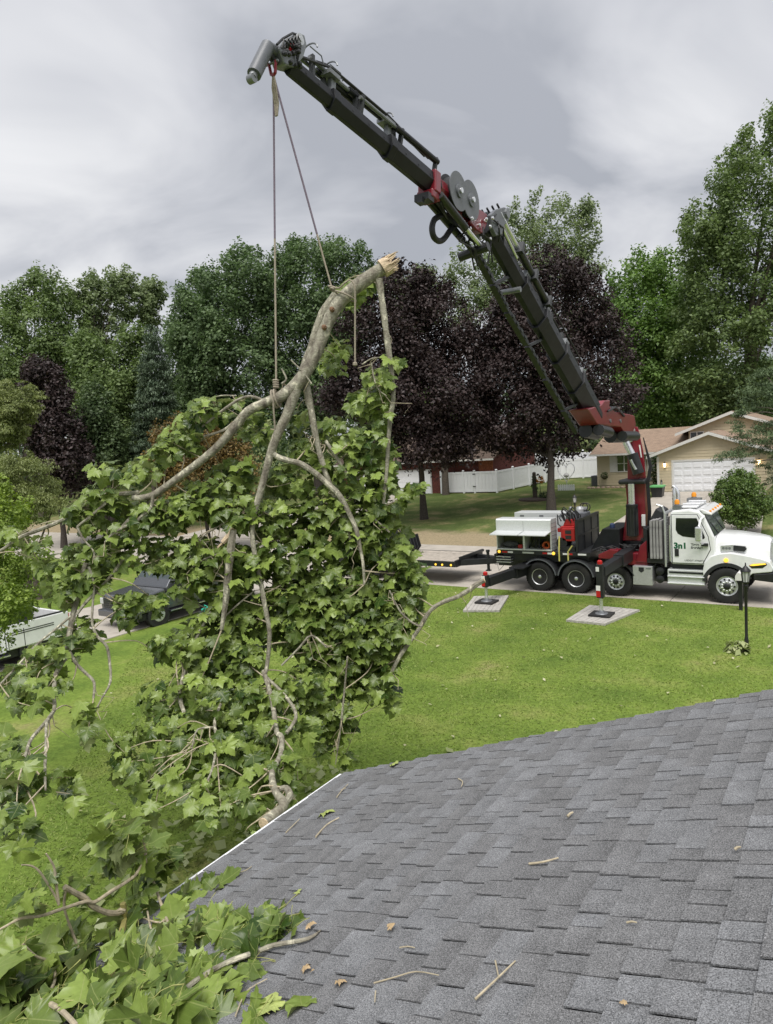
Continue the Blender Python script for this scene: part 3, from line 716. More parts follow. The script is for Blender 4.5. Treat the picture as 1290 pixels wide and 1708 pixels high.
def leafy_mesh(name, c, rad, n, size, mat, mode='ball', seed=0, parent=None):
    """small bushy plant: individual leaf faces round a centre"""
    g = np.random.default_rng(seed + 77)
    d = g.normal(size=(n, 3)); d /= np.linalg.norm(d, axis=1)[:, None]; d[:, 2] = np.abs(d[:, 2]) if mode == 'tuft' else d[:, 2]
    r = g.uniform(.45, 1.0, n) ** .6
    P = np.array(c) + d * r[:, None] * np.array(rad)
    nor = d * .7 + np.array([0, 0, .5]) + g.normal(size=(n, 3)) * .45; nor /= np.linalg.norm(nor, axis=1)[:, None]
    return leaf_faces(name, P, nor, size, mat, g, parent)
def leaf_faces(name, P, nor, size, mat, g, parent, tint=None, aspect=.55, droop=.25, sizevar=.35):
    n = len(P)
    tan = g.normal(size=(n, 3)); tan[:, 2] -= droop * 2
    tan -= nor * (tan * nor).sum(1)[:, None]; tan /= np.linalg.norm(tan, axis=1)[:, None] + 1e-9
    bi = np.cross(nor, tan)
    s = size * g.uniform(1 - sizevar, 1 + sizevar, n)[:, None]
    v = np.empty((n, 4, 3))
    v[:, 0] = P - tan * s * .5; v[:, 2] = P + tan * s * .5
    mid = P + nor * s * .06 * g.uniform(-1, 1, (n, 1)) - tan * s * .06
    v[:, 1] = mid + bi * s * aspect * .5 + nor * s * .08; v[:, 3] = mid - bi * s * aspect * .5 + nor * s * .08
    me = np_mesh(name, v.reshape(-1, 3), np.arange(n * 4).reshape(n, 4), mat, tint if tint is not None else g.uniform(0, 1, n))
    if parent is not None:
        me.vertices.foreach_get("co", (co_ := np.empty(n * 12, np.float32))); o0 = np.array(ORG[parent.name], np.float32)
        me.vertices.foreach_set("co", (co_.reshape(-1, 3) - o0).ravel()); me.update()
    return link(name, me, parent)
M['hosta'] = leaf_mat("hosta_leaf", (0.20, 0.26, 0.08), (0.45, 0.48, 0.25), None, 0.5, 0.2)
M['shrub'] = leaf_mat("shrub_leaf", (0.018, 0.045, 0.010), (0.06, 0.11, 0.022), None, 0.5, 0.15)
M['flower'] = pm("orange_petals", (0.55, 0.22, 0.03), .7, var=.3)
M['brightbush'] = leaf_mat("bright_bush_leaf", (0.045, 0.095, 0.018), (0.15, 0.22, 0.05), None, 0.5, 0.2)
def plant(name, label, c, rad, n, size, mat, mode='ball', seed=0, group=None, cat="plant"):
    t = thing(name, label, cat, (c[0], c[1], c[2] - rad[2] if mode == 'ball' else c[2]), group)
    leafy_mesh("foliage", c, rad, n, size, mat, mode, seed, t)
    b = MB()
    for k in range(4):
        a = k * 1.7; b.tube([(c[0], c[1], c[2] - (rad[2] if mode == 'ball' else .05) - .03), (c[0] + rad[0] * .5 * math.cos(a), c[1] + rad[1] * .5 * math.sin(a), c[2] + rad[2] * .2)], [.02, .008], 5)
    b.build("stem", M['bark'], t); return t
plant("hosta", "pale green hosta growing at the foot of the lawn lantern", (-2.55, 19.0, 0.02), (.32, .28, .26), 70, .2, M['hosta'], 'tuft', 1)
p = onG(945, 818)
pk = thing("picket_planter", "tiny white picket planter under a white heart trellis on the far lawn", "planter", p)
for i in range(9):
    x = p.x - .6 + i * .15
    MB().prism([(x - .055, p.z), (x + .055, p.z), (x + .055, p.z + .4), (x, p.z + .48), (x - .055, p.z + .4)], 'y', p.y - .02, p.y + .01).build("picket", M['vinyl'], pk)
MB().box(p.x - .68, p.x + .68, p.y + .012, p.y + .04, p.z + .15, p.z + .2).build("rail", M['vinyl'], pk)
ht = thing("heart_trellis", "white heart shaped wire trellis standing behind the picket planter", "trellis", (p.x, p.y + .15, p.z))
hp = []
for i in range(33):
    t_ = 2 * PI * i / 32; hp.append((p.x + .052 * 16 * math.sin(t_) ** 3 * .8, p.y + .15, p.z + 1.45 + .05 * (13 * math.cos(t_) - 5 * math.cos(2 * t_) - 2 * math.cos(3 * t_) - math.cos(4 * t_))))
MB().tube(hp, .03, 6).build("heart_wire", M['vinyl'], ht)
MB().tube([(p.x, p.y + .15, p.z - .05), (p.x, p.y + .15, p.z + .62)], .02, 6).build("stake", M['vinyl'], ht)
MB().lathe((p.x, p.y + .15, p.z + .95), (0, 0, 1), [(.02, 0), (.2, .1), (.23, .2), (.16, .32), (.02, .4)], 10).build("hanging_ball", M['trim'], ht, smooth=True)
MB().tube([(p.x, p.y + .15, p.z + 1.3), (p.x, p.y + .15, p.z + 1.75)], .008, 4).build("hanger", M['iron'], ht)
q = onG(893, 829)
ob = thing("garden_post", "mossy stump of a wooden post in the flower bed beside the tree", "post", q)
MB().lathe((q.x, q.y, q.z - .05), (0, 0, 1), [(.17, 0), (.15, 1.0), (.13, 1.85), (.02, 1.9)], 9).build("post", M['bark'], ob); leafy_mesh("vine", (q.x, q.y, q.z + .8), (.24, .24, .9), 240, .14, M['shrub'], 'ball', 3, ob)
q = onG(902, 829)
lf = thing("lily", "orange lily on a thin dark stake in the flower bed", "flower", q)
MB().tube([(q.x, q.y, q.z - .05), (q.x, q.y, q.z + 1.15)], .02, 5).build("stem", M['iron'], lf); leafy_mesh("petals", (q.x, q.y, q.z + 1.25), (.3, .3, .28), 60, .2, M['flower'], 'ball', 4, lf)
q = onG(912, 831); plant("bed_plant", "low green plant at the right end of the flower bed", (q.x, q.y, q.z + .2), (.6, .4, .3), 240, .16, M['shrub'], 'ball', 5)
MB_ = MB().lathe((q.x - .6, q.y, q.z - .08), (0, 0, 1), [(1.5, 0), (1.4, .1), (.1, .13)], 18); tag(MB_.build("flower_bed", M['soil']), kind='structure')
for px, py, lab, sd, rr in ((1004, 806, "small trimmed box shrub by the left corner of the beige house", 6, .42), (1032, 805, "small dark plant in the bed under the beige house window", 7, .3), (940, 783, "dark green shrub against the far white fence", 8, .55), (960, 792, "loose green shrub near the air conditioner", 9, .55)):
    q = onG(px, py + 2); plant("shrub", lab, (q.x, q.y, q.z + rr * .7), (rr, rr, rr * .8), 320, .14, M['shrub'], 'ball', sd, cat="shrub")
for i in range(14):
    x = -17.2 + i * .36
    tag(MB().lathe((x, LY - 1.0 - .1 * math.sin(i), gz(0, 53) - .05), (0, 0, 1), [(.16, 0), (.17, .1), (.1, .17), (.01, .18)], 7).build("edging_stone", M['stone'], None, org=(x, LY - 1, gz(0, 53))), "low tan stone in the bed edging under the beige house window", "stone", "stones edging the house bed")
hb = MB().lathe((-16.2, LY - .35, 1.9), (0, 0, 1), [(.05, 0), (.2, .1), (.24, .24)], 10).build("hanging_basket", M['soil'], None, org=(-16.2, LY - .35, 1.9)); tag(hb, "hanging basket on the beige wall left of the window", "planter")
leafy_mesh("basket_foliage", (-16.2, LY - .35, 2.2), (.3, .3, .3), 120, .13, M['shrub'], 'ball', 12, hb)
q = onG(1097, 812)
cy = thing("climbing_shrub", "tall narrow brownish shrub in the corner beside the garage wall", "shrub", (-12.2, 53, gz(0, 53)))
leafy_mesh("foliage", (-12.2, 53.0, gz(0, 53) + 1.3), (.5, .4, 1.3), 700, .16, M['shrub'], 'ball', 13, cy); MB().tube([(-12.2, 53, 1.2), (-12.15, 53, 3.6)], [.06, .02], 6).build("stem", M['bark'], cy)
q = onG(1098, 829); gx, gy, z = q
gb = thing("wheeled_bin", "green lidded garbage bin behind the truck mast", "bin", q)
b = MB(); b.loft([[(gx - .3, gy - .3, z), (gx + .3, gy - .3, z), (gx + .3, gy + .3, z), (gx - .3, gy + .3, z)], [(gx - .38, gy - .38, z + .65), (gx + .38, gy - .38, z + .65), (gx + .38, gy + .38, z + .65), (gx - .38, gy + .38, z + .65)]]); b.build("body", M['black'], gb)
MB().box(gx - .42, gx + .42, gy - .44, gy + .42, z + .655, z + .78).build("lid", pm("green_plastic", (.12, .40, .14), .5), gb, bevel=.03)
MB().lathe((gx - .38, gy + .4, z + .1), (1, 0, 0), [(.1, 0), (.1, .08)], 12).build("wheel", M['rubber'], gb)

# ================================================================== the crane truck
YN, YF, YC = 24.05, 26.55, 25.3
tk = thing("crane_truck", "white tree service truck with a tall black and red folding crane, parked along the kerb", "truck", (-6.8, YC, 0))
def wheel(parent, x, y, rad, wd, side, kind):
    """side -1: face towards the camera"""
    c = V(x, y, rad)
    ax = V(0, side, 0)
    t = MB().lathe(c - ax * wd, ax, [(rad * .55, 0), (rad * .86, .0), (rad * .97, .03), (rad, .07), (rad, wd - .06), (rad * .965, wd - .02), (rad * .85, wd), (rad * .60, wd - .012), (rad * .54, wd - .03)], 36)
    for k in range(36):        # tread blocks
        a = 2 * PI * k / 36
        d = V(math.cos(a), 0, math.sin(a))
        t.obox(c + d * (rad + .004) - ax * (wd * .5), V(-d.z, 0, d.x) * .028, V(0, wd * .40, 0), d * .012)
    w_ = t.build("wheel", M['rubber'], parent, smooth=True)
    r = rad * .55
    if kind == 'dual':
        pr = [(r * .98, -.05), (r * 1.02, -.005), (r * .95, -.02), (r * .84, -.16), (r * .80, -.17), (r * .30, -.15), (r * .28, -.13)]
    else:
        pr = [(r * .98, -.05), (r * 1.02, -.005), (r * .94, -.01), (r * .86, -.03), (r * .62, .012), (r * .36, .02), (r * .34, .02)]
    rim = MB().lathe(c, ax, pr, 30)
    rim.build("rim", M['alu'], w_, smooth=True)
    off = -.155 if kind == 'dual' else .01
    hb = MB()
    for k in range(10):
        a = 2 * PI * k / 10; rr = r * (.62 if kind == 'dual' else .70)
        hb.lathe(c + V(math.cos(a) * rr, 0, math.sin(a) * rr) + ax * (off - .015), ax, [(.032, 0), (.032, .022), (.002, .024)], 8)
    hb.build("hand_hole", M['black'], w_)
    nb = MB()
    for k in range(10):
        a = 2 * PI * (k + .5) / 10; rr = r * .47
        nb.lathe(c + V(math.cos(a) * rr, 0, math.sin(a) * rr) + ax * (off - .0), ax, [(.019, 0), (.019, .035), (.012, .04)], 6)
    nb.build("lug_nut", M['chrome'], w_)
    if kind == 'dual': MB().lathe(c + ax * -.15, ax, [(r * .34, 0), (r * .34, .06), (r * .28, .11), (r * .12, .135), (.005, .14)], 20).build("hub_cap", M['chrome'], w_, smooth=True)
    else: MB().lathe(c, ax, [(r * .33, .0), (r * .33, .05), (r * .22, .075), (.005, .08)], 20).build("hub", M['black'], w_, smooth=True)
    return w_
for x, rad, wd, kd in ((-9.77, .535, .58, 'dual'), (-8.40, .535, .58, 'dual'), (-6.99, .515, .30, 'flat'), (-3.50, .57, .38, 'flat')):
    wheel(tk, x, YN, rad, wd, -1, kd); wheel(tk, x, YF, rad, wd, 1, kd)
for s in (-1, 1):
    MB().box(-11.75, -2.55, YC + s * .43 - .05, YC + s * .43 + .05, .74, 1.04).build("frame_rail", M['black'], tk)
b = MB()
for x in (-9.77, -8.4, -6.99, -3.5): b.tube([(x, YN + .3, .54), (x, YF - .3, .54)], .11, 10)
b.box(-10.3, -7.9, YC - .3, YC + .3, .5, .75); b.build("axle", M['black'], tk)
b = MB(); b.box(-7.85, -5.0, YC - .75, YC + .75, .5, 1.05); b.build("chassis_box", M['black'], tk, bevel=.03)
for x, r in ((-9.77, .66), (-8.40, .66)):
    for y0, y1 in ((YN - .03, YN + .62), (YF - .62, YF + .03)):
        MB().arc((x, .54), r, r + .03, 8, 172, y0, y1, 18).build("fender", M['darkgrey'], tk)
    MB().arc((x, .54), r - .035, r + .005, 8, 172, YN - .05, YN - .031, 18).build("fender_lip", M['greypaint'], tk)
MB().arc((-6.99, .52), .63, .66, 20, 90, YN + .02, YN + .5, 10).build("fender", M['darkgrey'], tk)
# flatbed
MB().box(-11.46, -7.86, YN + .02, YF - .02, 1.34, 1.49).build("deck", M['black'], tk, bevel=.01)
b = MB(); b.box(-11.3, -8.0, YN + .3, YF - .3, 1.06, 1.33); b.build("deck_frame", M['black'], tk)
for x0, x1, m in ((-11.22, -11.0, 'redlens'), (-10.99, -10.78, 'whitetape'), (-10.4, -9.95, 'alu'), (-9.62, -9.44, 'redlens'), (-9.43, -9.22, 'whitetape'), (-8.85, -8.62, 'whitetape'), (-8.61, -8.5, 'redlens'), (-8.3, -8.0, 'whitetape')):
    MB().box(x0, x1, YN + .012, YN + .019, 1.385, 1.445).build("reflector", M[m], tk)
for x in (-11.34, -9.20): MB().lathe((x, YN + .019, 1.42), (0, -1, 0), [(.06, 0), (.055, .02), (.01, .03)], 12).build("marker_lamp", M['amberlit'], tk)
b = MB(); b.box(-11.6, -11.47, YN + .1, YF - .1, 1.1, 1.3); b.build("rear_bumper", M['black'], tk)
for y in (YN + .35, YF - .35): MB().lathe((-11.6, y, 1.2), (-1, 0, 0), [(.055, 0), (.05, .02)], 12).build("tail_lamp", M['redlens'], tk)
b = MB()
for i in range(3): b.box(-11.5, -10.9, YN + .06, YN + .30, 1.20 - i * .10, 1.225 - i * .10)
b.build("step", M['alu'], tk)
MB().tube([(-11.6, YC, .82), (-12.0, YC, .82)], .07, 10).build("tow_hitch", M['black'], tk)

# tool boxes
def toolbox(y0, y1, z1, near):
    x0, x1 = -11.42, -9.26
    zb, zm = 1.495, 2.10
    t = MB()
    t.prism([(y0, zm), (y1, zm), (y1, z1), (y0 + (.05 if near else 0), z1), (y0, z1 - .05)], 'x', x0, x1) if near else t.box(x0, x1, y0, y1, zb, z1)
    if near:
        t.box(x0, x1, y1 - .03, y1, zb, zm - .001); t.box(x0, x0 + .04, y0, y1 - .031, zb, zm - .001); t.box(x1 - .04, x1, y0, y1 - .031, zb, zm - .001)
        xm = (x0 + x1) / 2 + .02; t.box(xm - .04, xm + .04, y0, y1 - .031, zb, zm - .001)
        for a, c in ((x0 + .041, xm - .041), (xm + .041, x1 - .041)): t.box(a, c, y0, y1 - .031, zb, zb + .05)
    o = t.build("toolbox", M['diamond'], tk, bevel=.012)
    if near:
        MB().box(x0 + .04, xm - .04, y1 - .045, y1 - .031, zb + .05, zm - .01).box(xm + .04, x1 - .04, y1 - .045, y1 - .031, zb + .05, zm - .01).build("lining", M['olive'], o)
        MB().box(xm - .005, xm + .005, y0 - .004, y0 - .001, zm + .01, z1 - .06).build("seam", M['steel'], o)
        for a, c in ((x0 - .02, xm), (xm + .03, x1)):
            lid = MB(); lid.loft([[(a, y0 - .003, zm + .13), (c, y0 - .003, zm + .13), (c, y0 - .003, zm + .10), (a, y0 - .003, zm + .10)], [(a - .02, y0 - .52, zm + .05), (c - .02, y0 - .52, zm + .05), (c - .02, y0 - .52, zm + .02), (a - .02, y0 - .52, zm + .02)]])
            lo = lid.build("lid", M['diamond'], o)
            MB().tube([(c - .1, y0 - .3, zm + .05), (c - .06, y0 + .05, zm - .16)], .012, 6).build("gas_strut", M['black'], lo)
    else:
        for i in range(3):
            x = x0 + .25 + i * .8; MB().box(x, x + .16, y0 - .02, y0 - .001, z1 - .16, z1 - .09).build("latch", M['steel'], o)
    return o
toolbox(YN + .0, YN + .60, 2.67, True)
toolbox(YF - .75, YF - .02, 2.70, False)
b = MB()
for i in range(7):
    for k in range(2): b.box(-9.259, -9.252, YN + .04 + k * .28, YN + .30 + k * .28, 1.6 + i * .15, 1.61 + i * .15)
b.build("end_grille", M['steel'], tk)

# bulkhead across the bed, with red stickers
bk = MB(); X = -8.32
for y in (YN + .04, YN + .84, YN + 1.66, YF - .04): bk.box(X - .04, X + .04, y - .045, y + .045, 1.495, 2.66)
bk.box(X - .045, X + .045, YN, YF, 2.58, 2.665).box(X - .035, X + .035, YN + .09, YF - .09, 2.02, 2.09)
bo = bk.build("bulkhead", M['black'], tk)
for i in range(3):
    y0 = YN + .1 + i * .81
    MB().box(X - .012, X + .012, y0, y0 + .70, 1.5, 2.015).build("panel", M['darkgrey'], bo)
    MB().box(X - .012, X + .012, y0, y0 + .70, 2.095, 2.57).build("panel", M['darkgrey'], bo)
    if i < 2: MB().box(X - .020, X - .0125, y0 + .12, y0 + .62, 2.18, 2.5).build("red_sticker", M['red'], bo)
MB().prism([(-8.0, 1.5), (-6.95, 1.5), (-6.95, 2.28), (-7.55, 2.28)], 'y', YN + .5, YF - .2).build("hydraulic_tank", M['boomblack'], tk, bevel=.02)
MB().lathe((-7.3, YC - .4, 2.28), (0, 0, 1), [(.09, 0), (.09, .12), (.05, .16)], 12).build("filler_cap", pm("navy_cap", (.03, .05, .12), .5), tk)
b = MB()
for i in range(9):
    b.tube([(-8.0 + R.uniform(0, .9), YN + .15 + R.uniform(0, .4), 1.52), (-7.6 + R.uniform(-.2, .5), YN + .2 + R.uniform(0, .3), 1.62 + R.uniform(0, .08)), (-7.2 + R.uniform(0, .6), YN + .1 + R.uniform(0, .4), 1.5)], .02, 6)
b.build("hose_bundle", M['hose'], tk)

# red log grapple unit carried on the bed
gp = thing("hydraulic_winch", "bright red hydraulic winch with black hoses standing on the truck bed", "winch", (-8.75, YN + .6, 1.5))
b = MB(); b.box(-9.0, -8.5, YN + .28, YN + .85, 1.95, 2.38).box(-8.92, -8.45, YN + .2, YN + .30, 1.85, 2.32).box(-9.15, -8.9, YN + .35, YN + .8, 2.15, 2.3)
b.prism([(-8.95, 2.38), (-8.5, 2.38), (-8.62, 2.62), (-8.85, 2.62)], 'y', YN + .4, YN + .75); b.build("housing", M['brightred'], gp, bevel=.025)
for z in (1.93, 2.12): MB().box(-8.80, -8.58, YN + .188, YN + .199, z, z + .13).build("opening", M['black'], gp)
b = MB(); b.lathe((-8.95, YN + .2, 1.78), (0, 1, 0), [(.2, 0), (.2, .05), (.13, .06), (.13, .5), (.2, .51), (.2, .56)], 18); b.box(-9.05, -8.45, YN + .15, YN + .9, 1.5, 1.66); b.build("drum", M['black'], gp)
b = MB()
for a in range(8):
    x = -8.85 + R.uniform(-.15, .3); y = YN + .5 + R.uniform(-.15, .2); h_ = R.uniform(.2, .48)
    b.tube([(x, y, 2.55), (x - .12, y, 2.62 + h_ * .7), (x - .02, y - .06, 2.6 + h_), (x + .18, y - .05, 2.58 + h_ * .6), (x + .2, y, 2.5)], .022, 6)
b.tube([(-9.0, YN + .4, 2.55), (-9.12, YN + .35, 2.8), (-9.1, YN + .33, 2.45), (-8.9, YN + .3, 2.3)], .028, 6); b.build("hose", M['hose'], gp)
b = MB(); b.box(-8.85, -8.65, YN + .45, YN + .62, 2.6, 2.85); b.lathe((-8.74, YN + .5, 2.84), (.4, 0, 1), [(.05, 0), (.06, .2), (.03, .25)], 10); b.build("valve_block", M['steel'], gp, bevel=.01)
MB().tube([(-8.68, YN + .6, 2.8), (-8.67, YN + .6, 3.25)], .008, 4).build("antenna", M['black'], gp)
wc = thing("hydraulic_unit", "grey pump unit with looped hoses behind the black bulkhead top", "machine", (-8.8, YF - .6, 1.5))
b = MB(); b.box(-9.05, -8.5, YF - .9, YF - .3, 1.5, 2.72); b.build("cabinet", M['greypaint'], wc, bevel=.03)
b = MB(); b.lathe((-8.8, YF - .6, 2.72), (0, 0, 1), [(.14, 0), (.14, .1), (.1, .2), (.02, .21)], 14); b.box(-9.0, -8.6, YF - .45, YF - .35, 2.72, 2.88); b.build("filter_head", M['alu'], wc)
b = MB()
for k in range(2): b.tube([(-8.65 + .09 * k + .15 * math.cos(t_), YF - .6, 2.9 + .15 * math.sin(t_)) for t_ in [PI * 2 * i / 16 for i in range(17)]], .02, 6)
b.build("hose_loop", M['hose'], wc)
for i, (x, lab) in enumerate(((-8.98, "upright yellow strap at the near edge of the truck bed"), (-8.65, "slack yellow strap leaning across the truck bed edge"))):
    b = MB(); b.tube([(x, YN - .01, 1.15), (x, YN - .012, 1.5), (x + .01 + .14 * i, YN + .05, 1.72 if i else 2.05)], .03, 5, flat=.4); tag(b.build("ratchet_strap", M['yellow'], None, org=(x, YN, 1.3)), lab, "strap")
def lump(name, c, r, mat, lab, cat, seed, n=220):
    g = random.Random(seed); b = MB(); rings = []
    for i in range(9):
        a = PI * i / 8; rings.append([(c[0] + r[0] * math.sin(a) * math.cos(2 * PI * k / 14) * g.uniform(.78, 1.1), c[1] + r[1] * math.sin(a) * math.sin(2 * PI * k / 14) * g.uniform(.8, 1.08), c[2] - r[2] * math.cos(a) * g.uniform(.85, 1.08)) for k in range(14)])
    b.loft(rings); return tag(b.build(name, mat, None, smooth=True, org=c), lab, cat)
lump("tarpaulin", (-10.95, YN + .28, 1.68), (.36, .20, .13), M['tarp'], "crumpled dark grey tarpaulin inside the left open toolbox", "tarpaulin", 3)
tag(MB().box(-10.62, -10.44, YN + .1, YN + .32, 1.552, 1.68).build("fuel_can", M['brightred'], None, org=(-10.5, YN + .2, 1.55), bevel=.03), "small red can beside the tarpaulin in the open toolbox", "can")
b = MB()
for k in range(5): b.tube([(-9.55 + .12 * math.cos(t_) + R.uniform(-.02, .02), YN + .2 + .05 * k, 1.68 + .11 * math.sin(t_)) for t_ in [PI * 2 * i / 12 for i in range(13)]], .02, 5)
tag(b.build("rope_coil", M['orange'], None, org=(-9.55, YN + .3, 1.55)), "coil of orange rope at the right end of the open toolbox", "rope")
b = MB()
for k in range(12): b.bar((-10.25 + R.uniform(0, .6), YN + .12 + R.uniform(0, .35), 1.56), (-10.1 + R.uniform(0, .5), YN + .2 + R.uniform(0, .3), 1.75 + R.uniform(0, .28)), .03, .03)
tag(b.build("rigging_gear", M['black'], None, org=(-10, YN + .3, 1.55)), "tangle of black rigging gear in the right open toolbox", "rigging gear")

# side boxes, steps, tanks
b = MB().box(-6.42, -5.78, YN + .03, YN + .62, .44, 1.09); sb = b.build("side_box", M['alu'], tk, bevel=.015)
MB().prism([(-6.22, 1.05), (-6.05, 1.05), (-6.05, .93), (-6.135, .87), (-6.22, .93)], 'y', YN + .018, YN + .028).build("box_badge", M['black_text'], sb)
MB().box(-5.98, -5.82, YN + .02, YN + .028, 1.0, 1.04).build("box_latch", M['steel'], sb)
for z in (.66, .93): MB().lathe((-5.55, YN + .05, z), (0, 1, 0), [(.02, 0), (.13, .03), (.13, .6), (.02, .62)], 16).build("air_tank", M['black'], tk, smooth=True)
b = MB(); b.box(-5.30, -4.16, YN + .06, YN + .62, .52, 1.02).box(-5.30, -4.16, YN - .02, YN + .055, .55, .60).box(-5.30, -4.16, YN - .0, YN + .055, .78, .82); b.build("cab_step", M['diamond'], tk, bevel=.02)
MB().box(-5.25, -4.2, YN + .045, YN + .055, .90, .96).build("step_tread", M['black'], tk)
MB().box(-5.2, -4.25, YN + .3, YF - .3, .7, 1.2).build("cab_mount", M['black'], tk)

# ---- cab
CY0, CY1 = YN + .10, YF - .10
prof = [(-5.20, 1.19), (-5.21, 2.86), (-5.12, 2.98), (-4.60, 3.02), (-4.28, 2.96), (-4.17, 2.84), (-3.86, 2.13), (-3.80, 1.5), (-4.12, 1.19)]
b = MB(); b.prism(prof, 'y', CY0, CY1); cab = b.build("cab", M['white'], tk, bevel=.07)
dp = [(-5.13, 1.25), (-5.14, 2.83), (-4.36, 2.83), (-4.05, 2.13), (-3.985, 1.72), (-4.22, 1.25)]
for s, y in ((-1, CY0), (1, CY1)):
    e = y + s * .001
    MB().prism([(-5.15, 1.23), (-5.16, 2.85), (-4.345, 2.85), (-4.03, 2.14), (-3.965, 1.71), (-4.21, 1.23)], 'y', e, e + s * .003).build("door_gap", M['black'], tk)
    door = MB().prism(dp, 'y', e + s * .0035, e + s * .025).build("door", M['white'], tk, bevel=.012)
    MB().prism([(-5.0, 2.735), (-5.015, 2.35), (-4.95, 2.22), (-4.8, 2.13), (-4.16, 2.06), (-4.13, 2.12), (-4.37, 2.735)], 'y', e + s * .0255, e + s * .030).build("door_glass", M['glass'], door)
    MB().box(-5.06, -4.93, e + s * .026, e + s * .05, 1.47, 1.72).build("door_handle", M['black'], door, bevel=.02)
    MB().bar((-5.19, e + s * .08, 1.3), (-5.19, e + s * .08, 2.5), .035, .035).build("grab_rail", M['chrome'], tk)
    mr = MB().box(-4.36, -4.17, e + s * .22, e + s * .46, 2.04, 2.50).build("mirror", M['chrome'], tk, bevel=.04)
    MB().tube([(-4.15, e + s * .0, 2.80), (-4.22, e + s * .2, 2.72), (-4.25, e + s * .33, 2.5)], .035, 8).build("mirror_arm", M['white'], mr)
    MB().tube([(-4.28, e + s * .3, 2.05), (-4.22, e + s * .2, 1.92), (-4.1, e, 1.90)], .02, 8).build("mirror_arm", M['chrome'], mr)
    MB().box(-4.24, -4.03, e + s * .03, e + s * .12, 1.83, 1.93).build("hood_mirror_bracket", M['black'], mr, bevel=.02)
def text(body, p, size, mat, name, parent, off=0.0, sx=1.0):
    cu = bpy.data.curves.new(name, 'FONT'); cu.body = body; cu.size = size; cu.extrude = 0.001; cu.offset = off; cu.materials.append(mat)
    tmp = bpy.data.objects.new(name, cu); COL.objects.link(tmp); me = bpy.data.meshes.new_from_object(tmp); bpy.data.objects.remove(tmp)
    o = bpy.data.objects.new(name, me); COL.objects.link(o); o.parent = parent; o.location = Vector(p) - ORG[parent.name]; o.rotation_euler = (PI / 2, 0, 0); o.scale = (sx, 1, 1); ORG[o.name] = ORG[parent.name]
    return o
ty = CY0 - .0275
text("3n1", (-5.09, ty, 1.735), .26, M['green_text'], "lettering", tk, .014, 1.05)
text("Tree", (-4.56, ty, 1.835), .10, M['black_text'], "lettering", tk, .004, 1.25)
text("Service", (-4.56, ty, 1.735), .10, M['black_text'], "lettering", tk, .004, 1.25)
text("USDOT 3796071", (-4.76, ty, 1.315), .075, M['black_text'], "lettering", tk, .001, 1.1)
# windscreen, visor, lamps
def fr(t, off):   # point on windscreen slope
    x = -4.17 + (.31) * t; z = 2.84 - .71 * t; return x + off * .916, z + off * .40
(xa, za), (xb, zb) = fr(.05, .004), fr(.97, .004)
for y0, y1 in ((CY0 + .13, YC - .02), (YC + .02, CY1 - .13)):
    MB().loft([[(xa, y0 + .05, za), (xa, y1 - .0, za), (xb, y1, zb), (xb, y0, zb)], [(xa + .01, y0 + .05, za + .005), (xa + .01, y1, za + .005), (xb + .01, y1, zb + .005), (xb + .01, y0, zb + .005)]]).build("windscreen", M['windscreen'], tk)
(xa, za), (xb, zb) = fr(.02, .001), fr(1.0, .001)
MB().loft([[(xa, CY0 + .09, za), (xa, CY1 - .09, za), (xb, CY1 - .06, zb), (xb, CY0 + .06, zb)], [(xa + .004, CY0 + .09, za + .002), (xa + .004, CY1 - .09, za + .002), (xb + .004, CY1 - .06, zb + .002), (xb + .004, CY0 + .06, zb + .002)]]).build("windscreen_seal", M['black'], tk)
for y in (CY0 + .7, YC + .55): MB().bar((xb + .03, y, zb + .02), (-4.03, y - .35, 2.56), .02, .02).build("wiper", M['black'], tk)
MB().prism([(-4.30, 3.0), (-4.20, 3.02), (-3.92, 2.88), (-3.93, 2.82), (-4.18, 2.87)], 'y', CY0 + .02, CY1 - .02).build("sun_visor", M['white'], tk, bevel=.03)
for i in range(5):
    y = CY0 + .2 + i * (CY1 - CY0 - .4) / 4; MB().lathe((-4.0, y, 2.93), (.5, 0, .8), [(.04, 0), (.035, .035), (.01, .05)], 10).build("roof_marker", M['amber'], tk)
MB().box(-4.98, -4.40, CY0 + .25, CY1 - .25, 3.03, 3.09).build("roof_pod", M['white'], tk, bevel=.03)
for y in (YC - .5, YC + .45):
    MB().tube([(-4.9, y, 3.11), (-4.35, y, 3.11)], .05, 10).build("air_horn", M['alu'], tk, smooth=True)
def beacon(x, y, z):
    bm_ = MB().lathe((x, y, z), (0, 0, 1), [(.09, 0), (.09, .03), (.06, .05)], 14).build("beacon", M['steel'], tk)
    MB().lathe((x, y, z + .05), (0, 0, 1), [(.08, 0), (.082, .08), (.06, .14), (.01, .16)], 14).build("beacon_lens", M['amber'], bm_, smooth=True)
MB().box(-5.12, -4.86, CY0 + .06, CY0 + .36, 3.0, 3.12).build("beacon_bracket", M['steel'], tk)
beacon(-5.0, CY0 + .2, 3.12); 
MB().box(-4.98, -4.55, YC + .5, YC + .9, 3.09, 3.20).build("beacon_bracket", M['steel'], tk); beacon(-4.78, YC + .7, 3.2)
MB().tube([(-5.32, YF - .45, 1.1), (-5.32, YF - .45, 3.35), (-5.38, YF - .45, 3.52), (-5.5, YF - .45, 3.62)], .07, 12).build("exhaust_stack", M['chrome'], tk, smooth=True)
ex = MB().lathe((-5.3, YC + .1, 3.0), (0, 0, 1), [(.06, 0), (.065, .3), (.055, .5), (.03, .62)], 12).build("intake_stack", M['chrome'], tk, smooth=True)
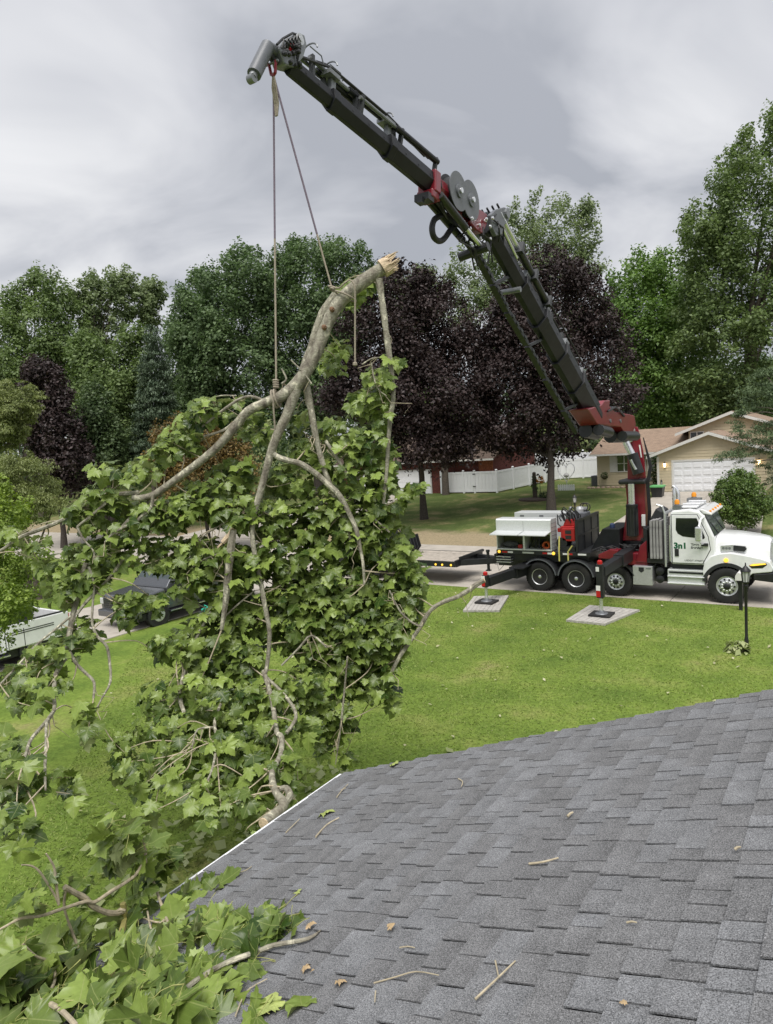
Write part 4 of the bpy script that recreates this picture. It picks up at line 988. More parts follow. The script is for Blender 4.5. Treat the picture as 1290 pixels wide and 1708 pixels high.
# headache rack and grab frame behind the cab
hr = MB()
for y in (CY0 - .02, CY1 + .02): hr.tube([(-5.35, y, 1.1), (-5.35, y, 2.9), (-5.42, y, 3.12), (-5.6, y, 3.18)], .035, 8)
hr.box(-5.38, -5.30, CY0, CY1, 2.85, 2.92); hr.box(-5.36, -5.32, CY0 + .02, CY0 + .25, 1.2, 2.85)
hr.build("headache_rack", M['alu'], tk)
b = MB()
for i in range(16): b.box(-5.30, -5.285, CY0 + .03, CY0 + .09, 1.3 + i * .095, 1.35 + i * .095)
b.build("rack_perforation", M['steel'], tk)
# ---- hood
secs = [(-3.84, 1.03, 2.13, 1.2), (-3.3, .97, 2.11, 1.2), (-2.8, .90, 2.05, 1.2), (-2.45, .82, 1.98, 1.15), (-2.33, .78, 1.90, 1.15)]
rings = []
for x, hw, zt, zb in secs:
    rings.append([(x, YC - hw, zb), (x, YC - hw * 1.0, zt - .30), (x, YC - hw + .10, zt - .10), (x, YC - hw + .32, zt - .015), (x, YC, zt + .015), (x, YC + hw - .32, zt - .015), (x, YC + hw - .10, zt - .10), (x, YC + hw, zt - .30), (x, YC + hw, zb)])
MB().loft(rings).build("hood", M['white'], tk, smooth=True)
for s in (-1, 1):
    y0 = YC + s * 1.22; y1 = YC + s * .80
    c = (-3.50, .57); arcp = [(c[0] + .70 * math.cos(math.radians(a)), c[1] + .70 * math.sin(math.radians(a))) for a in range(172, 20, -8)]
    poly = [(-4.22, 1.0), (-4.16, 1.30), (-3.98, 1.50), (-3.72, 1.60), (-3.40, 1.64), (-3.0, 1.58), (-2.55, 1.49), (-2.30, 1.40), (-2.20, 1.20), (-2.24, 1.08), (-2.78, 1.0)] 
    MB().prism(poly + [p_ for p_ in arcp[::-1] if p_[1] > .72], 'y', y0, y1).build("fender_wing", M['white'], tk, bevel=.035)
    MB().arc(c, .635, .745, 22, 170, y0 + s * .015, y0 - s * .06, 20).build("wheel_flare", M['plastic'], tk)
    hl = MB().prism([(-2.88, 1.255), (-2.78, 1.315), (-2.40, 1.36), (-2.37, 1.30), (-2.50, 1.19), (-2.80, 1.17)], 'y', y0 + s * .004, y0 - s * .02).build("headlamp", M['glass'], tk)
    MB().prism([(-2.86, 1.26), (-2.78, 1.31), (-2.42, 1.352), (-2.40, 1.315), (-2.76, 1.255)], 'y', y0 + s * .010, y0 + s * .0045).build("turn_signal", M['amberlit'], hl)
    MB().lathe((-3.52, y0 + s * .016, 1.40), (0, s, 0), [(.07, 0), (.06, .02), (.01, .03)], 10).build("side_marker", M['amberlit'], tk)
    yv = YC + s * 1.0
    MB().prism([(-3.70, 1.83), (-3.34, 1.87), (-3.34, 1.66), (-3.70, 1.62)], 'y', yv - s * .06, yv + s * .035).build("hood_vent_bezel", M['alu'], tk)
    MB().prism([(-3.33, 1.85), (-3.0, 1.82), (-2.96, 1.74), (-3.02, 1.66), (-3.33, 1.67)], 'y', yv - s * .1, yv + s * .015).build("hood_vent", M['black'], tk)
    for k in range(3): MB().lathe((-3.62 + k * .09, yv + s * .036, 1.755), (0, s, 0), [(.042, 0), (.042, .006), (.026, .006), (.024, .002)], 10).build("vent_emblem", M['steel'], tk)
gr = MB().box(-2.33, -2.255, YC - .62, YC + .62, 1.05, 1.93).build("grille", M['alu'], tk, bevel=.02)
for i in range(9): MB().box(-2.25, -2.235, YC - .55 + i * .125, YC - .47 + i * .125, 1.12, 1.86).build("grille_bar", M['chrome'], gr)
MB().box(-2.30, -2.24, YC - .5, YC + .5, 1.93, 1.99).build("hood_latch", M['chrome'], tk, bevel=.02)
MB().prism([(-2.75, .99), (-2.2, 1.06), (-2.08, 1.0), (-2.08, .74), (-2.75, .80)], 'y', YC - 1.22, YC + 1.22).build("bumper", M['black'], tk, bevel=.03)
# front stabiliser leg, right at the picture's edge
x = -1.72; y = YN + .25
b = MB().box(-2.08, -1.55, y - .12, y + .12, .62, 1.0); b.box(x - .1, x + .1, y - .1, y + .1, .3, 1.15); b.build("front_stabiliser", M['steel'], tk)
MB().lathe((x, y, .05), (0, 0, 1), [(.045, .03), (.045, .3)], 10).build("stabiliser_rod", M['chrome'], tk)
MB().box(x - .42, x + .35, y - .4, y + .35, .005, .06).build("stabiliser_foot", M['rubber'], tk)

# ---- outriggers on the near side
def outrigger(xc, yf, xb, zb, zt, ground=.075):
    b = MB(); b.bar((xb, YC, (zb + zt) / 2), (xc, yf + .12, (zb + zt) / 2), .26, (zt - zb)); o = b.build("outrigger_beam", M['black'], tk, bevel=.015)
    b = MB(); b.bar((xb, YC, (zb + zt) / 2 + .0), (xb + (xc - xb) * .52, YC + (yf - YC) * .52, (zb + zt) / 2), .34, (zt - zb) + .10); b.build("beam_sleeve", M['black'], o, bevel=.015)
    j = MB().box(xc - .10, xc + .10, yf - .10, yf + .10, .62, zt + .10).build("outrigger_jack", M['black'], tk, bevel=.02)
    MB().lathe((xc, yf, zt + .1), (0, 0, 1), [(.08, 0), (.08, .09), (.04, .12)], 12).build("jack_cap", M['redlens'], j)
    for z0, z1, m in ((.86, 1.02, 'whitetape'), (.66, .85, 'redlens')): MB().box(xc - .108, xc + .02, yf - .108, yf - .1005, z0, z1).build("reflector", M[m], j)
    MB().box(xc - .1, xc + .0, yf - .107, yf - .1005, zt - .12, zt + .02).build("placard", M['whitetape'], j)
    MB().lathe((xc, yf, ground), (0, 0, 1), [(.055, .02), (.055, .62)], 14).build("jack_rod", M['chrome'], j, smooth=True)
    f = MB().box(xc - .33, xc + .33, yf - .3, yf + .3, ground + .002, ground + .06).build("jack_foot", M['rubber'], tk, bevel=.01)
    MB().lathe((xc, yf, ground + .06), (0, 0, 1), [(.2, 0), (.19, .015), (.09, .03), (.07, .09)], 16).build("foot_plate", M['steel'], f, smooth=True)
outrigger(-6.62, 21.15, -6.62, 1.28, 1.58)
outrigger(-10.72, 21.55, -10.25, .62, .94)
b = MB(); b.box(-10.42, -10.05, YN - .8, YN + .2, .95, .985); b.build("beam_cover", M['black'], tk)
def plank_mat(cx, cy, corners, lab):
    t = thing("ground_mat", lab, "ground mat", (cx, cy, 0), "outrigger ground mats")
    a, bb, c, d = [Vector((p[0], p[1], 0)) for p in corners]      # a near-left, b far-left, c far-right, d near-right
    n = 9
    for i in range(n):
        t0, t1 = i / n + .004, (i + 1) / n - .004
        p = [a.lerp(d, t0), a.lerp(d, t1), bb.lerp(c, t1), bb.lerp(c, t0)]
        z1 = .07 + R.uniform(-.003, .003)
        MB().loft([[(q.x, q.y, .002) for q in p], [(q.x, q.y, z1) for q in p]]).build("plank", M['matboard'], t)
plank_mat(-6.7, 21.2, [(-7.45, 20.3), (-7.37, 22.3), (-5.74, 22.22), (-6.25, 20.25)], "grey plank mat on the lawn under the outrigger beside the truck's middle wheel")
plank_mat(-10.7, 21.5, [(-11.0, 20.3), (-11.6, 22.3), (-10.45, 22.8), (-9.85, 20.7)], "grey plank mat on the lawn under the rear outrigger by the trailer")
# mats carried upright behind the cab
names = ["outermost of the weathered grey boards stowed upright behind the cab", "second weathered grey board stowed upright behind the cab", "third weathered grey board stowed upright behind the cab", "weathered grey board nearest the cab in the upright stack"]
for i in range(4):
    x = -5.83 + i * .10
    o = MB().box(x, x + .075, YN + .02 + .015 * (i % 2), YN + 1.3, 1.36, 2.64 + .02 * ((i * 7) % 3)).build("stowed_mat", M['matedge'], None, org=(x, YN + .6, 1.36), bevel=.006); tag(o, names[i], "ground mat", "mats stowed behind the cab")
MB().box(-5.95, -5.36, YN + .1, YF - .1, 1.2, 1.355).build("mat_rack", M['black'], tk)
MB().box(-5.98, -5.90, YN + .25, YN + .6, 1.36, 2.4).build("control_box", M['black'], tk, bevel=.02)

# ================================================================== the crane on the truck
BPX = lambda y: -6.5 + 0.0184 * (25.3 - y)
def bp(px, py, off=0.0):
    """point where the picture ray meets the boom's vertical plane, moved sideways by off"""
    d = ray(px, py); k = (-6.5 + .0184 * 25.3 + off) / (d.x + .0184 * d.y)
    return CAM + d * k
SIDE = V(1, .0184, 0).normalized()          # the boom's right-hand side
MB().box(-7.25, -5.98, YN + .25, YF - .25, 1.06, 1.5).build("crane_base", M['red'], tk, bevel=.04)
MB().prism([(-7.6, 1.28), (-6.95, 1.28), (-6.9, 1.60), (-7.2, 1.62), (-7.6, 1.42)], 'y', YN + .1, YN + .55).build("base_wing", M['red'], tk, bevel=.02)
MB().prism([(-6.35, 1.2), (-5.98, 1.2), (-5.98, 1.95), (-6.2, 1.75)], 'y', YN + .18, YN + .7).build("base_wing", M['red'], tk, bevel=.02)
MB().lathe((-6.55, YC, 1.5), (0, 0, 1), [(.58, 0), (.58, .12), (.48, .2), (.48, .32)], 24).build("slewing_ring", M['black'], tk)
b = MB()
for k in range(24):
    a = 2 * PI * k / 24; b.obox((-6.55 + .55 * math.cos(a), YC + .55 * math.sin(a), 1.66), V(math.cos(a), math.sin(a), 0) * .05, V(-math.sin(a), math.cos(a), 0) * .04, (0, 0, .05))
b.build("rack_teeth", M['black'], tk)
mast = MB().loft([[(-6.98, YC - .38, 1.8), (-6.12, YC - .38, 1.8), (-6.12, YC + .38, 1.8), (-6.98, YC + .38, 1.8)], [(-6.86, YC - .34, 2.6), (-6.16, YC - .34, 2.6), (-6.16, YC + .34, 2.6), (-6.86, YC + .34, 2.6)],
                  [(-6.80, YC - .32, 3.3), (-6.18, YC - .32, 3.3), (-6.18, YC + .32, 3.3), (-6.80, YC + .32, 3.3)], [(-6.84, YC - .34, 3.95), (-6.14, YC - .34, 3.95), (-6.14, YC + .34, 3.95), (-6.84, YC + .34, 3.95)]]).build("mast", M['red'], tk, bevel=.04)
lc = MB().lathe((-6.56, YC - .55, 2.0), (0, 0, 1), [(.06, 0), (.19, .03), (.19, 1.0), (.2, 1.03), (.2, 1.12), (.12, 1.14)], 20).build("lift_cylinder", M['black'], tk, smooth=True)
MB().lathe((-6.56, YC - .55, 3.12), (0, 0, 1), [(.11, 0), (.11, .72)], 18).build("cylinder_rod", M['chrome'], lc, smooth=True)
b = MB()
for k in range(12):
    a = 2 * PI * k / 12; b.tube([(-6.56 + .195 * math.cos(a), YC - .55 + .195 * math.sin(a), 2.05), (-6.56 + .195 * math.cos(a), YC - .55 + .195 * math.sin(a), 2.98)], .012, 4)
b.build("cylinder_rib", M['darkgrey'], lc)
MB().box(-7.0, -6.08, YC - .62, YC + .42, 3.82, 3.98).build("mast_head", M['black'], tk, bevel=.06)
MB().prism([(-6.0, 2.0), (-5.55, 2.05), (-5.5, 2.9), (-5.72, 3.02), (-5.9, 2.7)], 'y', YC - .7, YC + .2).build("control_cover", M['plastic'], tk, bevel=.06)
MB().box(-5.86, -5.66, YC - .709, YC - .701, 2.42, 2.56).build("warning_sticker", pm("yellow_sticker", (.75, .45, .05), .5), tk)
b = MB(); b.box(-6.2, -5.5, YC - .9, YC - .5, 1.9, 1.99); b.prism([(-6.1, 1.5), (-5.9, 1.5), (-5.9, 2.3), (-6.1, 2.4)], 'y', YC - 1.0, YC - .5); b.build("mast_bracket", M['black'], tk, bevel=.02)
b = MB()
for i in range(10):
    a = R.uniform(0, .8); b.tube([(-6.9 + a, YC - .6, 1.55), (-6.95 + a + R.uniform(-.1, .1), YC - .75, 1.75), (-6.6 + R.uniform(-.3, .6), YC - .8, 1.65), (-6.3 + R.uniform(-.3, .5), YC - .65, 1.45)], .022, 6)
for i in range(4): b.tube([(-6.12 + i * .03, YC - .36, 2.0), (-6.05 + i * .03, YC - .42, 2.9), (-6.1 + i * .03, YC - .38, 3.85), (-6.0 + i * .03, YC - .3, 4.4), (-6.2, YC - .2, 5.4)], .018, 6)
b.build("hose", M['hose'], tk)
MB().box(-6.28, -6.16, YC - .44, YC - .35, 2.35, 2.75).build("valve", M['whitetape'], tk, bevel=.01)

def at_y(px, py, Y=YC): return atY(px, py, Y)
# inner boom: two red cheek plates rising from the mast head
for off, nm in ((.0, 1), (.55, 2)):
    P = [at_y(x, y, YC - .28 + off) for x, y in ((1078, 797), (1074, 755), (1064.5, 712), (1055, 711), (1053.5, 735), (1060, 760), (1066, 797))]
    MB().xprism(P, (0, .035, 0)).build("inner_boom_plate", M['red'], tk, bevel=.015)
P = [at_y(x, y, YC) for x, y in ((1070, 800), (1072, 770), (1066, 745), (1058, 720), (1050, 760), (1050, 800))]
MB().xprism(P, (0, .24, 0)).build("inner_boom", M['red'], tk, bevel=.03)
MB().xprism([at_y(x, y, YC - .32) for x, y in ((1068.4, 742), (1071.5, 763), (1069.5, 763), (1066, 742))], (0, .004, 0)).build("boom_sticker", M['whitetape'], tk)
kc = MB().tube([at_y(1066, 790, YC - .5), at_y(1055, 757, YC - .5)], .19, 16).build("knuckle_cylinder", M['black'], tk, smooth=True)
MB().tube([at_y(1056, 760, YC - .5), at_y(1044, 737, YC - .5)], .12, 16).build("cylinder_rod", M['chrome'], kc, smooth=True)
MB().tube([at_y(1062, 783, YC - .62), at_y(1054, 766, YC - .62)], .08, 8).build("cylinder_valve", M['alu'], kc)
b = MB()
for px, py in ((1051, 714), (1056, 718), (1053, 733)): b.lathe(at_y(px, py, YC - .35), (0, -1, 0), [(.09, 0), (.09, .12), (.03, .14)], 12)
b.build("pivot_pin", M['alu'], tk)
MB().tube([at_y(1052, 712, YC - .4), at_y(1053.5, 700, YC - .4), at_y(1051.5, 699, YC - .4), at_y(1051, 709, YC - .4)], .025, 6).build("pin_handle", M['whitetape'], tk)

# main boom axis, in the boom plane
A0, A1 = bp(985, 690), bp(808, 372)
ax = (A1 - A0).normalized(); UPB = SIDE.cross(ax).normalized()
if UPB.z < 0: UPB = -UPB
def along(px, py, P0, a):
    """point on the axis nearest the picture ray"""
    d = ray(px, py).normalized(); w0 = P0 - CAM
    bq = a.dot(d); den = 1 - bq * bq
    return P0 + a * ((bq * d.dot(w0) - a.dot(w0)) / den)
def boomsec(P, Q, wd, ht, mat, name, parent, U):
    rg = lambda p: [p + SIDE * wd * x + U * ht * y for x, y in ((-.5, -.03), (-.44, .44), (-.37, .5), (.37, .5), (.44, .44), (.5, -.03), (.14, -.5), (-.14, -.5))]
    return MB().loft([rg(P), rg(Q)]).build(name, mat, parent, bevel=.008)
# red root casting
horn = [(966, 683), (990, 676), (995, 669), (1005, 668.5), (1004, 678), (1014, 688), (1040, 692), (1047, 694), (1050, 709), (1045, 722), (1030, 723), (1024, 713), (998, 711), (984, 709)]
hp3 = [bp(x - 2, y) for x, y in horn]
MB().xprism(hp3, SIDE * .27).build("boom_root", M['red'], tk, bevel=.03)
b = MB()
for x0, y0, x1, y1 in ((984, 718, 1002, 722), (1025, 728, 1048, 728)):
    p, q = bp(x0, y0), bp(x1, y1)
    MB().tube([p - SIDE * .12, q - SIDE * .12], .2, 12).build("knuckle_cylinder", M['black'], tk, smooth=True); MB().tube([p + SIDE * .25, q + SIDE * .25], .16, 12).build("knuckle_cylinder", M['black'], tk, smooth=True)
for x, y in ((1018, 702), (1035, 702)): MB().lathe(bp(x, y, .27), SIDE, [(.06, 0), (.06, .03)], 10).build("pin_boss", M['steel'], tk)
b = MB()
for i in range(4):
    b.tube([bp(1005 + i * 3, 686, .1 * i), bp(1015 + i * 4, 679, .1 * i), bp(1032, 683, .1 * i), bp(1042, 694, .1 * i)], .03, 6)
b.build("hose", M['hose'], tk)
cuts = [(985, 690), (957, 640), (930, 591), (897, 532), (866, 476), (812, 379)]
wds = [.58, .53, .475, .41, .34]
pts = [along(x, y, A0, ax) for x, y in cuts]
for i in range(5):
    Pn = pts[i] - ax * .25; Q = pts[i + 1]
    s_ = boomsec(Pn, Q, wds[i], wds[i] * 1.12, M['boomblack'], "boom_section", tk, UPB)
    cl = boomsec(Q - ax * .13, Q + ax * .05, wds[i] * 1.09, wds[i] * 1.12 * 1.08, M['boomblack'], "boom_collar", s_, UPB)
    for k in (-1, 1): MB().obox(Q - ax * .05 + UPB * wds[i] * .62 + SIDE * k * wds[i] * .3, ax * .12, SIDE * .05, UPB * .09).build("collar_bracket", M['steel'], s_)
    nh = MB(); ln = (Q - Pn).length
    for k in range(3): nh.lathe(Pn + ax * ln * (.3 + .25 * k) + SIDE * wds[i] * .5 + UPB * wds[i] * .2, SIDE, [(.028, 0), (.028, .004)], 8)
    nh.build("wear_pad_hole", M['black'], s_)
# extension cylinders over the boom
for k, (i0, i1, oy) in enumerate(((3, 5, .17), (2, 4, -.02), (1, 3, -.18))):
    P, Q = pts[i0], pts[i1]
    h0 = wds[i0] * .62 + .16
    c_ = MB().tube([P + UPB * h0 + SIDE * oy, P.lerp(Q, .62) + UPB * h0 + SIDE * oy], .085, 12).build("extension_cylinder", M['black'], tk, smooth=True)
    MB().tube([P.lerp(Q, .6) + UPB * h0 + SIDE * oy, Q - ax * .1 + UPB * h0 + SIDE * oy], .05, 10).build("cylinder_rod", M['chrome'], c_, smooth=True)
    for t in (0.02, .33, .62): MB().obox(P.lerp(Q, t) + UPB * h0 + SIDE * oy, ax * .05, SIDE * .13, UPB * .13).build("cylinder_clamp", M['darkgrey'], c_)
b = MB()
for k in range(4):
    o = SIDE * (-.2 + .11 * k); b.tube([pts[j] + UPB * (wds[min(j, 4)] * .62 + .30 + .02 * k) + o for j in range(1, 6)], .022, 6)
b.build("hose", M['hose'], tk)
for j in range(1, 5):
    hk = MB(); c = pts[j] + UPB * (wds[j - 1] * .62 + .34)
    hk.tube([c + SIDE * (.15 * math.cos(t)) + UPB * (.0 + .12 * math.sin(t)) for t in [PI * i / 8 for i in range(9)]], .018, 6); hk.build("hose_guide", M['steel'], tk)
# hose track slung under the boom
tr_px = [(792, 418), (822, 474), (846, 520), (880, 577), (910, 632), (940, 684), (962, 722)]
tp = []
for x, y in tr_px: tp.append(bp(x, y, -.1))
b = MB()
for i in range(len(tp) - 1): b.bar(tp[i], tp[i + 1].lerp(tp[i], .06), .13, .10, UPB)
ht_ = b.build("hose_track", M['plastic'], tk)
b = MB()
for i in (1, 3, 5): b.bar(tp[i] + SIDE * .02, along(tr_px[i][0], tr_px[i][1], A0, ax) - UPB * .1, .06, .06)
b.build("track_bracket", M['black'], ht_)
b = MB()
for i in range(len(tp) - 1):
    for k in range(4):
        c = tp[i].lerp(tp[i + 1], .15 + .2 * k) + SIDE * .09; b.obox(c, ax * .05, SIDE * .006, UPB * .035)
b.build("track_link", M['darkgrey'], ht_)

# elbow between boom and jib
b = MB(); E1 = pts[5]
for s in (-1, 1):
    P = [bp(x, y) for x, y in ((802, 362), (812, 353), (826, 349), (834, 352), (834, 372), (826, 380), (822, 395), (812, 397), (806, 385))]
    b.xprism([p + SIDE * s * .17 for p in P], SIDE * .045)
b.build("elbow_casting", M['greypaint'], tk, bevel=.02)
MB().tube([bp(829, 360) - SIDE * .26, bp(829, 360) + SIDE * .26], .10, 14).build("elbow_pin", M['steel'], tk)
ec = MB().tube([bp(836, 366, -.05), bp(868, 432, -.05)], .055, 10).build("elbow_cylinder", M['black'], tk, smooth=True)
MB().tube([bp(829, 362, .12), bp(862, 430, .12)], .045, 10).build("cylinder_rod", M['chrome'], ec, smooth=True)
MB().tube([bp(853, 485) - SIDE * .24, bp(853, 485) + SIDE * .22], .06, 12).build("cross_pin", M['steel'], tk)
J0, J1 = bp(800, 376), bp(474, 105)
jx = (J1 - J0).normalized(); UPJ = SIDE.cross(jx).normalized()
if UPJ.z < 0: UPJ = -UPJ
jc = [(800, 376), (716, 308), (644, 246), (550, 168), (480, 110)]
jw = [.28, .29, .235, .19]
jp = [along(x, y, J0, jx) for x, y in jc]
P = [bp(x, y) for x, y in ((776, 357), (790, 352), (802, 360), (801, 378), (794, 392), (784, 386), (772, 372))]
MB().xprism(P, SIDE * .15).build("jib_bracket", M['red'], tk, bevel=.02)
for i in range(4):
    Pn = jp[i] - jx * (.2 if i else 0); Q = jp[i + 1]
    s_ = boomsec(Pn, Q, jw[i], jw[i] * 1.15, M['red'] if i == 0 else M['greypaint'] if i == 9 else M['boomblack'], "jib_section", tk, UPJ)
    if i:
        nh = MB(); ln = (Q - Pn).length
        for k in range(3): nh.lathe(Pn + jx * ln * (.25 + .25 * k) + SIDE * jw[i] * .5 + UPJ * jw[i] * .15, SIDE, [(.016, 0), (.016, .003)], 8)
        nh.build("wear_pad_hole", M['black'], s_)
    if i in (1, 2):
        boomsec(Q - jx * .12, Q + jx * .03, jw[i] * 1.10, jw[i] * 1.15 * 1.08, M['boomblack'], "jib_collar", s_, UPJ)
        MB().obox(Q - jx * .04 + UPJ * jw[i] * .8, jx * .05, SIDE * .04, UPJ * .12).build("collar_bracket", M['steel'], s_); MB().obox(Q + UPJ * (jw[i] * .8 + .16), jx * .12, SIDE * .10, UPJ * .03).build("collar_bracket", M['steel'], s_)
# clamp at the jib's root
b = MB(); c = jp[1]
b.obox(c, jx * .10, SIDE * .18, UPJ * .19); b.obox(c - UPJ * .24 + jx * .03, jx * .14, SIDE * .16, UPJ * .07); b.build("jib_clamp", M['red'], tk, bevel=.02)
MB().obox(c - UPJ * .33 + jx * .18, jx * .10, SIDE * .14, UPJ * .06).obox(c - UPJ * .40 + jx * .30, jx * .04, SIDE * .05, UPJ * .05).build("clamp_stop", M['black'], tk)
for s in (-.16, .17):
    a0, a1, a2 = bp(707, 325, s), bp(772, 400, s), bp(797, 422, s)
    if s > 0: a0, a1, a2 = bp(734, 325, s), bp(777, 380, s), bp(804, 412, s)
    c_ = MB().tube([a0, a1], .07, 12).build("jib_cylinder", M['black'], tk, smooth=True)
    MB().tube([a1, a2], .045, 10).build("cylinder_rod", M['chrome'], c_, smooth=True)
MB().tube([bp(790, 424) - SIDE * .3, bp(790, 416) + SIDE * .32], .09, 12).build("cross_pin", M['black'], tk)
MB().tube(smooth_path([bp(x, y, -.1) for x, y in ((735, 360), (725, 366), (721, 380), (724, 395), (733, 402), (742, 397), (752, 383), (764, 372))], [.055] * 8, 4)[0], .055, 10).build("hose_loop", M['hose'], tk, smooth=True)
b = MB()
for k in range(6): b.tube([bp(720 + k * 3, 332 + k, -.15 + .06 * k), bp(738 + k * 2, 352 + k * 3, -.1), bp(757 + k * 3, 362 + k * 4, -.1 + .04 * k), bp(785, 385 + k * 3, .0)], .02, 6)
b.build("hose", M['hose'], tk)
# hose reels
for (px, py, rr) in ((757, 321, .345), (777.5, 336, .36)):
    c = bp(px, py, .10)
    rl = MB().lathe(c + SIDE * .09, SIDE, [(.03, 0), (rr, .002), (rr, .018), (rr * .35, .02), (rr * .35, .05), (rr * .13, .055), (.01, .06)], 32).build("hose_reel", M['greypaint'], tk, smooth=True)
    MB().lathe(c - SIDE * .10, SIDE, [(rr * .8, .0), (rr * .8, .19)], 28).build("wound_hose", M['hose'], rl, smooth=True)
    MB().lathe(c - SIDE * .12, SIDE, [(.03, 0), (rr, .0), (rr, .018), (.03, .02)], 32).build("reel_flange", M['plastic'], rl, smooth=True)
    MB().lathe(c + SIDE * .15, SIDE, [(.05, 0), (.05, .03), (.005, .035)], 12).build("reel_hub", M['chrome'], rl, smooth=True)
b = MB(); b.bar(bp(750, 345, .05), bp(768, 352, .05), .1, .1); b.bar(bp(757, 321, .0), bp(752, 350, .0), .08, .08); b.bar(bp(777, 336, .0), bp(772, 362, .0), .08, .08); b.build("reel_bracket", M['red'], tk)
# jib extension cylinders and hoses above the jib
for k, (t0, t1, hh, oy) in enumerate(((-.03, .60, .17, .09), (.30, .88, .21, -.02), (.55, 1.0, .16, -.10))):
    P, Q = jp[1].lerp(jp[4], t0), jp[1].lerp(jp[4], t1)
    P = P + UPJ * (hh + .24) + SIDE * oy; Q = Q + UPJ * (hh + .17) + SIDE * oy
    c_ = MB().tube([P, P.lerp(Q, .58)], .052, 12).build("extension_cylinder", M['boomblack'], tk, smooth=True)
    MB().tube([P.lerp(Q, .56), Q], .028, 8).build("cylinder_rod", M['steel'], c_, smooth=True)
    for t_ in (.02, .5, .97):
        u_ = P.lerp(Q, t_); MB().bar(u_ + UPJ * .06, u_ - UPJ * (hh + .10) - SIDE * oy * .6, .07, .05, jx).build("cylinder_bracket", M['darkgrey'], c_)
b = MB()
for k in range(3): b.tube([jp[1] + UPJ * (.40 + .06 * k) + SIDE * (.05 - .08 * k), jp[2] + UPJ * (.50 + .06 * k) + SIDE * (.04 - .07 * k), jp[3] + UPJ * (.45 + .05 * k) + SIDE * (.04 - .06 * k), jp[4] + UPJ * (.16 + .03 * k) + SIDE * (.03 - .05 * k)], .017, 6)
b.build("hose", M['hose'], tk)
for j, t in ((2, 0), (3, 0), (3, .5)):
    c = jp[j].lerp(jp[min(j + 1, 4)], t) + UPJ * .46
    hk = MB(); hk.tube([c + SIDE * (.13 * math.cos(a)) + UPJ * (.0 + .09 * math.sin(a)) for a in [PI * i / 8 for i in range(9)]], .012, 6); hk.tube([c + UPJ * .06, c + UPJ * .07 - jx * .25, c + UPJ * -.02 - jx * .3], .010, 5); hk.build("hose_guide", M['steel'], tk)
# tangled hoses round the elbow
b = MB()
for i in range(14):
    x, y = 770 + R.uniform(0, 62), 352 + R.uniform(0, 50); o_ = R.uniform(-.1, .28)
    b.tube([bp(x, y, o_), bp(x + R.uniform(-14, 8), y + R.uniform(2, 16), o_ + .05), bp(x + R.uniform(-6, 16), y + R.uniform(16, 34), o_), bp(x + R.uniform(0, 24), y + R.uniform(30, 62), o_ - .06)], .018, 6)
b.build("hose", M['hose'], tk)
b = MB()
for i in range(12):
    c = bp(772 + R.uniform(0, 55), 355 + R.uniform(0, 45), R.uniform(.1, .26)); b.lathe(c, SIDE, [(.035, 0), (.035, .03), (.015, .04)], 8)
b.build("hose_fitting", M['chrome'], tk)
# jib head
b = MB()
H = [bp(x, y) for x, y in ((456, 84), (466, 72), (487, 58), (499, 62), (503, 80), (497, 100), (482, 116), (466, 112))]
b.xprism(H, SIDE * .10); b.build("jib_head", M['steel'], tk, bevel=.02)
b = MB()
for i in range(14):
    c = bp(468 + R.uniform(0, 34), 76 + R.uniform(0, 38), R.uniform(.08, .2)); b.lathe(c, SIDE, [(.03, 0), (.03, .04), (.015, .05)], 8)
for i in range(5): b.tube([bp(470 + 5 * i, 80, .12), bp(474 + 6 * i, 66 - 2 * i, .14), bp(486 + 4 * i, 76, .16), bp(496, 92 + 3 * i, .12)], .012, 6)
b.build("head_fitting", M['black'], tk)
MB().tube([bp(462, 74, .1), bp(472, 64, .1), bp(488, 55, .1), bp(494, 57, .1), bp(496, 66, .1)], .016, 6).build("guard_hoop", M['black'], tk)
MB().xprism([bp(x, y, .125) for x, y in ((483, 72), (491, 70), (492, 78), (485, 85), (481, 82))], SIDE * .004).build("red_flag", M['brightred'], tk)
b = MB(); b.lathe(bp(499, 66, .11), SIDE, [(.07, 0), (.07, .03), (.03, .03), (.03, .04)], 14); b.build("pulley", M['alu'], tk)
st = MB().tube([bp(447, 77), bp(424, 124)], .088, 18).build("stub_cylinder", M['greypaint'], tk, smooth=True)
MB().tube([bp(461, 86), bp(445, 78)], .075, 12).build("stub_arm", M['greypaint'], st, smooth=True)
MB().tube([bp(425, 121), bp(421, 129)], .055, 12).lathe(bp(420, 131) - SIDE * .045, SIDE, [(.055, 0), (.055, .09)], 14).build("stub_eye", M['steel'], st, smooth=True)
MB().tube([bp(448, 88), bp(455, 98), bp(462, 104)], .045, 8).build("hook_bracket", M['black'], st)

# ropes and shackle
hk0 = bp(455, 110)
b = MB(); b.tube([hk0 + V(0, 0, .05) + SIDE * .06, hk0 - V(0, 0, .09) + SIDE * .035, hk0 - V(0, 0, .12), hk0 - V(0, 0, .09) - SIDE * .035, hk0 + V(0, 0, .05) - SIDE * .06], .02, 8)
o = b.build("shackle", M['red'], None, org=hk0); tag(o, "red shackle hanging from the tip of the crane jib", "shackle")
MB().tube([hk0 + V(0, 0, .04) - SIDE * .1, hk0 + V(0, 0, .04) + SIDE * .1], .016, 8).build("pin", M['steel'], o)

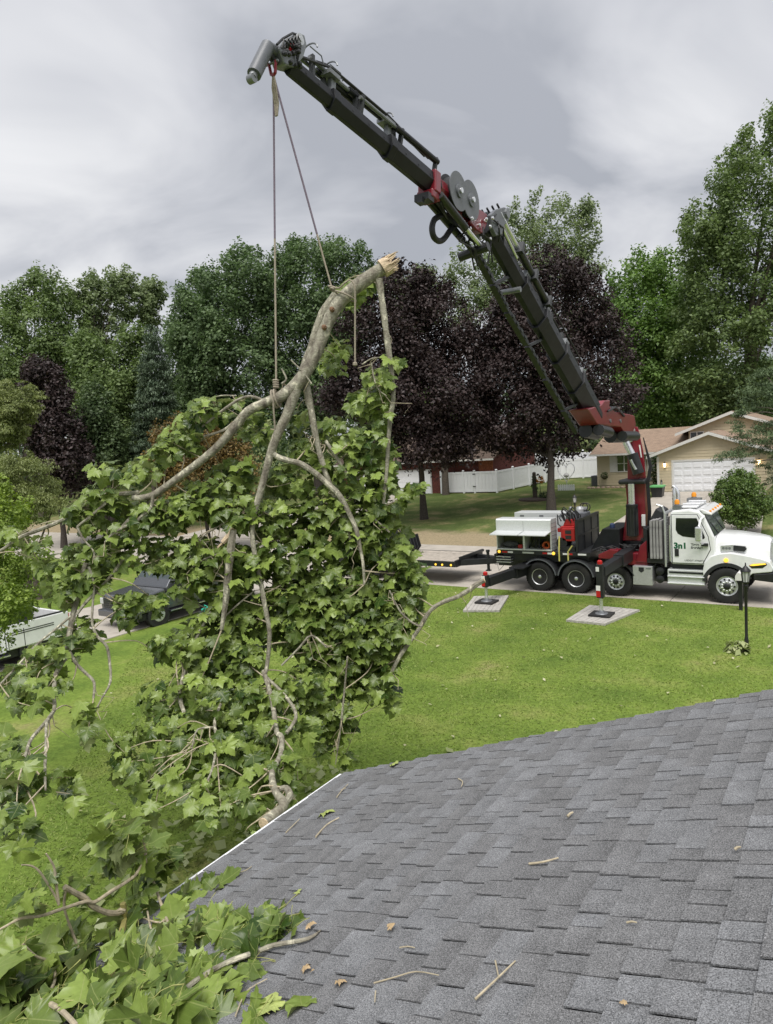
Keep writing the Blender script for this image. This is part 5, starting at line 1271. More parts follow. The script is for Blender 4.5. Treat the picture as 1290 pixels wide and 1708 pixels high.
# ================================================================== own roof in the foreground
own_h = thing("house_roof_wing", "grey shingled roof wing of the house in the foreground with a white drip edge", "house", (-0.5, 3, 0))
TH = math.atan(SLOPE); CT, ST = math.cos(TH), math.sin(TH)
RN = V(-ST, 0, CT)
def rp(u, v, h=0.0):   # u along the eave (world Y), v up the slope from the eave
    return V(EX + v * CT, u, EZ + v * ST) + RN * h
U0, U1, VM = -3.0, RAKE, 7.6
MB().loft([[rp(U0, 0, -.05), rp(U1, 0, -.05), rp(U1, 0, -.012), rp(U0, 0, -.012)], [rp(U0, VM, -.05), rp(U1, VM, -.05), rp(U1, VM, -.012), rp(U0, VM, -.012)]]).build("roof", M['underlay'], own_h)
roof = [o for o in own_h.children if o.name.startswith("roof")][0]
EXPO = 0.143
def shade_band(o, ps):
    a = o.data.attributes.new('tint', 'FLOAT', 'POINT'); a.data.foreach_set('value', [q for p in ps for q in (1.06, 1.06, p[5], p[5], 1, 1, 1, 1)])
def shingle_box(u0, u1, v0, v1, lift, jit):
    b = [rp(u0, v0, lift), rp(u1, v0, lift), rp(u1, v1, .0), rp(u0, v1, .0), rp(u0, v0, lift - .007), rp(u1, v0, lift - .007), rp(u1, v1, -.006), rp(u0, v1, -.006)]
    return b, [(0, 1, 2, 3), (4, 5, 1, 0), (5, 6, 2, 1), (6, 7, 3, 2), (7, 4, 0, 3)]
pieces = []
nrow = int(VM / EXPO)
for r_ in range(nrow):
    u = U0 - R.uniform(0, .3); proud = R.random() < .5
    while u < U1:
        wd = R.choice((.10, .12, .14, .15, .17, .19, .22, .26)) * R.uniform(.9, 1.1)
        u1 = min(u + wd, U1 + R.uniform(-.012, .004))
        if u1 - u > .03:
            v0 = r_ * EXPO - (.014 if r_ == 0 else .004) + R.uniform(-.0025, .0025)
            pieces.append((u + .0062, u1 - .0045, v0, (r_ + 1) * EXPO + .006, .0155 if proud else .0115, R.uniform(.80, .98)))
        u += wd; proud = not proud if R.random() < .8 else proud
def vis_key(p):
    c = rp((p[0] + p[1]) / 2, (p[2] + p[3]) / 2); d = (c - CAM); z = d.dot(_fw)
    if z < .3: return 1e9
    x = d.dot(CR) / z * FPX; y = -d.dot(CU) / z * FPX
    if abs(x) > PW / 2 + 25 or abs(y) > PH / 2 + 25: return 1e8
    return z / (p[1] - p[0]) ** .5
pieces.sort(key=vis_key)
for p in pieces[:300]:
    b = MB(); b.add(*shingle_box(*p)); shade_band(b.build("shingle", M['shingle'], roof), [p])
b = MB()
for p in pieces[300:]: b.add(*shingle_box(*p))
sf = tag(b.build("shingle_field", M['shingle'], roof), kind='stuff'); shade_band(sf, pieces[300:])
# drip edge, gutter, fascia, walls
for k in range(3):
    y0 = U0 + (U1 - U0) * k / 3; y1 = U0 + (U1 - U0) * (k + 1) / 3 - .004
    b = MB(); b.box(EX - .075, EX + .02, y0, y1, EZ - .085, EZ - .024); b.build("drip_edge", M['vinyl'], own_h)
MB().box(EX - .02, EX + .01, U0, U1 - .02, EZ - .25, EZ - .08).build("fascia", M['trim'], own_h)
MB().loft([[rp(U1 + .002, -.03, -.16), rp(U1 + .03, -.03, -.16), rp(U1 + .03, -.03, -.03), rp(U1 + .002, -.03, -.03)], [rp(U1 + .002, VM, -.16), rp(U1 + .03, VM, -.16), rp(U1 + .03, VM, -.03), rp(U1 + .002, VM, -.03)]]).build("rake_board", M['trim'], own_h)
MB().loft([[rp(U0, VM, -.05), rp(U1, VM, -.05), rp(U1, VM, -.0), rp(U0, VM, -.0)], [rp(U0, VM, -.05) + V(VM * CT, 0, -VM * ST), rp(U1, VM, -.05) + V(VM * CT, 0, -VM * ST), rp(U1, VM, 0) + V(VM * CT, 0, -VM * ST), rp(U0, VM, 0) + V(VM * CT, 0, -VM * ST)]]).build("roof", M['underlay'], own_h)
zr = EZ + VM * ST
MB().prism([(EX + .45, -.1), (EX + 2 * VM * CT - .45, -.1), (EX + 2 * VM * CT - .45, EZ + .05), (EX + VM * CT, zr - .2), (EX + .45, EZ + .05)], 'y', U0 + .3, U1 - .35).build("wall", M['siding'], own_h)
MB().box(EX + .0, EX + .5, U0, U1 - .05, EZ - .12, EZ - .09).build("soffit", M['trim'], own_h)

# ================================================================== leaves
def leaf_shape(seed, mild=False):
    g = random.Random(seed)
    half = [(.13, -.09), (.30, -.05), (.50, -.10), (.46, .03), (.56, .10), (.43, .20), (.52, .30), (.69, .44), (.53, .45), (.49, .53), (.36, .53), (.36, .67), (.23, .73), (.18, .84)]
    half = [(x * g.uniform(.88, 1.1), y + g.uniform(-.02, .02)) for x, y in half]
    half2 = [(-x * g.uniform(.9, 1.1), y + g.uniform(-.02, .02)) for x, y in half]
    out = [(0, 0)] + half + [(0, 1.03)] + half2[::-1]
    mid = [(0, .22), (0, .5)]
    pts = out + mid
    fold = g.uniform(.05, .55); cx = g.uniform(.05, .75); cy = g.uniform(-.1, .95); tw = g.uniform(-.5, .5); wv = g.uniform(.03, .085); fold, cx, cy, tw, wv = (fold * .55, cx * .55, cy * .5, tw * .5, wv * .9) if mild else (fold, cx, cy, tw, wv); ph = g.uniform(0, 6)
    def z(x, y): return fold * abs(x) - cx * x * x * 1.6 - cy * (y - .25) ** 2 * .8 + tw * x * (y - .3) + wv * math.sin(9 * x + 7 * y + ph)
    v = [(x, y, z(x, y)) for x, y in pts]
    n = len(out); c0, c1 = n, n + 1; fs = []
    nh = len(half)
    for i in range(n):
        j = (i + 1) % n
        yi = (pts[i][1] + pts[j][1]) / 2
        fs.append((c1 if yi > .47 else c0, i, j))
    # join the two centres
    for i in range(1, n):
        pass
    sw = [k for k in range(n) if ((pts[k][1] + pts[(k + 1) % n][1]) / 2 > .47) != ((pts[k - 1][1] + pts[k][1]) / 2 > .47)]
    for k in sw: fs.append((c0, k, c1) if (pts[k][0] > 0) else (c1, k, c0))
    fs = [f if ((v[f[1]][0] - v[f[0]][0]) * (v[f[2]][1] - v[f[0]][1]) - (v[f[1]][1] - v[f[0]][1]) * (v[f[2]][0] - v[f[0]][0])) > 0 else (f[0], f[2], f[1]) for f in fs]
    return np.array(v, np.float32), np.array(fs, np.int32)
LV = [leaf_shape(100 + i) for i in range(12)]; LVM = [leaf_shape(300 + i, True) for i in range(12)]
M['petiole'] = pm("petiole", (.33, .34, .11), .6, var=.15)
def leaf_data(i, petiole):
    v, f = (LVM if petiole else LV)[i]
    me = bpy.data.meshes.new("leaf"); vs = [tuple(q) for q in v]; fs = [tuple(int(k) for k in q) for q in f]; nl = len(fs)
    if petiole:
        b = MB(); g = random.Random(i); s = g.choice((-1, 1))
        b.tube([(0, .03, 0), (0, -.15, -.03), (.06 * s, -.34, -.12), (.16 * s, -.5, -.26)], [.011, .010, .011, .017], 4); o = len(vs); vs += b.v; fs += [tuple(k + o for k in q) for q in b.f]
    me.from_pydata(vs, [], fs); me.materials.append(M['leaf']); me.materials.append(M['petiole'])
    mi = [0] * nl + [1] * (len(fs) - nl); me.polygons.foreach_set("material_index", mi)
    me.polygons.foreach_set("use_smooth", [True] * len(fs))
    u = me.uv_layers.new(name="UVMap")
    for li, lp in enumerate(me.loops):
        c = vs[lp.vertex_index]; u.data[li].uv = (c[0], c[1])
    a = me.attributes.new("tint", 'FLOAT', 'FACE'); a.data.foreach_set("value", [random.Random(i).random()] * len(fs)); me.update()
    return me
LD = [leaf_data(i, False) for i in range(12)]
LDP = [leaf_data(i, True) for i in range(12)]
def leaf_frame(tip, nor):
    n = nor.normalized(); t = (tip - n * tip.dot(n)); t = t.normalized() if t.length > 1e-4 else n.orthogonal().normalized(); x = t.cross(n)
    return x, t, n
def scatter_leaves(items, parent, datas, n_parts, stuff_name):
    """items: (pos, tipdir, normal, size, variant); nearest ones become parts, the rest one stuff mesh"""
    items = sorted(items, key=lambda it: pdepth(it[0]) / it[3])
    for pos, tip, nor, s, vi in items[:n_parts]:
        x, t, n = leaf_frame(tip, nor)
        m = Matrix(((x.x, t.x, n.x), (x.y, t.y, n.y), (x.z, t.z, n.z)))
        inst("leaf", datas[vi], parent, pos, m.to_euler(), s)
    rest = items[n_parts:]
    if not rest: return
    VV, FF, UU, TT = [], [], [], []; off = 0
    for pos, tip, nor, s, vi in rest:
        x, t, n = leaf_frame(tip, nor); v, f = LV[vi]
        B = np.array([[x.x, x.y, x.z], [t.x, t.y, t.z], [n.x, n.y, n.z]], np.float32)
        VV.append(v @ B * s + np.array(pos - ORG[parent.name], np.float32)); FF.append(f + off); off += len(v)
        UU.append(v[f.ravel()][:, :2]); TT.append(np.full(len(f), R.random()))
    me = np_mesh(stuff_name, np.concatenate(VV), np.concatenate(FF), M['leaf'], np.concatenate(TT), np.concatenate(UU), smooth=True)
    tag(link(stuff_name, me, parent), kind='stuff')
def rv(s=1.0): return V(R.gauss(0, s), R.gauss(0, s), R.gauss(0, s))

# ================================================================== the hanging limb
def hd(x, y):
    """distance of the limb at a place in the picture: the lower and left parts swing towards the house"""
    d = 9.0
    if y > 1120 and x < 545: d -= (y - 1120) / 250 * 2.6
    if x < 230 and y > 1000: d -= min(1, (230 - x) / 170) * min(1, (y - 1000) / 200) * 1.3
    return d
T0 = dep(500, 640, 9.0)
limb = thing("sycamore_limb", "large leafy sycamore limb with mottled pale bark hanging in ropes from the crane", "tree limb", T0)
def lp(x, y, dd=0.0): return dep(x, y, hd(x, y) + dd)
LIMBS = []
def branch(px, name="branch", parent=limb, n=10, dfun=lp, mat='syc', knob=.07, dd=0.0):
    """px: (x, y, radius in picture px)"""
    P = [dfun(x, y, dd) for x, y, r in px]; Rr = [r / FPX * pdepth(p) for (x, y, r), p in zip(px, P)]
    P, Rr = smooth_path(P, Rr)
    Rr = [r * (1 + R.uniform(-knob, knob)) for r in Rr]
    LIMBS.append((P, Rr, px))
    return MB().tube(P, Rr, n).build(name, M[mat], parent, smooth=True)
branch([(640, 447, 10.7), (615, 463, 11.4), (588, 483, 11.4), (562, 510, 11.1), (545, 543, 10.3), (531, 580, 10.3), (515, 612, 10.7), (496, 640, 11.4), (472, 660, 10.0), (445, 671, 8.2), (415, 685, 7.8), (395, 708, 7.6), (370, 738, 7.1), (340, 765, 6.8), (300, 795, 6.3), (262, 822, 5.7), (240, 830, 5.4), (221, 830, 5.0)], "trunk", n=18, knob=.03)
branch([(494, 648, 9.8), (480, 690, 8.7), (466, 718, 7.6), (455, 745, 7.2), (448, 770, 6.5), (440, 800, 5.7), (433, 826, 6.0), (424, 858, 4.9), (421, 890, 4.1), (426, 930, 4.0), (436, 975, 4.0), (440, 1000, 4.0), (446, 1030, 3.8), (450, 1059, 3.8), (446, 1108, 3.4), (441, 1128, 3.4)], n=14, knob=.03)
branch([(440, 1120, 4), (453, 1163, 4), (458, 1195, 4), (462, 1222, 4.5), (470, 1230, 4.5), (468, 1260, 4.5), (454, 1288, 5), (459, 1319, 6), (474, 1342, 8), (460, 1358, 9), (440, 1374, 10)], n=12, knob=.05)
branch([(446, 1131, 2.5), (466, 1150, 2.5), (485, 1173, 2.8), (494, 1192, 3), (489, 1208, 3), (478, 1223, 3)], n=7)
branch([(474, 1342, 6), (484, 1328, 6), (478, 1315, 5), (466, 1316, 4)], n=8)
branch([(450, 752, 5), (463, 762, 5), (480, 768, 5), (500, 773, 5), (522, 786, 5), (548, 808, 5), (566, 826, 4.8), (582, 855, 4.5), (595, 885, 4), (601, 915, 3), (606, 940, 2.5), (608, 975, 2)], n=9)
branch([(510, 640, 7), (515, 662, 6), (520, 690, 5.5), (525, 718, 5.2), (532, 750, 5), (542, 785, 4.8), (554, 818, 4.5), (572, 855, 4), (582, 890, 3), (590, 920, 2)], n=9, dd=.1)
branch([(632, 466, 7), (636, 490, 5.5), (642, 535, 5), (648, 580, 5), (654, 630, 4.5), (656, 665, 4), (651, 700, 4), (648, 740, 3.5), (645, 790, 3), (640, 840, 2.5)], n=9)
branch([(562, 492, 9), (545, 515, 9), (531, 545, 8), (522, 575, 7.5), (512, 600, 7), (502, 625, 6), (495, 640, 6)], n=10, dd=.22)
for px in ([(440, 668, 2.9), (418, 661, 2.5), (397, 667, 2.5), (367, 688, 2.5), (337, 712, 1.6)], [(412, 690, 3.3), (393, 703, 2.9), (372, 718, 2.5), (340, 728, 1.6)], [(395, 660, 1.2), (368, 660, 1.2), (345, 668, 0.8)],
           [(262, 824, 4.1), (240, 846, 4.1), (222, 862, 4.1), (200, 884, 3.3), (185, 905, 2.0)], [(255, 826, 3.3), (252, 848, 2.9), (235, 862, 2.5), (228, 870, 2.5), (205, 880, 2.5), (185, 893, 2.0), (175, 905, 1.6)], [(232, 821, 4.1), (210, 823, 3.7), (185, 824, 3.3), (160, 828, 2.5), (150, 832, 2.0)],
           [(170, 832, 3.3), (150, 842, 2.9), (125, 856, 2.9), (90, 874, 3.3), (58, 886, 3.7), (30, 898, 2.9), (8, 914, 2.5), (-20, 930, 2.5)], [(178, 838, 2.5), (150, 862, 2.0), (132, 876, 2.0), (130, 882, 2.0), (140, 900, 1.8), (155, 918, 1.6), (158, 935, 1.6)],
           [(145, 940, 5.7), (137, 965, 5.3), (128, 1000, 4.9), (120, 1035, 4.9), (115, 1065, 4.5), (116, 1085, 4.1)], [(116, 1085, 4.1), (103, 1108, 3.7), (93, 1125, 3.7), (90, 1155, 3.3), (90, 1186, 3.3), (70, 1212, 3.3), (51, 1235, 2.9), (40, 1270, 2.5), (30, 1305, 2.5)], [(90, 1186, 2.9), (78, 1205, 2.5), (77, 1240, 2.5), (75, 1280, 2.5), (76, 1318, 1.6)],
           [(116, 1088, 3.3), (128, 1108, 2.9), (142, 1122, 2.5), (157, 1138, 2.5), (156, 1165, 2.0)], [(148, 945, 2.5), (157, 975, 2.0), (155, 1005, 2.0), (154, 1040, 2.0), (163, 1062, 2.5), (178, 1078, 2.5), (183, 1105, 2.5), (184, 1138, 2.0), (170, 1165, 1.6), (157, 1190, 1.2)],
           [(118, 1028, 2.0), (92, 1050, 2.0), (62, 1075, 2.0), (32, 1108, 2.0), (0, 1142, 1.6)], [(205, 932, 2.9), (190, 955, 2.9), (168, 980, 2.9), (145, 1003, 2.9), (128, 1025, 2.5)],
           [(808, 968, 4.1), (795, 975, 4.5), (780, 986, 4.1), (762, 996, 3.7), (745, 1002, 3.7), (724, 1013, 3.7), (710, 1030, 3.7), (700, 1048, 3.7), (683, 1072, 3.7), (664, 1100, 3.7), (650, 1130, 2.5)],
           [(390, 884, 5.7), (384, 925, 6.6), (380, 970, 6.6), (376, 1010, 4.9), (370, 1050, 3.3)], [(412, 858, 1.6), (380, 870, 1.6), (345, 890, 1.2), (330, 905, 0.8)], [(322, 945, 1.5), (342, 932, 1.5), (370, 922, 1.2)], [(374, 1030, 1.5), (395, 1010, 1.5), (425, 985, 1.2)],
           [(352, 1020, 2.5), (330, 1060, 2.5), (310, 1110, 2.9), (300, 1160, 4.1), (308, 1190, 3.3)], [(368, 1175, 2.5), (358, 1205, 2.5), (362, 1235, 2.5), (355, 1280, 2.0), (342, 1310, 1.6)], [(358, 1213, 1.6), (330, 1217, 1.6), (322, 1240, 1.2), (320, 1255, 0.8)],
           [(545, 1080, 2.0), (520, 1060, 2.0), (500, 1080, 1.8), (470, 1110, 1.6)], [(650, 985, 1.2), (668, 1020, 1.6), (690, 1040, 1.6), (705, 1045, 1.6)], [(580, 1095, 1.6), (575, 1150, 1.6), (570, 1200, 1.6), (565, 1240, 1.2), (560, 1275, 0.8)],
           [(543, 735, 2.9), (560, 760, 2.9), (575, 785, 2.5), (590, 800, 2.0)], [(610, 850, 1.6), (630, 870, 1.6), (650, 888, 1.6)], [(604, 608, 1.2), (620, 598, 1.2), (634, 596, 0.8)], [(620, 605, 1.0), (624, 630, 1.2), (632, 650, 1.0), (645, 660, 0.8)],
           [(470, 640, 2.0), (478, 632, 1.6), (470, 615, 1.3)], [(520, 640, 1.6), (505, 620, 1.6), (485, 600, 1.2)], [(585, 830, 1.6), (600, 815, 1.6), (592, 790, 1.2)]):
    branch(px, n=7, knob=.09, dd=R.uniform(-.12, .12))
# torn butt and cut faces
bt = lp(640, 447); bd = (lp(640, 447) - lp(615, 463)).normalized()
b = MB()
b.tube([bt - bd * .02, bt + bd * .05, bt + bd * .11], [.118, .115, .085], 16)
sa = bd.orthogonal().normalized(); sb_ = bd.cross(sa)
for k in range(46):
    a = R.uniform(0, 2 * PI); rr = .115 * math.sqrt(R.uniform(.15, 1)); c = bt + (sa * math.cos(a) + sb_ * math.sin(a)) * rr
    ln = R.uniform(.06, .24) * (1.15 if math.sin(a) > 0 else .8); b.tube([c, c + bd * ln * .6 + rv(.008), c + bd * ln + rv(.014)], [.017, .012, .003], 4)
b.build("torn_wood", M['cutwood'], limb)
for a_, b_ in (((440, 1374), (460, 1358)), ((808, 968), (795, 975)), ((390, 884), (384, 925))):
    p, q = lp(*a_), lp(*b_); d = (p - q).normalized(); r_ = (10 if a_[0] == 440 else 5 if a_[0] == 808 else 7) / FPX * pdepth(p)
    MB().lathe(p - d * .002, d, [(r_ * .99, 0), (r_ * .93, .01), (.004, .014)], 12).build("cut_face", M['cutwood'], limb)
p, q = lp(372, 905), lp(392, 884)
b = MB(); b.tube([q, p], [.05, .035], 8)
for k in range(8): b.tube([p, p + (p - q).normalized() * R.uniform(.03, .1) + rv(.015)], [.014, .003], 4)
b.build("torn_wood", M['cutwood'], limb)
for x, y in ((554, 516), (541, 546)):
    MB().lathe(lp(x, y, -.10), -_fw * .7 + CR * .5, [(.04, 0), (.03, .02), (.012, .035), (.005, .03)], 9).build("branch_scar", pm("scar_wood", (.16, .09, .05), .9, var=.4, scale=30), limb)

BL = [ # x, y, rx, ry, density, depth offset
 (655,602,15,10,1,0),(628,628,22,20,1,0),(602,672,24,26,1,0),(632,682,20,34,1,0),(612,738,32,30,1.1,0),(600,790,40,34,1,0),(646,772,16,40,1,.1),(640,832,36,32,1.1,0),(692,815,16,12,.9,0),(640,640,14,14,.9,0),(575,740,18,18,.8,.1),
 (588,488,22,26,.8,.5),(606,470,18,18,.7,.5),(566,580,16,18,.7,.5),(548,600,14,14,.6,.5),(560,610,16,14,.6,.5),
 (440,722,26,18,.7,.2),(425,698,16,12,.7,.2),(500,700,18,22,.6,.2),(512,748,24,28,.8,.2),(556,716,22,24,.7,.2),(480,800,36,26,1,.1),(536,838,36,26,1,.1),(588,842,30,30,1,.1),(530,772,18,18,.8,.2),
 (345,672,22,12,.9,0),(325,695,28,14,1,0),(298,722,32,16,1,0),(362,690,22,14,.8,.1),(276,752,28,14,1,0),(238,780,30,16,1,0),(172,784,22,15,1,0),(205,792,16,12,.8,0),(318,742,20,10,.8,.1),(385,668,14,9,.6,.1),(415,720,20,14,.7,.3),
 (385,795,38,30,.9,.15),(335,830,44,30,1,.1),(285,852,44,28,1.1,0),(236,862,36,26,1,0),(390,850,36,30,1,0),(440,862,36,30,1,.1),(500,872,46,34,1,.1),(556,892,44,34,1.1,.1),(628,900,46,42,1.2,.1),(676,935,26,26,1,.1),(690,965,20,30,1,.1),(664,990,34,36,1.1,.1),(640,1036,46,44,1.2,.1),
 (165,832,40,20,1.1,0),(140,860,34,22,1.1,0),(182,892,34,24,1,0),(60,905,20,18,.6,0),(20,890,26,14,.6,.1),(98,948,30,24,.9,0),(142,925,34,24,1.1,0),(150,962,30,22,1,0),(110,985,30,22,.9,0),(70,940,20,16,.6,0),(190,932,26,20,.8,0),(240,918,42,30,1.1,0),(292,930,42,32,1.1,0),(342,925,46,34,1.2,0),(398,940,42,34,1.2,0),(462,930,46,36,.9,0),(520,962,46,38,1.1,.1),(580,972,46,38,1.2,.1),
 (212,1015,24,30,1.1,-.1),(226,1000,18,14,.9,-.1),(272,1076,26,20,1.1,-.1),(268,1005,16,18,.6,0),(318,980,28,24,.9,0),(330,960,30,20,.9,0),(120,1070,34,26,1,0),(70,1100,36,28,1,0),(25,1135,30,28,1,0),(50,1160,30,26,.9,0),(138,1048,26,20,.9,0),(105,1140,20,14,.8,0),(140,1190,14,22,1.1,0),(148,1216,12,16,1,0),(112,1300,14,22,1.1,0),(118,1322,10,14,1,0),
 (22,1300,36,36,1.2,0),(55,1310,20,20,1,0),(8,1250,24,26,.9,0),(16,1370,30,36,1.2,0),(-10,1330,26,50,1.1,0),(30,1410,14,14,.9,0),(60,1140,36,20,.9,0),
 (385,1000,36,30,1.1,.1),(430,1035,26,24,.8,.1),(356,1052,44,36,1.1,.1),(345,1098,40,30,1.1,.1),(402,1100,36,30,1,.1),(330,1146,48,30,1.1,0),(276,1160,44,30,1.1,0),(408,1160,40,34,1.1,.1),(350,1196,48,32,1.1,.1),(268,1212,44,26,1,0),(304,1256,48,30,1.1,.1),(380,1256,44,36,1.1,.1),(222,1272,34,26,1.1,0),(200,1240,24,20,.9,0),(440,1226,30,36,1.1,.1),(300,1075,26,22,.8,0),
 (500,1142,38,34,1,.1),(562,1078,54,44,1.3,.1),(620,1058,46,44,1.2,.1),(604,1128,44,36,1.2,.1),(546,1186,36,28,1,.1),(548,1246,16,18,.7,.2),(484,1286,26,28,.9,.1),(350,1326,36,26,1,.1),(410,1336,30,26,1,.1),(280,1296,40,24,.9,.1),(232,1302,22,18,.9,0),(654,1165,9,18,1.1,.1),(570,1262,14,16,.6,.2),(500,1046,54,40,.9,.1),(480,1002,46,36,1,.1),(560,1024,54,44,1.2,.1),(462,1180,30,26,.9,.1),(430,1290,30,28,1,.1),(480,1340,18,16,.6,.1),(560,1210,26,22,.9,.2),(690,1020,18,16,.8,.1),(640,1095,26,26,1,.1),(505,1210,24,20,.6,.1),(420,1380,22,12,.6,.1),
 (250,1350,26,16,.5,.2),(330,1370,30,16,.5,.2)]
items = []; nbl = 0
for (x, y, rx, ry, k, dd) in BL:
    d0 = hd(x, y) + dd + .22
    s0 = .150
    lpx = s0 / d0 * FPX
    k *= .62 if (x < 345 and y > 880) else .9
    n = max(6, int(k * 8.4 * (rx + 3) * (ry + 3) * PI / (lpx * lpx * .8)))
    cen = dep(x, y, d0 + .12)
    for i in range(n):
        a = R.uniform(0, 2 * PI); q = R.random() ** .5
        zz = R.uniform(-.32, .62)
        ex, ey = x + rx * q * math.cos(a), y + ry * q * math.sin(a)
        pos = dep(ex, ey, d0 + zz)
        outw = (pos - cen); outw = outw.normalized() if outw.length > 1e-4 else V(0, 0, 1)
        nor = outw * .45 + V(0.0, -.34, .78) + rv(.42)
        tip = V(0, 0, -.95) + outw * .35 + rv(.42)
        items.append((pos, tip, nor, s0 * R.choice((.5, .68, .82, .95, 1.05, 1.2)) * R.uniform(.9, 1.12), R.randrange(12)))
    # twigs feeding the clump
    near = sorted(((p - cen).length, i, j) for i, (P, Rr, _) in enumerate(LIMBS) for j, p in enumerate(P))[:14]
    for j in range(2 if rx > 20 else 1):
        tgt = dep(x + R.uniform(-.6, .6) * rx, y + R.uniform(-.3, .8) * ry, d0 + R.uniform(-.15, .15))
        q_ = near[R.randrange(len(near))]; best = (q_[0], LIMBS[q_[1]][0][q_[2]], LIMBS[q_[1]][1][q_[2]])
        if best[0] < 1.6:
            mid = best[1].lerp(tgt, .5) + V(R.uniform(-.12, .12), R.uniform(-.12, .12), R.uniform(-.08, .12))
            Pq, Rq = smooth_path([best[1], mid, tgt], [min(.011, best[2] * .55), .007, .003], 4)
            MB().tube(Pq, Rq, 5).build("twig", M['twig'], limb)
fine = MB()
for k in range(90):
    P_, R_, px_ = LIMBS[R.randrange(2, len(LIMBS))]; i_ = R.randrange(len(P_)); p_ = P_[i_]
    ln = R.uniform(.15, .4); d_ = V(R.gauss(0, .5), R.gauss(0, .5), -.8).normalized()
    fine.tube([p_, p_ + d_ * ln * .4 + rv(.03), p_ + d_ * ln * .75 + rv(.05), p_ + d_ * ln + rv(.06)], [min(.007, R_[i_] * .6), .005, .0035, .002], 4)
tag(fine.build("fine_twigs", M['twig'], limb), kind='stuff')
scatter_leaves(items, limb, LD, 300, "foliage")
NLIMB = len(items)

# ropes
def rope(name, P, r, mat, lab, twist=True):
    P, Rr = smooth_path(P, [r] * len(P), 4)
    return P, Rr
k0 = hk0 - V(0, 0, .10)
knot1, knot2 = lp(461, 648, -.02), lp(553, 478, .02)
rp1 = thing("lifting_rope", "long near vertical rope tied round the limb's lower fork", "rope", k0)
MB().tube([k0, lp(457, 180).lerp(k0, .4), k0.lerp(knot1, .52)], [.014, .0135, .013], 7).build("rope_line", M['purplerope'], rp1)
MB().tube([k0.lerp(knot1, .52), knot1], [.013, .013], 7).build("rope_line", M['rope'], rp1)
def ring(c, axd, r, rr, mat, name, parent, n=16, tilt=0.0):
    axd = axd.normalized(); a = axd.orthogonal().normalized(); b2 = axd.cross(a)
    P = [c + (a * math.cos(2 * PI * i / n) + b2 * math.sin(2 * PI * i / n)) * r + axd * tilt * math.cos(2 * PI * i / n) for i in range(n + 1)]
    return MB().tube(P, rr, 6).build(name, mat, parent, smooth=True)
td = (lp(472, 660) - lp(445, 671)).normalized()
for q in (0, .035): ring(lp(462, 664) - td * q, td, .115, .013, M['rope'], "rope_wrap", rp1, tilt=.02)
for q in range(4): ring(knot1 + V(0, 0, .02 + .028 * q), V(.1, .1, 1), .03, .013, M['rope'], "knot_turn", rp1, 10)
MB().tube([knot1 + V(-.02, 0, 0), lp(456, 672, -.1), lp(457, 690, -.08), lp(459, 715, -.04)], .012, 6).build("rope_tail", M['rope'], rp1)
rp2 = thing("lifting_rope", "slanting rope tied high on the limb near its torn end", "rope", k0)
MB().tube([k0, k0.lerp(knot2, .75)], .013, 7).build("rope_line", M['purplerope'], rp2); MB().tube([k0.lerp(knot2, .75), knot2], .012, 7).build("rope_line", M['rope'], rp2)
td = (lp(562, 510) - lp(588, 483)).normalized()
ring(lp(577, 494), td, .135, .013, M['rope'], "rope_wrap", rp2, tilt=.05); ring(knot2, V(.3, 0, 1), .035, .014, M['rope'], "knot_turn", rp2, 10); ring(knot2 + V(.02, 0, -.04), V(.3, .6, 1), .035, .014, M['rope'], "knot_turn", rp2, 10)
P, Rr = smooth_path([knot2, lp(566, 480, -.1), lp(575, 472, -.16), lp(584, 467, -.17), lp(591, 474, -.19), lp(592.5, 490, -.17), lp(592.5, 540, -.1), lp(592.5, 602, -.05)], [.012] * 8, 3)
MB().tube(P, Rr, 6).build("rope_tail", M['rope'], rp2, smooth=True)
MB().lathe(lp(592.5, 607, -.05) - V(0, 0, .03), (0, 0, 1), [(.005, 0), (.03, .015), (.03, .045), (.01, .06)], 8).build("rope_end_knot", M['rope'], rp2)
for i in range(3): MB().tube([k0 + V(.0, 0, .02), k0 + V(.03 * (i - 1), 0, -.15), k0 + V(.028 * (i - 1), .02, -.35), k0 + V(.01 * (i - 1), 0, -.5)], .013, 6).build("rope_eye", M['rope'], rp2)

# ================================================================== broken branches lying on the roof edge
fb0 = rp(2.2, .3)
fb = thing("fallen_branch", "broken sycamore branch with big fresh leaves lying over the roof's edge", "branch", fb0)
def fdep(x, y):
    """distance of the pile: on the roof, and level with the eave beyond it"""
    d = ray(x, y); t1 = (EZ - SLOPE * EX - CAMH) / (d.z - SLOPE * d.x); t2 = (EX - .12) / d.x if d.x < 0 else 99
    return min(t1, t2)
def fp(x, y, h=0.12): return dep(x, y, fdep(x, y) - h)
def fbranch(px, h, n=8, mat='twig'):
    P = [fp(x, y, h if not isinstance(h, list) else h[i]) for i, (x, y, r) in enumerate(px)]; Rr = [r / FPX * pdepth(p) for (x, y, r), p in zip(px, P)]
    P, Rr = smooth_path(P, Rr); Rr = [r * (1 + R.uniform(-.08, .08)) for r in Rr]
    return MB().tube(P, Rr, n).build("branch", M[mat], fb, smooth=True)
fbranch([(-10, 1556, 2), (10, 1545, 2), (36, 1532, 2.6), (69, 1528, 2.8), (105, 1516, 2.8), (143, 1504, 3.2), (158, 1505, 3.2), (184, 1488, 3), (220, 1465, 3), (236, 1445, 2.8), (243, 1424, 2.5), (239, 1401, 1.5)], .28)
fbranch([(108, 1480, 4.5), (126, 1490, 4.5), (143, 1499, 5), (152, 1510, 5), (176, 1522, 4.5), (195, 1523, 5), (206, 1517, 6)], .26)
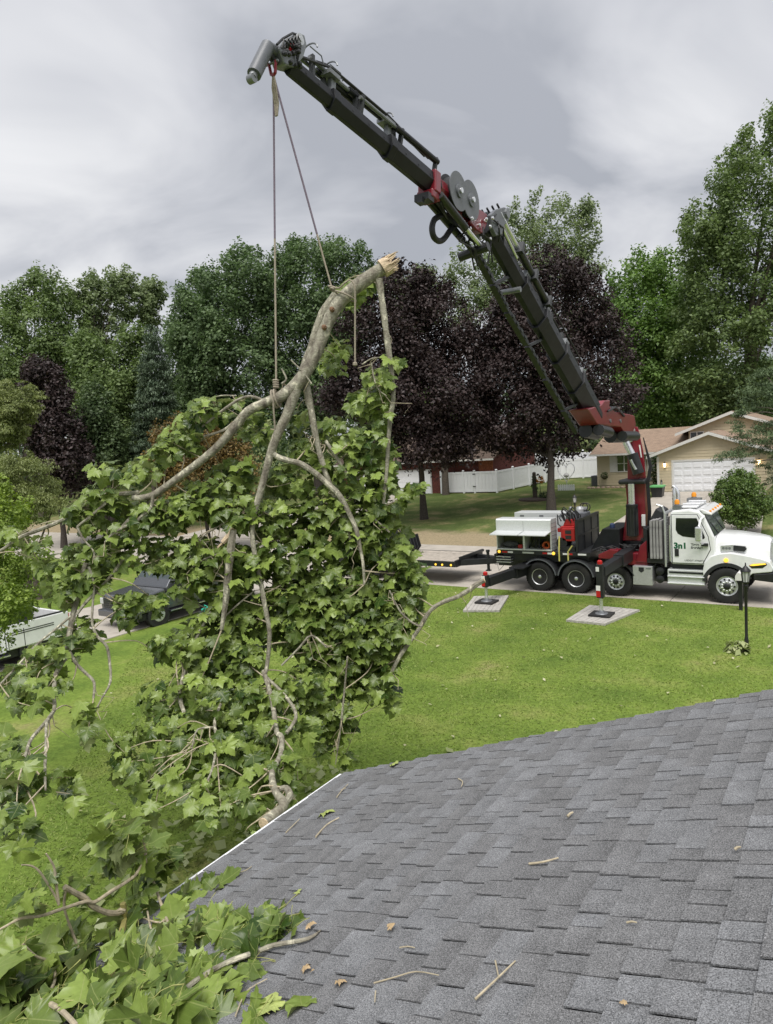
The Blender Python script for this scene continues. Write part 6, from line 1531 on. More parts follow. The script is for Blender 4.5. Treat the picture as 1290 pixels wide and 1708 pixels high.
fbranch([(205, 1507, 5), (207, 1520, 5), (208, 1534, 5.5), (203, 1555, 5.5), (197, 1575, 5.5), (192, 1600, 5.5), (189, 1625, 6), (188, 1650, 6), (184, 1680, 6)], [.26, .26, .25, .22, .18, .14, .10, .07, .05], mat='greentwig')
fbranch([(241, 1428, 2), (250, 1455, 2), (258, 1476, 2.2), (271, 1514, 2.5), (282, 1544, 2.5)], .2)
fbranch([(290, 1504, 4), (279, 1528, 3.5), (262, 1552, 3)], .15)
fbranch([(110, 1484, 2), (107, 1512, 2.2), (115, 1540, 2.3), (123, 1562, 2.4), (136, 1596, 2.5), (140, 1620, 2)], .2)
fbranch([(98, 1510, 1.8), (92, 1495, 1.8), (80, 1475, 1.8), (64, 1452, 1.8), (50, 1444, 1.5), (36, 1443, 1)], .3)
fbranch([(98, 1508, 2.5), (95, 1485, 2.5), (91, 1450, 2.2), (84, 1435, 1.8), (77, 1424, 1.2)], .3)
fbranch([(38, 1575, 2), (61, 1596, 2.2), (87, 1606, 2.5), (92, 1630, 2.5), (86, 1650, 2.5), (76, 1672, 2)], .32)
fbranch([(62, 1669, 4), (84, 1675, 4.2), (107, 1690, 4.4), (128, 1712, 4.5)], .38)
fbranch([(296, 1660, 4.5), (342, 1626, 4.6), (386, 1603, 4.4), (429, 1588, 4.2), (457, 1577, 4), (503, 1569, 3.6), (522, 1562, 2.8), (535, 1552, 1)], [.16, .14, .12, .10, .09, .07, .05, .03], mat='syc')
fbranch([(345, 1628, 2), (335, 1655, 2.2), (315, 1672, 2.4), (305, 1708, 2.5)], .12)
fbranch([(208, 1548, 2.8), (222, 1540, 2.6), (236, 1530, 2)], .2); fbranch([(246, 1520, 1.5), (252, 1550, 1.6), (268, 1588, 1.6)], .2); fbranch([(240, 1532, 1.4), (258, 1538, 1.6), (276, 1540, 1.4)], .18)
FB = [(195,1395,34,26,9,.3),(190,1430,30,26,7,.28),(245,1440,34,26,8,.2),(270,1430,30,22,6,.12),(232,1410,20,16,3,.3),(38,1480,24,20,3,.3),(60,1500,24,16,3,.3),(95,1455,18,14,2,.3),(130,1475,26,14,3,.26),(150,1560,36,22,6,.2),(100,1575,36,20,6,.22),(28,1600,46,36,12,.3),(55,1665,52,38,14,.35),(125,1645,46,36,12,.32),(165,1690,46,30,11,.34),(245,1600,44,36,12,.24),(298,1555,44,32,13,.15),(295,1510,40,22,8,.12),(355,1540,42,28,11,.12),(398,1560,40,28,10,.11),(448,1528,36,26,11,.12),(470,1545,24,20,5,.08),(330,1620,40,28,8,.14),(262,1678,46,30,11,.3),(360,1668,34,30,8,.14),(405,1598,34,18,4,.1),(424,1690,18,14,3,.06),(345,1474,30,10,6,.06),(225,1535,30,18,6,.22),(6,1640,24,40,8,.36),(10,1700,40,20,7,.36),(210,1640,34,30,9,.3),(90,1610,36,26,7,.28),(240,1490,28,20,5,.2),(180,1600,30,24,6,.22)]
items = []
for (x, y, rx, ry, n, h) in FB:
    for i in range(int(n * 1.55)):
        a = R.uniform(0, 2 * PI); q = R.random() ** .5; hh = R.uniform(.25, 1.25) * h
        pos = fp(x + rx * q * math.cos(a), y + ry * q * math.sin(a), hh)
        nor = V(-.15, -.45, .75) + rv(.42); tip = V(R.gauss(0, .7), R.gauss(-.1, .7), -.45)
        items.append((pos, tip, nor, R.choice((.10, .125, .145, .165, .185)) * (1.15 if y > 1560 and x < 300 else .92) * R.uniform(.9, 1.1), R.randrange(12)))
scatter_leaves(items, fb, LDP, 300, "foliage")

# litter on the shingles
def stick(pts, r, lab, mat='twig', side=None):
    r *= .68
    P = [onRoof(x, y, .018 + r) for x, y in pts]
    if len(P) > 2: P, Rr = smooth_path(P, [r * (1 - .4 * i / (len(P) - 1)) for i in range(len(P))], 3)
    else: P = [P[0], P[0].lerp(P[1], .5) + V(0, 0, .004), P[1]]; Rr = [r, r * .9, r * .6]
    b = MB().tube(P, Rr, 6)
    if side: b.tube([onRoof(*side[0], .018 + r), onRoof(*side[1], .02 + r)], [r * .8, r * .5], 5)
    tag(b.build("twig", M[mat], None, org=P[0]), lab, "twig")
stick([(793, 1667), (828, 1634), (860, 1603)], .007, "pale forked twig on the shingles, the thickest of the loose ones", side=((826.6, 1603), (832, 1630)))
stick([(624, 1640), (660, 1630), (694, 1621), (732, 1627)], .005, "long thin bent twig on the shingles left of the forked twig")
stick([(883, 1441), (906, 1438), (932, 1431)], .009, "straight tan twig alone in the middle of the roof")
stick([(667, 1581), (680, 1579), (692, 1581)], .005, "short thin twig above the long bent twig on the roof")
stick([(627, 1653), (625.5, 1672)], .004, "tiny pale twig below the left end of the long bent twig")
stick([(947, 1362), (956, 1355)], .011, "short thick tan stub high on the roof")
stick([(1046, 1539), (1063, 1539)], .006, "small reddish twig right of the middle of the roof")
stick([(765, 1299), (772, 1304), (770, 1312)], .007, "curled tan twig near the top of the roof")
stick([(562, 1330), (571, 1318), (581, 1308)], .008, "pale forked twig close to the white drip edge", side=((569, 1318), (577, 1315)))
stick([(527, 1396), (545, 1376), (566, 1364)], .010, "pale hooked twig below the drip edge corner")
stick([(477, 1389), (488, 1378), (500, 1366)], .008, "pale straight twig beside the sawn branch end")
stick([(379, 1657), (405, 1632), (424, 1611)], .006, "dark grey twig just below the fallen branch on the roof", mat='bark')
stick([(393, 1695), (405, 1665), (417, 1649), (446, 1633)], .006, "pale bent twig under the end of the fallen branch")
stick([(385, 1460), (410, 1452), (420, 1445)], .006, "reddish twig on the roof above the loose leaf cluster")
stick([(1226, 1417), (1236, 1413)], .009, "short tan stub at the right of the roof")
def rleaf(x, y, s, mat, lab, rot, vi=3, lift=.03, flip=1):
    p = onRoof(x, y, lift); o = inst("leaf", LD[vi] if mat is None else LDM[mat][vi % 3], None, p)
    t = V(math.cos(rot), math.sin(rot), .0); n = (RN + rv(.15)).normalized(); xx, tt, nn = leaf_frame(t, n)
    o.rotation_euler = Matrix(((xx.x, tt.x, nn.x), (xx.y, tt.y, nn.y), (xx.z, tt.z, nn.z))).to_euler(); o.scale = (s, s, s); tag(o, lab, "leaf")
M['palegreen'] = pm("pale_green_leaf", (.34, .40, .12), .6, var=.2, scale=12)
M['dryleaf'] = pm("dry_leaf", (.40, .29, .16), .7, var=.4, scale=14)
LDM = {}
for k in ('palegreen', 'dryleaf'):
    LDM[k] = []
    for i in range(3):
        me = LD[i * 4].copy(); me.materials.clear(); me.materials.append(M[k]); me.polygons.foreach_set("material_index", [0] * len(me.polygons)); LDM[k].append(me)
rleaf(653, 1276, .10, 'palegreen', "pale green leaf at the top edge of the roof", 1.0)
rleaf(534, 1357, .12, 'palegreen', "pale green leaf on the shingles right of the sawn branch end", .3, 1)
rleaf(503, 1675, .13, None, "torn dark green leaf alone at the bottom of the roof", 2.4)
rleaf(440, 1690, .13, 'palegreen', "pale yellowish leaf at the bottom beside the fallen branch", 2.0, 2)
rleaf(560, 1636, .045, 'dryleaf', "crumpled orange dry leaf left of the long bent twig", .5, 1)
rleaf(656, 1545, .04, 'dryleaf', "tan dry leaf above the short thin twig", 3.0, 2)
rleaf(1038, 1674, .022, 'dryleaf', "tiny orange leaf fragment at the bottom right of the roof", 1.2)
rleaf(505, 1613, .042, 'dryleaf', "curled tan leaf just beyond the tip of the long stick", .1, 1)
rleaf(519, 1621, .022, 'dryleaf', "tiny orange leaf scrap beside the curled tan leaf", 1.9, 2)
rleaf(512, 1545, .05, 'dryleaf', "shredded orange wood scrap above the tip of the long stick", .6)
rleaf(491, 1490, .05, 'palegreen', "small narrow green leaf alone above the fallen branch", 1.1, 2)

# ================================================================== trailer behind the truck
tl = thing("flatbed_trailer", "black flatbed trailer with a weathered plank deck hitched behind the crane truck", "trailer", (-17, YC, 0))
TX1 = -13.28
for i in range(8):
    y0 = YN + .13 + i * .28
    MB().box(-21.5, TX1 - .08, y0 + .006, y0 + .272, .885, .93 + R.uniform(-.004, .004)).build("deck_plank", M['wood'], tl)
b = MB(); b.box(-21.5, TX1, YN, YN + .12, .72, .925).box(-21.5, TX1, YF - .12, YF, .72, .925).box(TX1 - .07, TX1 + .02, YN + .121, YF - .121, .70, .96).box(-21.5, -21.4, YN + .121, YF - .121, .72, .92)
for i in range(6): b.box(-21 + i * 1.4, -20.9 + i * 1.4, YN + .121, YF - .121, .74, .88)
b.build("frame", M['black'], tl)
MB().box(TX1 - .02, TX1 + .08, YN + .4, YF - .02, .96, 1.06).build("headboard", M['black'], tl)
b = MB(); b.bar((TX1, YN + .5, .82), (-12.0, YC - .12, .85), .18, .22); b.bar((TX1, YF - .5, .82), (-12.0, YC + .12, .85), .18, .22); b.box(-12.5, -11.85, YC - .14, YC + .14, .76, .98)
b.build("drawbar", M['black'], tl)
MB().lathe((-12.3, YC - .25, .45), (0, 0, 1), [(.12, 0), (.12, .03), (.06, .04), (.06, .75), (.08, .76), (.08, .84)], 12).build("trailer_jack", M['black'], tl)
MB().box(-12.02, -11.62, YC - .09, YC + .09, .78, .92).build("coupler", M['black'], tl)
b = MB(); b.tube([(-12.0, YC - .1, .8), (-11.9, YC - .15, .45), (-11.6, YC - .1, .78)], .012, 5); b.tube([(-12.4, YC - .12, .95), (-12.0, YC - .2, .7), (-11.55, YC - .2, .95)], .012, 5); b.build("safety_chain", M['steel'], tl)
for x in (-13.45, -13.85, -14.15): MB().lathe((x, YN - .001, .80), (0, -1, 0), [(.045, 0), (.04, .015), (.01, .02)], 10).build("marker_lamp", M['amberlit'], tl)
MB().box(-12.95, -12.7, YN + .73, YN + .74, .82, .88).build("reflector", M['redlens'], tl)
for y in (YN + .3, YF - .3):
    for x in (-17.4, -18.5): MB().lathe((x, y, .4), (0, 1, 0), [(.2, -.13), (.38, -.12), (.4, -.08), (.4, .08), (.38, .12), (.2, .13)], 20).build("wheel", M['rubber'], tl, smooth=True)
mc = thing("tracked_loader", "black machine with hoses loaded on the trailer, half hidden by the leaves", "loader", (-16.60, YC, .93))
b = MB(); b.prism([(-18.40, .95), (-16.80, .95), (-16.60, 1.15), (-16.70, 1.40), (-18.30, 1.40), (-18.55, 1.15)], 'y', YC - .75, YC - .45); b.prism([(-18.40, .95), (-16.80, .95), (-16.60, 1.15), (-16.70, 1.40), (-18.30, 1.40), (-18.55, 1.15)], 'y', YC + .45, YC + .75); b.build("track", M['rubber'], mc, bevel=.03)
MB().box(-18.30, -17.00, YC - .44, YC + .44, 1.05, 1.85).build("body", M['black'], mc, bevel=.06)
for s in (-.5, .5): MB().bar((-18.00, YC + s, 1.8), (-16.50, YC + s, 1.45), .12, .2).build("loader_arm", M['darkgrey'], mc)
b = MB()
for i in range(7): b.prism([(-16.55, 1.0), (-16.15, .96), (-15.95, 1.2), (-16.10, 1.75), (-16.22, 1.7), (-16.10, 1.25), (-16.50, 1.15)], 'y', YC - .75 + i * .23, YC - .70 + i * .23)
b.box(-16.55, -16.45, YC - .8, YC + .8, 1.0, 1.35); b.build("grapple", M['black'], mc)
b = MB()
for i in range(8): b.tube([(-17.20, YC - .4 + .1 * i, 1.8), (-16.80, YC - .3 + .08 * i, 2.0 + R.uniform(-.1, .1)), (-16.50, YC - .3 + .09 * i, 1.5)], .025, 6)
b.build("hose", M['hose'], mc)

# ================================================================== parked pickups in the drive (mostly behind the hanging leaves)
def pickup(name, label, xe, y0, ln, paint, bed_dark):
    """pickup seen from its left side; bonnet towards the house (-Y); xe: east side, y0: front"""
    t = thing(name, label, "pickup truck", (xe - 1.0, y0 + ln / 2, 0), "pickups parked in the drive")
    W = 2.0; x1 = xe; x0 = xe - W; P = paint
    def yy(f): return y0 + ln * f
    # side profile in (y, z)
    hood = [(yy(0), .55), (yy(.0), 1.02), (yy(.03), 1.14), (yy(.22), 1.24), (yy(.23), .55)]
    MB().prism(hood, 'x', x0 + .02, x1 - .02).build("front_body", P, t, bevel=.06)
    cabp = [(yy(.231), .5), (yy(.231), 1.26), (yy(.33), 1.86), (yy(.37), 1.92), (yy(.58), 1.92), (yy(.63), 1.86), (yy(.655), 1.25), (yy(.655), .5)]
    b = MB(); q = [(x0 + .02, x1 - .02) if z < 1.3 else (x0 + .18, x1 - .18) for _, z in cabp]
    b.loft([[(a[0], p[0], p[1]) for a, p in zip(q, cabp)], [(a[1], p[0], p[1]) for a, p in zip(q, cabp)]]); b.build("cab", P, t, bevel=.03)
    for s, xs in ((1, x1), (-1, x0)):
        for a, c in ((.30, .45), (.47, .615)):
            b = MB(); lo, hi = 1.27, 1.82
            ya, yc = yy(a), yy(c)
            b.loft([[(xs - s * .028, ya, lo), (xs - s * .028, yc, lo), (xs - s * .165, yc - (.02 if a > .4 else 0), hi), (xs - s * .165, ya + (.26 if a < .4 else .02), hi)],
                    [(xs - s * .012, ya, lo), (xs - s * .012, yc, lo), (xs - s * .15, yc - (.02 if a > .4 else 0), hi), (xs - s * .15, ya + (.26 if a < .4 else .02), hi)]]); b.build("side_window", M['glass'], t)
            MB().box(xs - s * .012, xs + s * .006, yy(a) - .02, yy(c) + .02, .62, 1.24).build("door", P, t, bevel=.01)
            MB().box(xs + s * .006, xs + s * .03, yy(c) - .25, yy(c) - .08, 1.05, 1.10).build("door_handle", M['black'], t)
        MB().box(xs - s * .1, xs + s * .10, yy(.23), yy(.66), .40, .46).build("running_board", M['black'], t); MB().box(xs + s * .101, xs + s * .115, yy(.23), yy(.66), .42, .45).build("board_trim", M['chrome'], t)
        MB().box(xs + s * .02, xs + s * .24, yy(.285), yy(.285) + .16, 1.22, 1.42).build("mirror", M['black'], t, bevel=.04)
        for f in (.16, .80):
            c = V(xs - s * .02, yy(f), .39); axx = V(s, 0, 0)
            w2 = MB().lathe(c - axx * .27, axx, [(.24, 0), (.37, .01), (.39, .05), (.39, .22), (.37, .26), (.25, .265), (.24, .25)], 28).build("wheel", M['rubber'], t, smooth=True)
            MB().lathe(c, axx, [(.25, -.06), (.25, -.01), (.22, -.03), (.05, -.04)], 24).build("rim", M['black'], w2)
            b = MB()
            for k in range(10):
                a = 2 * PI * k / 10 + .15 * (1 if k % 2 else -1); d = V(0, math.cos(a), math.sin(a)); b.bar(c + d * .04 - axx * .01, c + d * .235 - axx * .012, .035, .03, axx)
            b.lathe(c - axx * .02, axx, [(.245, 0), (.245, .012), (.225, .014)], 24); b.lathe(c - axx * .03, axx, [(.06, 0), (.06, .035), (.01, .04)], 12); b.build("spoke", M['alu'], w2)
            MB().lathe(c - axx * .20, axx, [(.46, .0), (.46, .185), (.40, .19)], 26).build("wheel_arch", M['plastic'], t)
    yb0, yb1 = yy(.66), yy(1.0)
    for xa, xb in ((x0, x0 + .12), (x1 - .12, x1)): MB().box(xa, xb, yb0, yb1, .55, 1.28).build("bed_side", P, t, bevel=.03)
    MB().box(x0 + .121, x1 - .121, yb1 - .08, yb1 - .002, .55, 1.25).build("tailgate", P, t, bevel=.02)
    MB().box(x0 + .121, x1 - .121, yb0, yb1 - .081, .6, .75).build("bed_floor", M['black'], t)
    if bed_dark:
        for z_ in (.96, 1.02): MB().box(x1 + .001, x1 + .006, yb0 + .15, yb1 - .5, z_, z_ + .025).build("side_stripe", M['black'], t)
        for y_ in (yb0 + .02, yb0 + .5): MB().box(x1 + .001, x1 + .005, y_, y_ + .02, .58, 1.1).build("body_seam", M['black'], t)
    b = MB()
    for xa in (x0 + .01, x1 - .11): b.box(xa, xa + .1, yb0, yb1, 1.282, 1.31)
    b.box(x0 + .12, x0 + .135, yb0, yb1 - .1, .76, 1.28).box(x1 - .135, x1 - .1205, yb0, yb1 - .1, .76, 1.28); b.build("bed_liner", M['black'], t)
    for xa in (x0 + .01, x1 - .14): MB().box(xa, xa + .13, yb1 - .02, yb1 + .015, .85, 1.2).build("tail_lamp", M['redlens'], t)
    MB().box(x0 + .1, x1 - .1, yb1, yb1 + .15, .5, .62).build("rear_bumper", M['chrome'] if not bed_dark else P, t, bevel=.02)
    MB().box(x0 + .22, x1 - .22, y0 - .04, y0 - .002, .72, 1.06).build("grille", M['black'], t, bevel=.02)
    for i in range(4): MB().box(x0 + .26, x1 - .26, y0 - .055, y0 - .041, .76 + .075 * i, .785 + .075 * i).build("grille_bar", M['chrome'] if bed_dark else M['charcoal'], t)
    for xa in (x0 + .02, x1 - .26): MB().box(xa, xa + .24, y0 - .03, y0 + .03, .84, 1.05).build("headlamp", M['lampglass'], t, bevel=.02)
    MB().box(x0 - .01, x1 + .01, y0 - .14, y0 + .2, .42, .66).build("front_bumper", P if not bed_dark else M['chrome'], t, bevel=.04)
    MB().box(x0 + .1, x1 - .1, y0 + .1, yy(.98), .3, .52).build("chassis", M['black'], t)
    wsx = [(x0 + .07, yy(.242), 1.29), (x1 - .07, yy(.242), 1.29), (x1 - .2, yy(.325), 1.83), (x0 + .2, yy(.325), 1.83)]
    nn = V(0, -.82, .57); MB().loft([[V(*p) + nn * .004 for p in wsx], [V(*p) + nn * .016 for p in wsx]]).build("windscreen", M['windscreen'], t)
    return t
pickup("pickup_truck", "silver and charcoal pickup seen through the hanging leaves, nose towards the house", -20.12, 14.3, 5.7, M['silver'], False)
pickup("pickup_truck", "white pickup with a dark open bed at the left edge behind the bright green tree", -20.3, 6.3, 5.7, M['white'], True)
gbx = thing("plastic_tub", "bright teal plastic tub on the grass beside the silver pickup", "tub", (-19.0, 16.3, 0))
MB().lathe((-18.9, 16.4, .0), (0, 0, 1), [(.01, .0), (.22, .01), (.28, .38), (.31, .39), (.31, .42), (.26, .42), (.2, .05), (.01, .04)], 20).build("tub", M['teal'], gbx, smooth=True)
MB().tube([(-19.2, 16.4, .36), (-18.9, 16.15, .6), (-18.6, 16.4, .36)], .015, 6).build("handle", M['teal'], gbx)

# ================================================================== grass blades and fallen bits on the near lawn
n = 230000
gx = rng.uniform(-19.1, 1.5, n); u_ = rng.uniform(0, 1, n); gy = 2.0 + 21.8 * u_ ** 1.2
keep = (gx > -5.5 - 1.0 * gy) & ((gy > 4.6) | (gx < -3.7))
P = np.c_[gx, gy, np.zeros(n)]
pch = np.sin(gx * 1.9 + 3 * np.sin(gy * .7)) * np.sin(gy * 1.6 + 2 * np.sin(gx * .6))
h = rng.uniform(.016, .034, n) * (1 + .3 * pch)
an = rng.uniform(0, 2 * PI, n); wd = rng.uniform(.006, .016, n)
v = np.empty((n, 3, 3), np.float32)
dxy = np.c_[np.cos(an), np.sin(an), np.zeros(n)] * wd[:, None]
lean = np.c_[rng.normal(0, .034, n), rng.normal(0, .034, n), h]
v[:, 0] = P - dxy; v[:, 1] = P + dxy; v[:, 2] = P + lean
tint = np.clip(.45 + .28 * pch + rng.normal(0, .2, n), 0, 1)
v = v[keep]; tint = tint[keep]; n = len(v)
tag(link("grass", np_mesh("grass", v.reshape(-1, 3), np.arange(n * 3).reshape(n, 3), M['grass'], tint)), "short mown green grass of the front lawn", kind='stuff')
n = 260
P = np.c_[rng.uniform(-16, .5, n), rng.uniform(6, 23.6, n), np.full(n, .05)]
nor = np.c_[rng.normal(0, .4, n), rng.normal(0, .4, n), np.ones(n)]; nor /= np.linalg.norm(nor, axis=1)[:, None]
M['litter'] = leaf_mat("litter_leaf", (.30, .30, .14), (.52, .50, .34), None, .7, .1)
tag(leaf_faces("leaf_litter", P, nor, .10, M['litter'], rng, None, aspect=.6, droop=0), "scattered pale torn leaves and bark flakes on the lawn", kind='stuff')
# leaf heaps fallen on the lawn below the limb
n = 620
P = np.c_[rng.normal(-6.6, 1.7, n), rng.normal(6.3, 1.7, n), rng.uniform(.03, .16, n)]
nor = np.c_[rng.normal(0, .5, n), rng.normal(0, .5, n), np.ones(n)]; nor /= np.linalg.norm(nor, axis=1)[:, None]
tag(leaf_faces("fallen_leaves", P, nor, .17, M['leaf'], rng, None, aspect=.9, droop=0), "loose green leaves fallen on the shaded lawn under the limb", kind='stuff')

# ================================================================== trees
def in_poly(x, y, poly):
    c = False; j = len(poly) - 1
    for i in range(len(poly)):
        xi, yi = poly[i]; xj, yj = poly[j]
        if (yi > y) != (yj > y) and x < (xj - xi) * (y - yi) / (yj - yi) + xi: c = not c
        j = i
    return c
def edge_dist(x, y, poly):
    m = 1e9
    for i in range(len(poly)):
        ax_, ay_ = poly[i]; bx_, by_ = poly[(i + 1) % len(poly)]
        dx_, dy_ = bx_ - ax_, by_ - ay_; t = max(0, min(1, ((x - ax_) * dx_ + (y - ay_) * dy_) / (dx_ * dx_ + dy_ * dy_ + 1e-9)))
        m = min(m, math.hypot(x - ax_ - t * dx_, y - ay_ - t * dy_))
    return m
def tree(name, label, outline, D, T, mat, leafn, leafs, base=None, bark='bark', rc=(.7, 1.3), nclump=170, flat=.7, trunk=.22, holes=(), droop=.3, seed=1, group="trees across the road", limbs=9, aspect=.6, cat="tree", up=.55, trunktop=None, jag=1.0):
    g = random.Random(seed); gn = np.random.default_rng(seed)
    xs = [p[0] for p in outline]; ys = [p[1] for p in outline]
    emax = min(max(xs) - min(xs), max(ys) - min(ys)) * .42
    pxm = D / FPX
    cl = []; tries = 0; nclump = int(nclump * 1.3); rc = (rc[0] * .8, rc[1] * .95)
    while len(cl) < nclump and tries < 40000:
        tries += 1
        x = g.uniform(min(xs), max(xs)); y = g.uniform(min(ys), max(ys))
        if not in_poly(x, y, outline): continue
        if any(math.hypot(x - hx, y - hy) < hr for hx, hy, hr in holes): continue
        e = edge_dist(x, y, outline)
        r = g.uniform(*rc)
        if e < r / pxm * .8: r = max(.22 * rc[0], (e + 5 * jag) * pxm * .9)
        off = g.uniform(-1, 1) * T * math.sqrt(min(1, (e + 4) / emax))
        if len(cl) > nclump * .35: off = -abs(off) if g.random() < .7 else off     # more clumps on the road side
        cl.append((*dep(x, y, D + off), r))
    C = np.array(cl)
    if base is None:
        mx_ = sum(xs) / len(xs); base = onG_depth(mx_, D)
    t = thing(name, label, cat, base, group)
    leafn = int(leafn * 1.45); leafs = leafs * .80
    w_ = C[:, 3] ** 1.7; idx = gn.choice(len(C), leafn, p=w_ / w_.sum())
    d = gn.normal(size=(leafn, 3)); d /= np.linalg.norm(d, axis=1)[:, None]
    d[:, 2] = np.where(gn.uniform(0, 1, leafn) < up, np.abs(d[:, 2]), d[:, 2])
    rr = C[idx, 3] * 1.15 * gn.uniform(0, 1, leafn) ** .5
    axs = gn.normal(size=(len(C), 3)) * .5 + np.array([0, 0, .75]) * (1 if flat > .55 else 0) + (C[:, :3] - C[:, :3].mean(0)) / np.abs(C[:, :3] - C[:, :3].mean(0)).max() * .8; axs /= np.linalg.norm(axs, axis=1)[:, None]
    A = axs[idx]; dl = (d * A).sum(1)[:, None]
    st = d + A * dl * .75 - (d - A * dl) * .22
    P = C[idx, :3] + st * rr[:, None] * np.array([1, 1, flat if flat < .55 else 1])
    P[:, 2] -= droop * .25 * C[idx, 3] * (d[:, 0] ** 2 + d[:, 1] ** 2)
    nor = d * .55 + np.array([0, 0, .55]) + gn.normal(size=(leafn, 3)) * .5; nor /= np.linalg.norm(nor, axis=1)[:, None]
    ct = gn.uniform(0, 1, len(C)); tint = np.clip(ct[idx] * .65 + gn.uniform(0, .35, leafn), 0, 1)
    leaf_faces("crown", P, nor, leafs, mat, gn, t, tint, aspect, droop)
    # trunk and limbs
    zt = float(np.percentile(C[:, 2], 78)) if trunktop is None else trunktop
    bx, by, bz = base; cx_, cy_ = float(C[:, 0].mean()), float(C[:, 1].mean())
    b = MB(); tp = []; tr_ = []
    for i in range(9):
        f = i / 8; s = f * f * .8
        tp.append(V(bx + (cx_ - bx) * s + g.uniform(-.06, .06), by + (cy_ - by) * s + g.uniform(-.06, .06), bz - .15 + (zt - bz) * f)); tr_.append(trunk * (1.35 if i == 0 else 1.0) * (1 - .8 * f))
    b.tube(tp, tr_, 10)
    for k in range(limbs):
        f = g.uniform(.28, .85); i = int(f * 8); s0 = tp[i].lerp(tp[min(i + 1, 8)], f * 8 - i)
        tgt = cl[g.randrange(len(cl))]
        e = V(*tgt[:3])
        if e.z < s0.z - .5: e.z = s0.z + g.uniform(.3, 1.5)
        m_ = s0.lerp(e, .5) + V(0, 0, g.uniform(.1, .6)); q = trunk * (1 - .8 * f) * .55
        PP, RR = smooth_path([s0, m_, e], [q, q * .6, q * .18], 4); b.tube(PP, RR, 6)
    b.build("trunk", M[bark], t, smooth=True)
    return t
def onG_depth(px, D):
    """ground point below a picture column at distance D"""
    d = ray(px, 760) * D; x, y = d.x, d.y; return V(x, y, gz(x, y))
LM = {}
def lm(k, a, c, back=None, tr=.2): LM[k] = leaf_mat(k, a, c, back, .55, tr)
lm("maple_green", (0.078, 0.123, 0.040), (0.207, 0.280, 0.101), tr=.32)
lm("mid_green", (0.065, 0.110, 0.047), (0.168, 0.241, 0.101), tr=.32)
lm("pale_green", (0.118, 0.168, 0.069), (0.280, 0.342, 0.168), tr=.32)
lm("bright_green", (0.090, 0.168, 0.038), (0.218, 0.336, 0.090), tr=.32)
lm("purple_maple", (.017, .011, .011), (.056, .036, .034), tr=.1)
lm("spruce_blue", (.048, .080, .044), (.125, .172, .100), tr=.1)
lm("pine_green", (.052, .088, .042), (.140, .200, .085), tr=.1)
lm("honeylocust", (0.106, 0.140, 0.043), (0.286, 0.325, 0.123), tr=.3)
lm("lime_leaf", (.110, .180, .026), (.31, .41, .08), tr=.3)
lm("russet_leaf", (.090, .066, .024), (.27, .180, .055))
lm("dark_green", (0.047, 0.081, 0.034), (0.118, 0.168, 0.065), tr=.3)

# far wood behind everything
fx = []
for i in range(1200):
    a = R.uniform(-75, 40); D = R.uniform(95, 125); t_ = math.radians(a)
    x, y = D * math.sin(t_), D * math.cos(t_)
    top = 11.0 + 4.0 * math.sin(a * .35) * R.random(); fx.append((x, y, gz(x, y) + R.uniform(.5, top), R.uniform(1.6, 3.0)))
C = np.array(fx); nl = 52000; idx = rng.integers(0, len(C), nl); d = rng.normal(size=(nl, 3)); d /= np.linalg.norm(d, axis=1)[:, None]
P = C[idx, :3] + d * (C[idx, 3] * rng.uniform(.5, 1.05, nl))[:, None]
nor = d * .6 + np.array([0, 0, .5]) + rng.normal(size=(nl, 3)) * .4; nor /= np.linalg.norm(nor, axis=1)[:, None]
tag(leaf_faces("far_woods", P, nor, .75, LM["dark_green"], rng, None, np.clip(rng.uniform(0, 1, len(C))[idx] * .7 + rng.uniform(0, .3, nl), 0, 1)), "dark belt of woods closing the view behind the houses", kind='stuff')

def bpt(px, py): return onG(px, py)
tree("purple_maple", "dark purple maple to the left of the crane with its trunk on the mown slope", [(538, 645), (552, 600), (560, 545), (585, 500), (608, 470), (640, 448), (662, 432), (690, 445), (715, 462), (745, 470), (775, 500), (795, 545), (815, 600), (835, 640), (832, 690), (815, 745), (775, 775), (735, 782), (700, 790), (668, 778), (640, 770), (610, 770), (585, 740), (558, 715), (535, 680)], 44.5, 3.9, LM["purple_maple"], 52000, .26, bpt(708, 866), 'darkbark', (.7, 1.25), 230, trunk=.24, seed=11, trunktop=None)
tree("purple_maple", "dark purple maple behind the crane boom, its trunk rising behind the truck bed", [(795, 570), (815, 520), (835, 480), (862, 440), (890, 418), (925, 415), (955, 430), (985, 455), (1015, 490), (1040, 540), (1060, 590), (1072, 640), (1062, 690), (1040, 712), (1000, 722), (985, 755), (950, 772), (910, 775), (870, 768), (835, 760), (796, 745), (776, 690), (785, 640), (780, 600)], 46.0, 3.9, LM["purple_maple"], 52000, .26, bpt(921, 852), 'darkbark', (.7, 1.25), 230, trunk=.27, seed=12)
q = onG(771, 818)
MBt = thing("tree_trunk", "bare straight grey trunk in front of the white fence gate", "tree", (q.x, 50.2, gz(0, 50.2)))
MB().tube([(q.x, 50.2, 1.0), (q.x + .05, 50.2, 3.0), (q.x - .05, 50.3, 7.0)], [.33, .27, .2], 12).build("trunk", M['bark'], MBt, smooth=True)
leafy_mesh("crown", (q.x, 50.6, 8.2), (2.4, 2.0, 2.2), 5000, .3, LM["maple_green"], 'ball', 31, MBt)
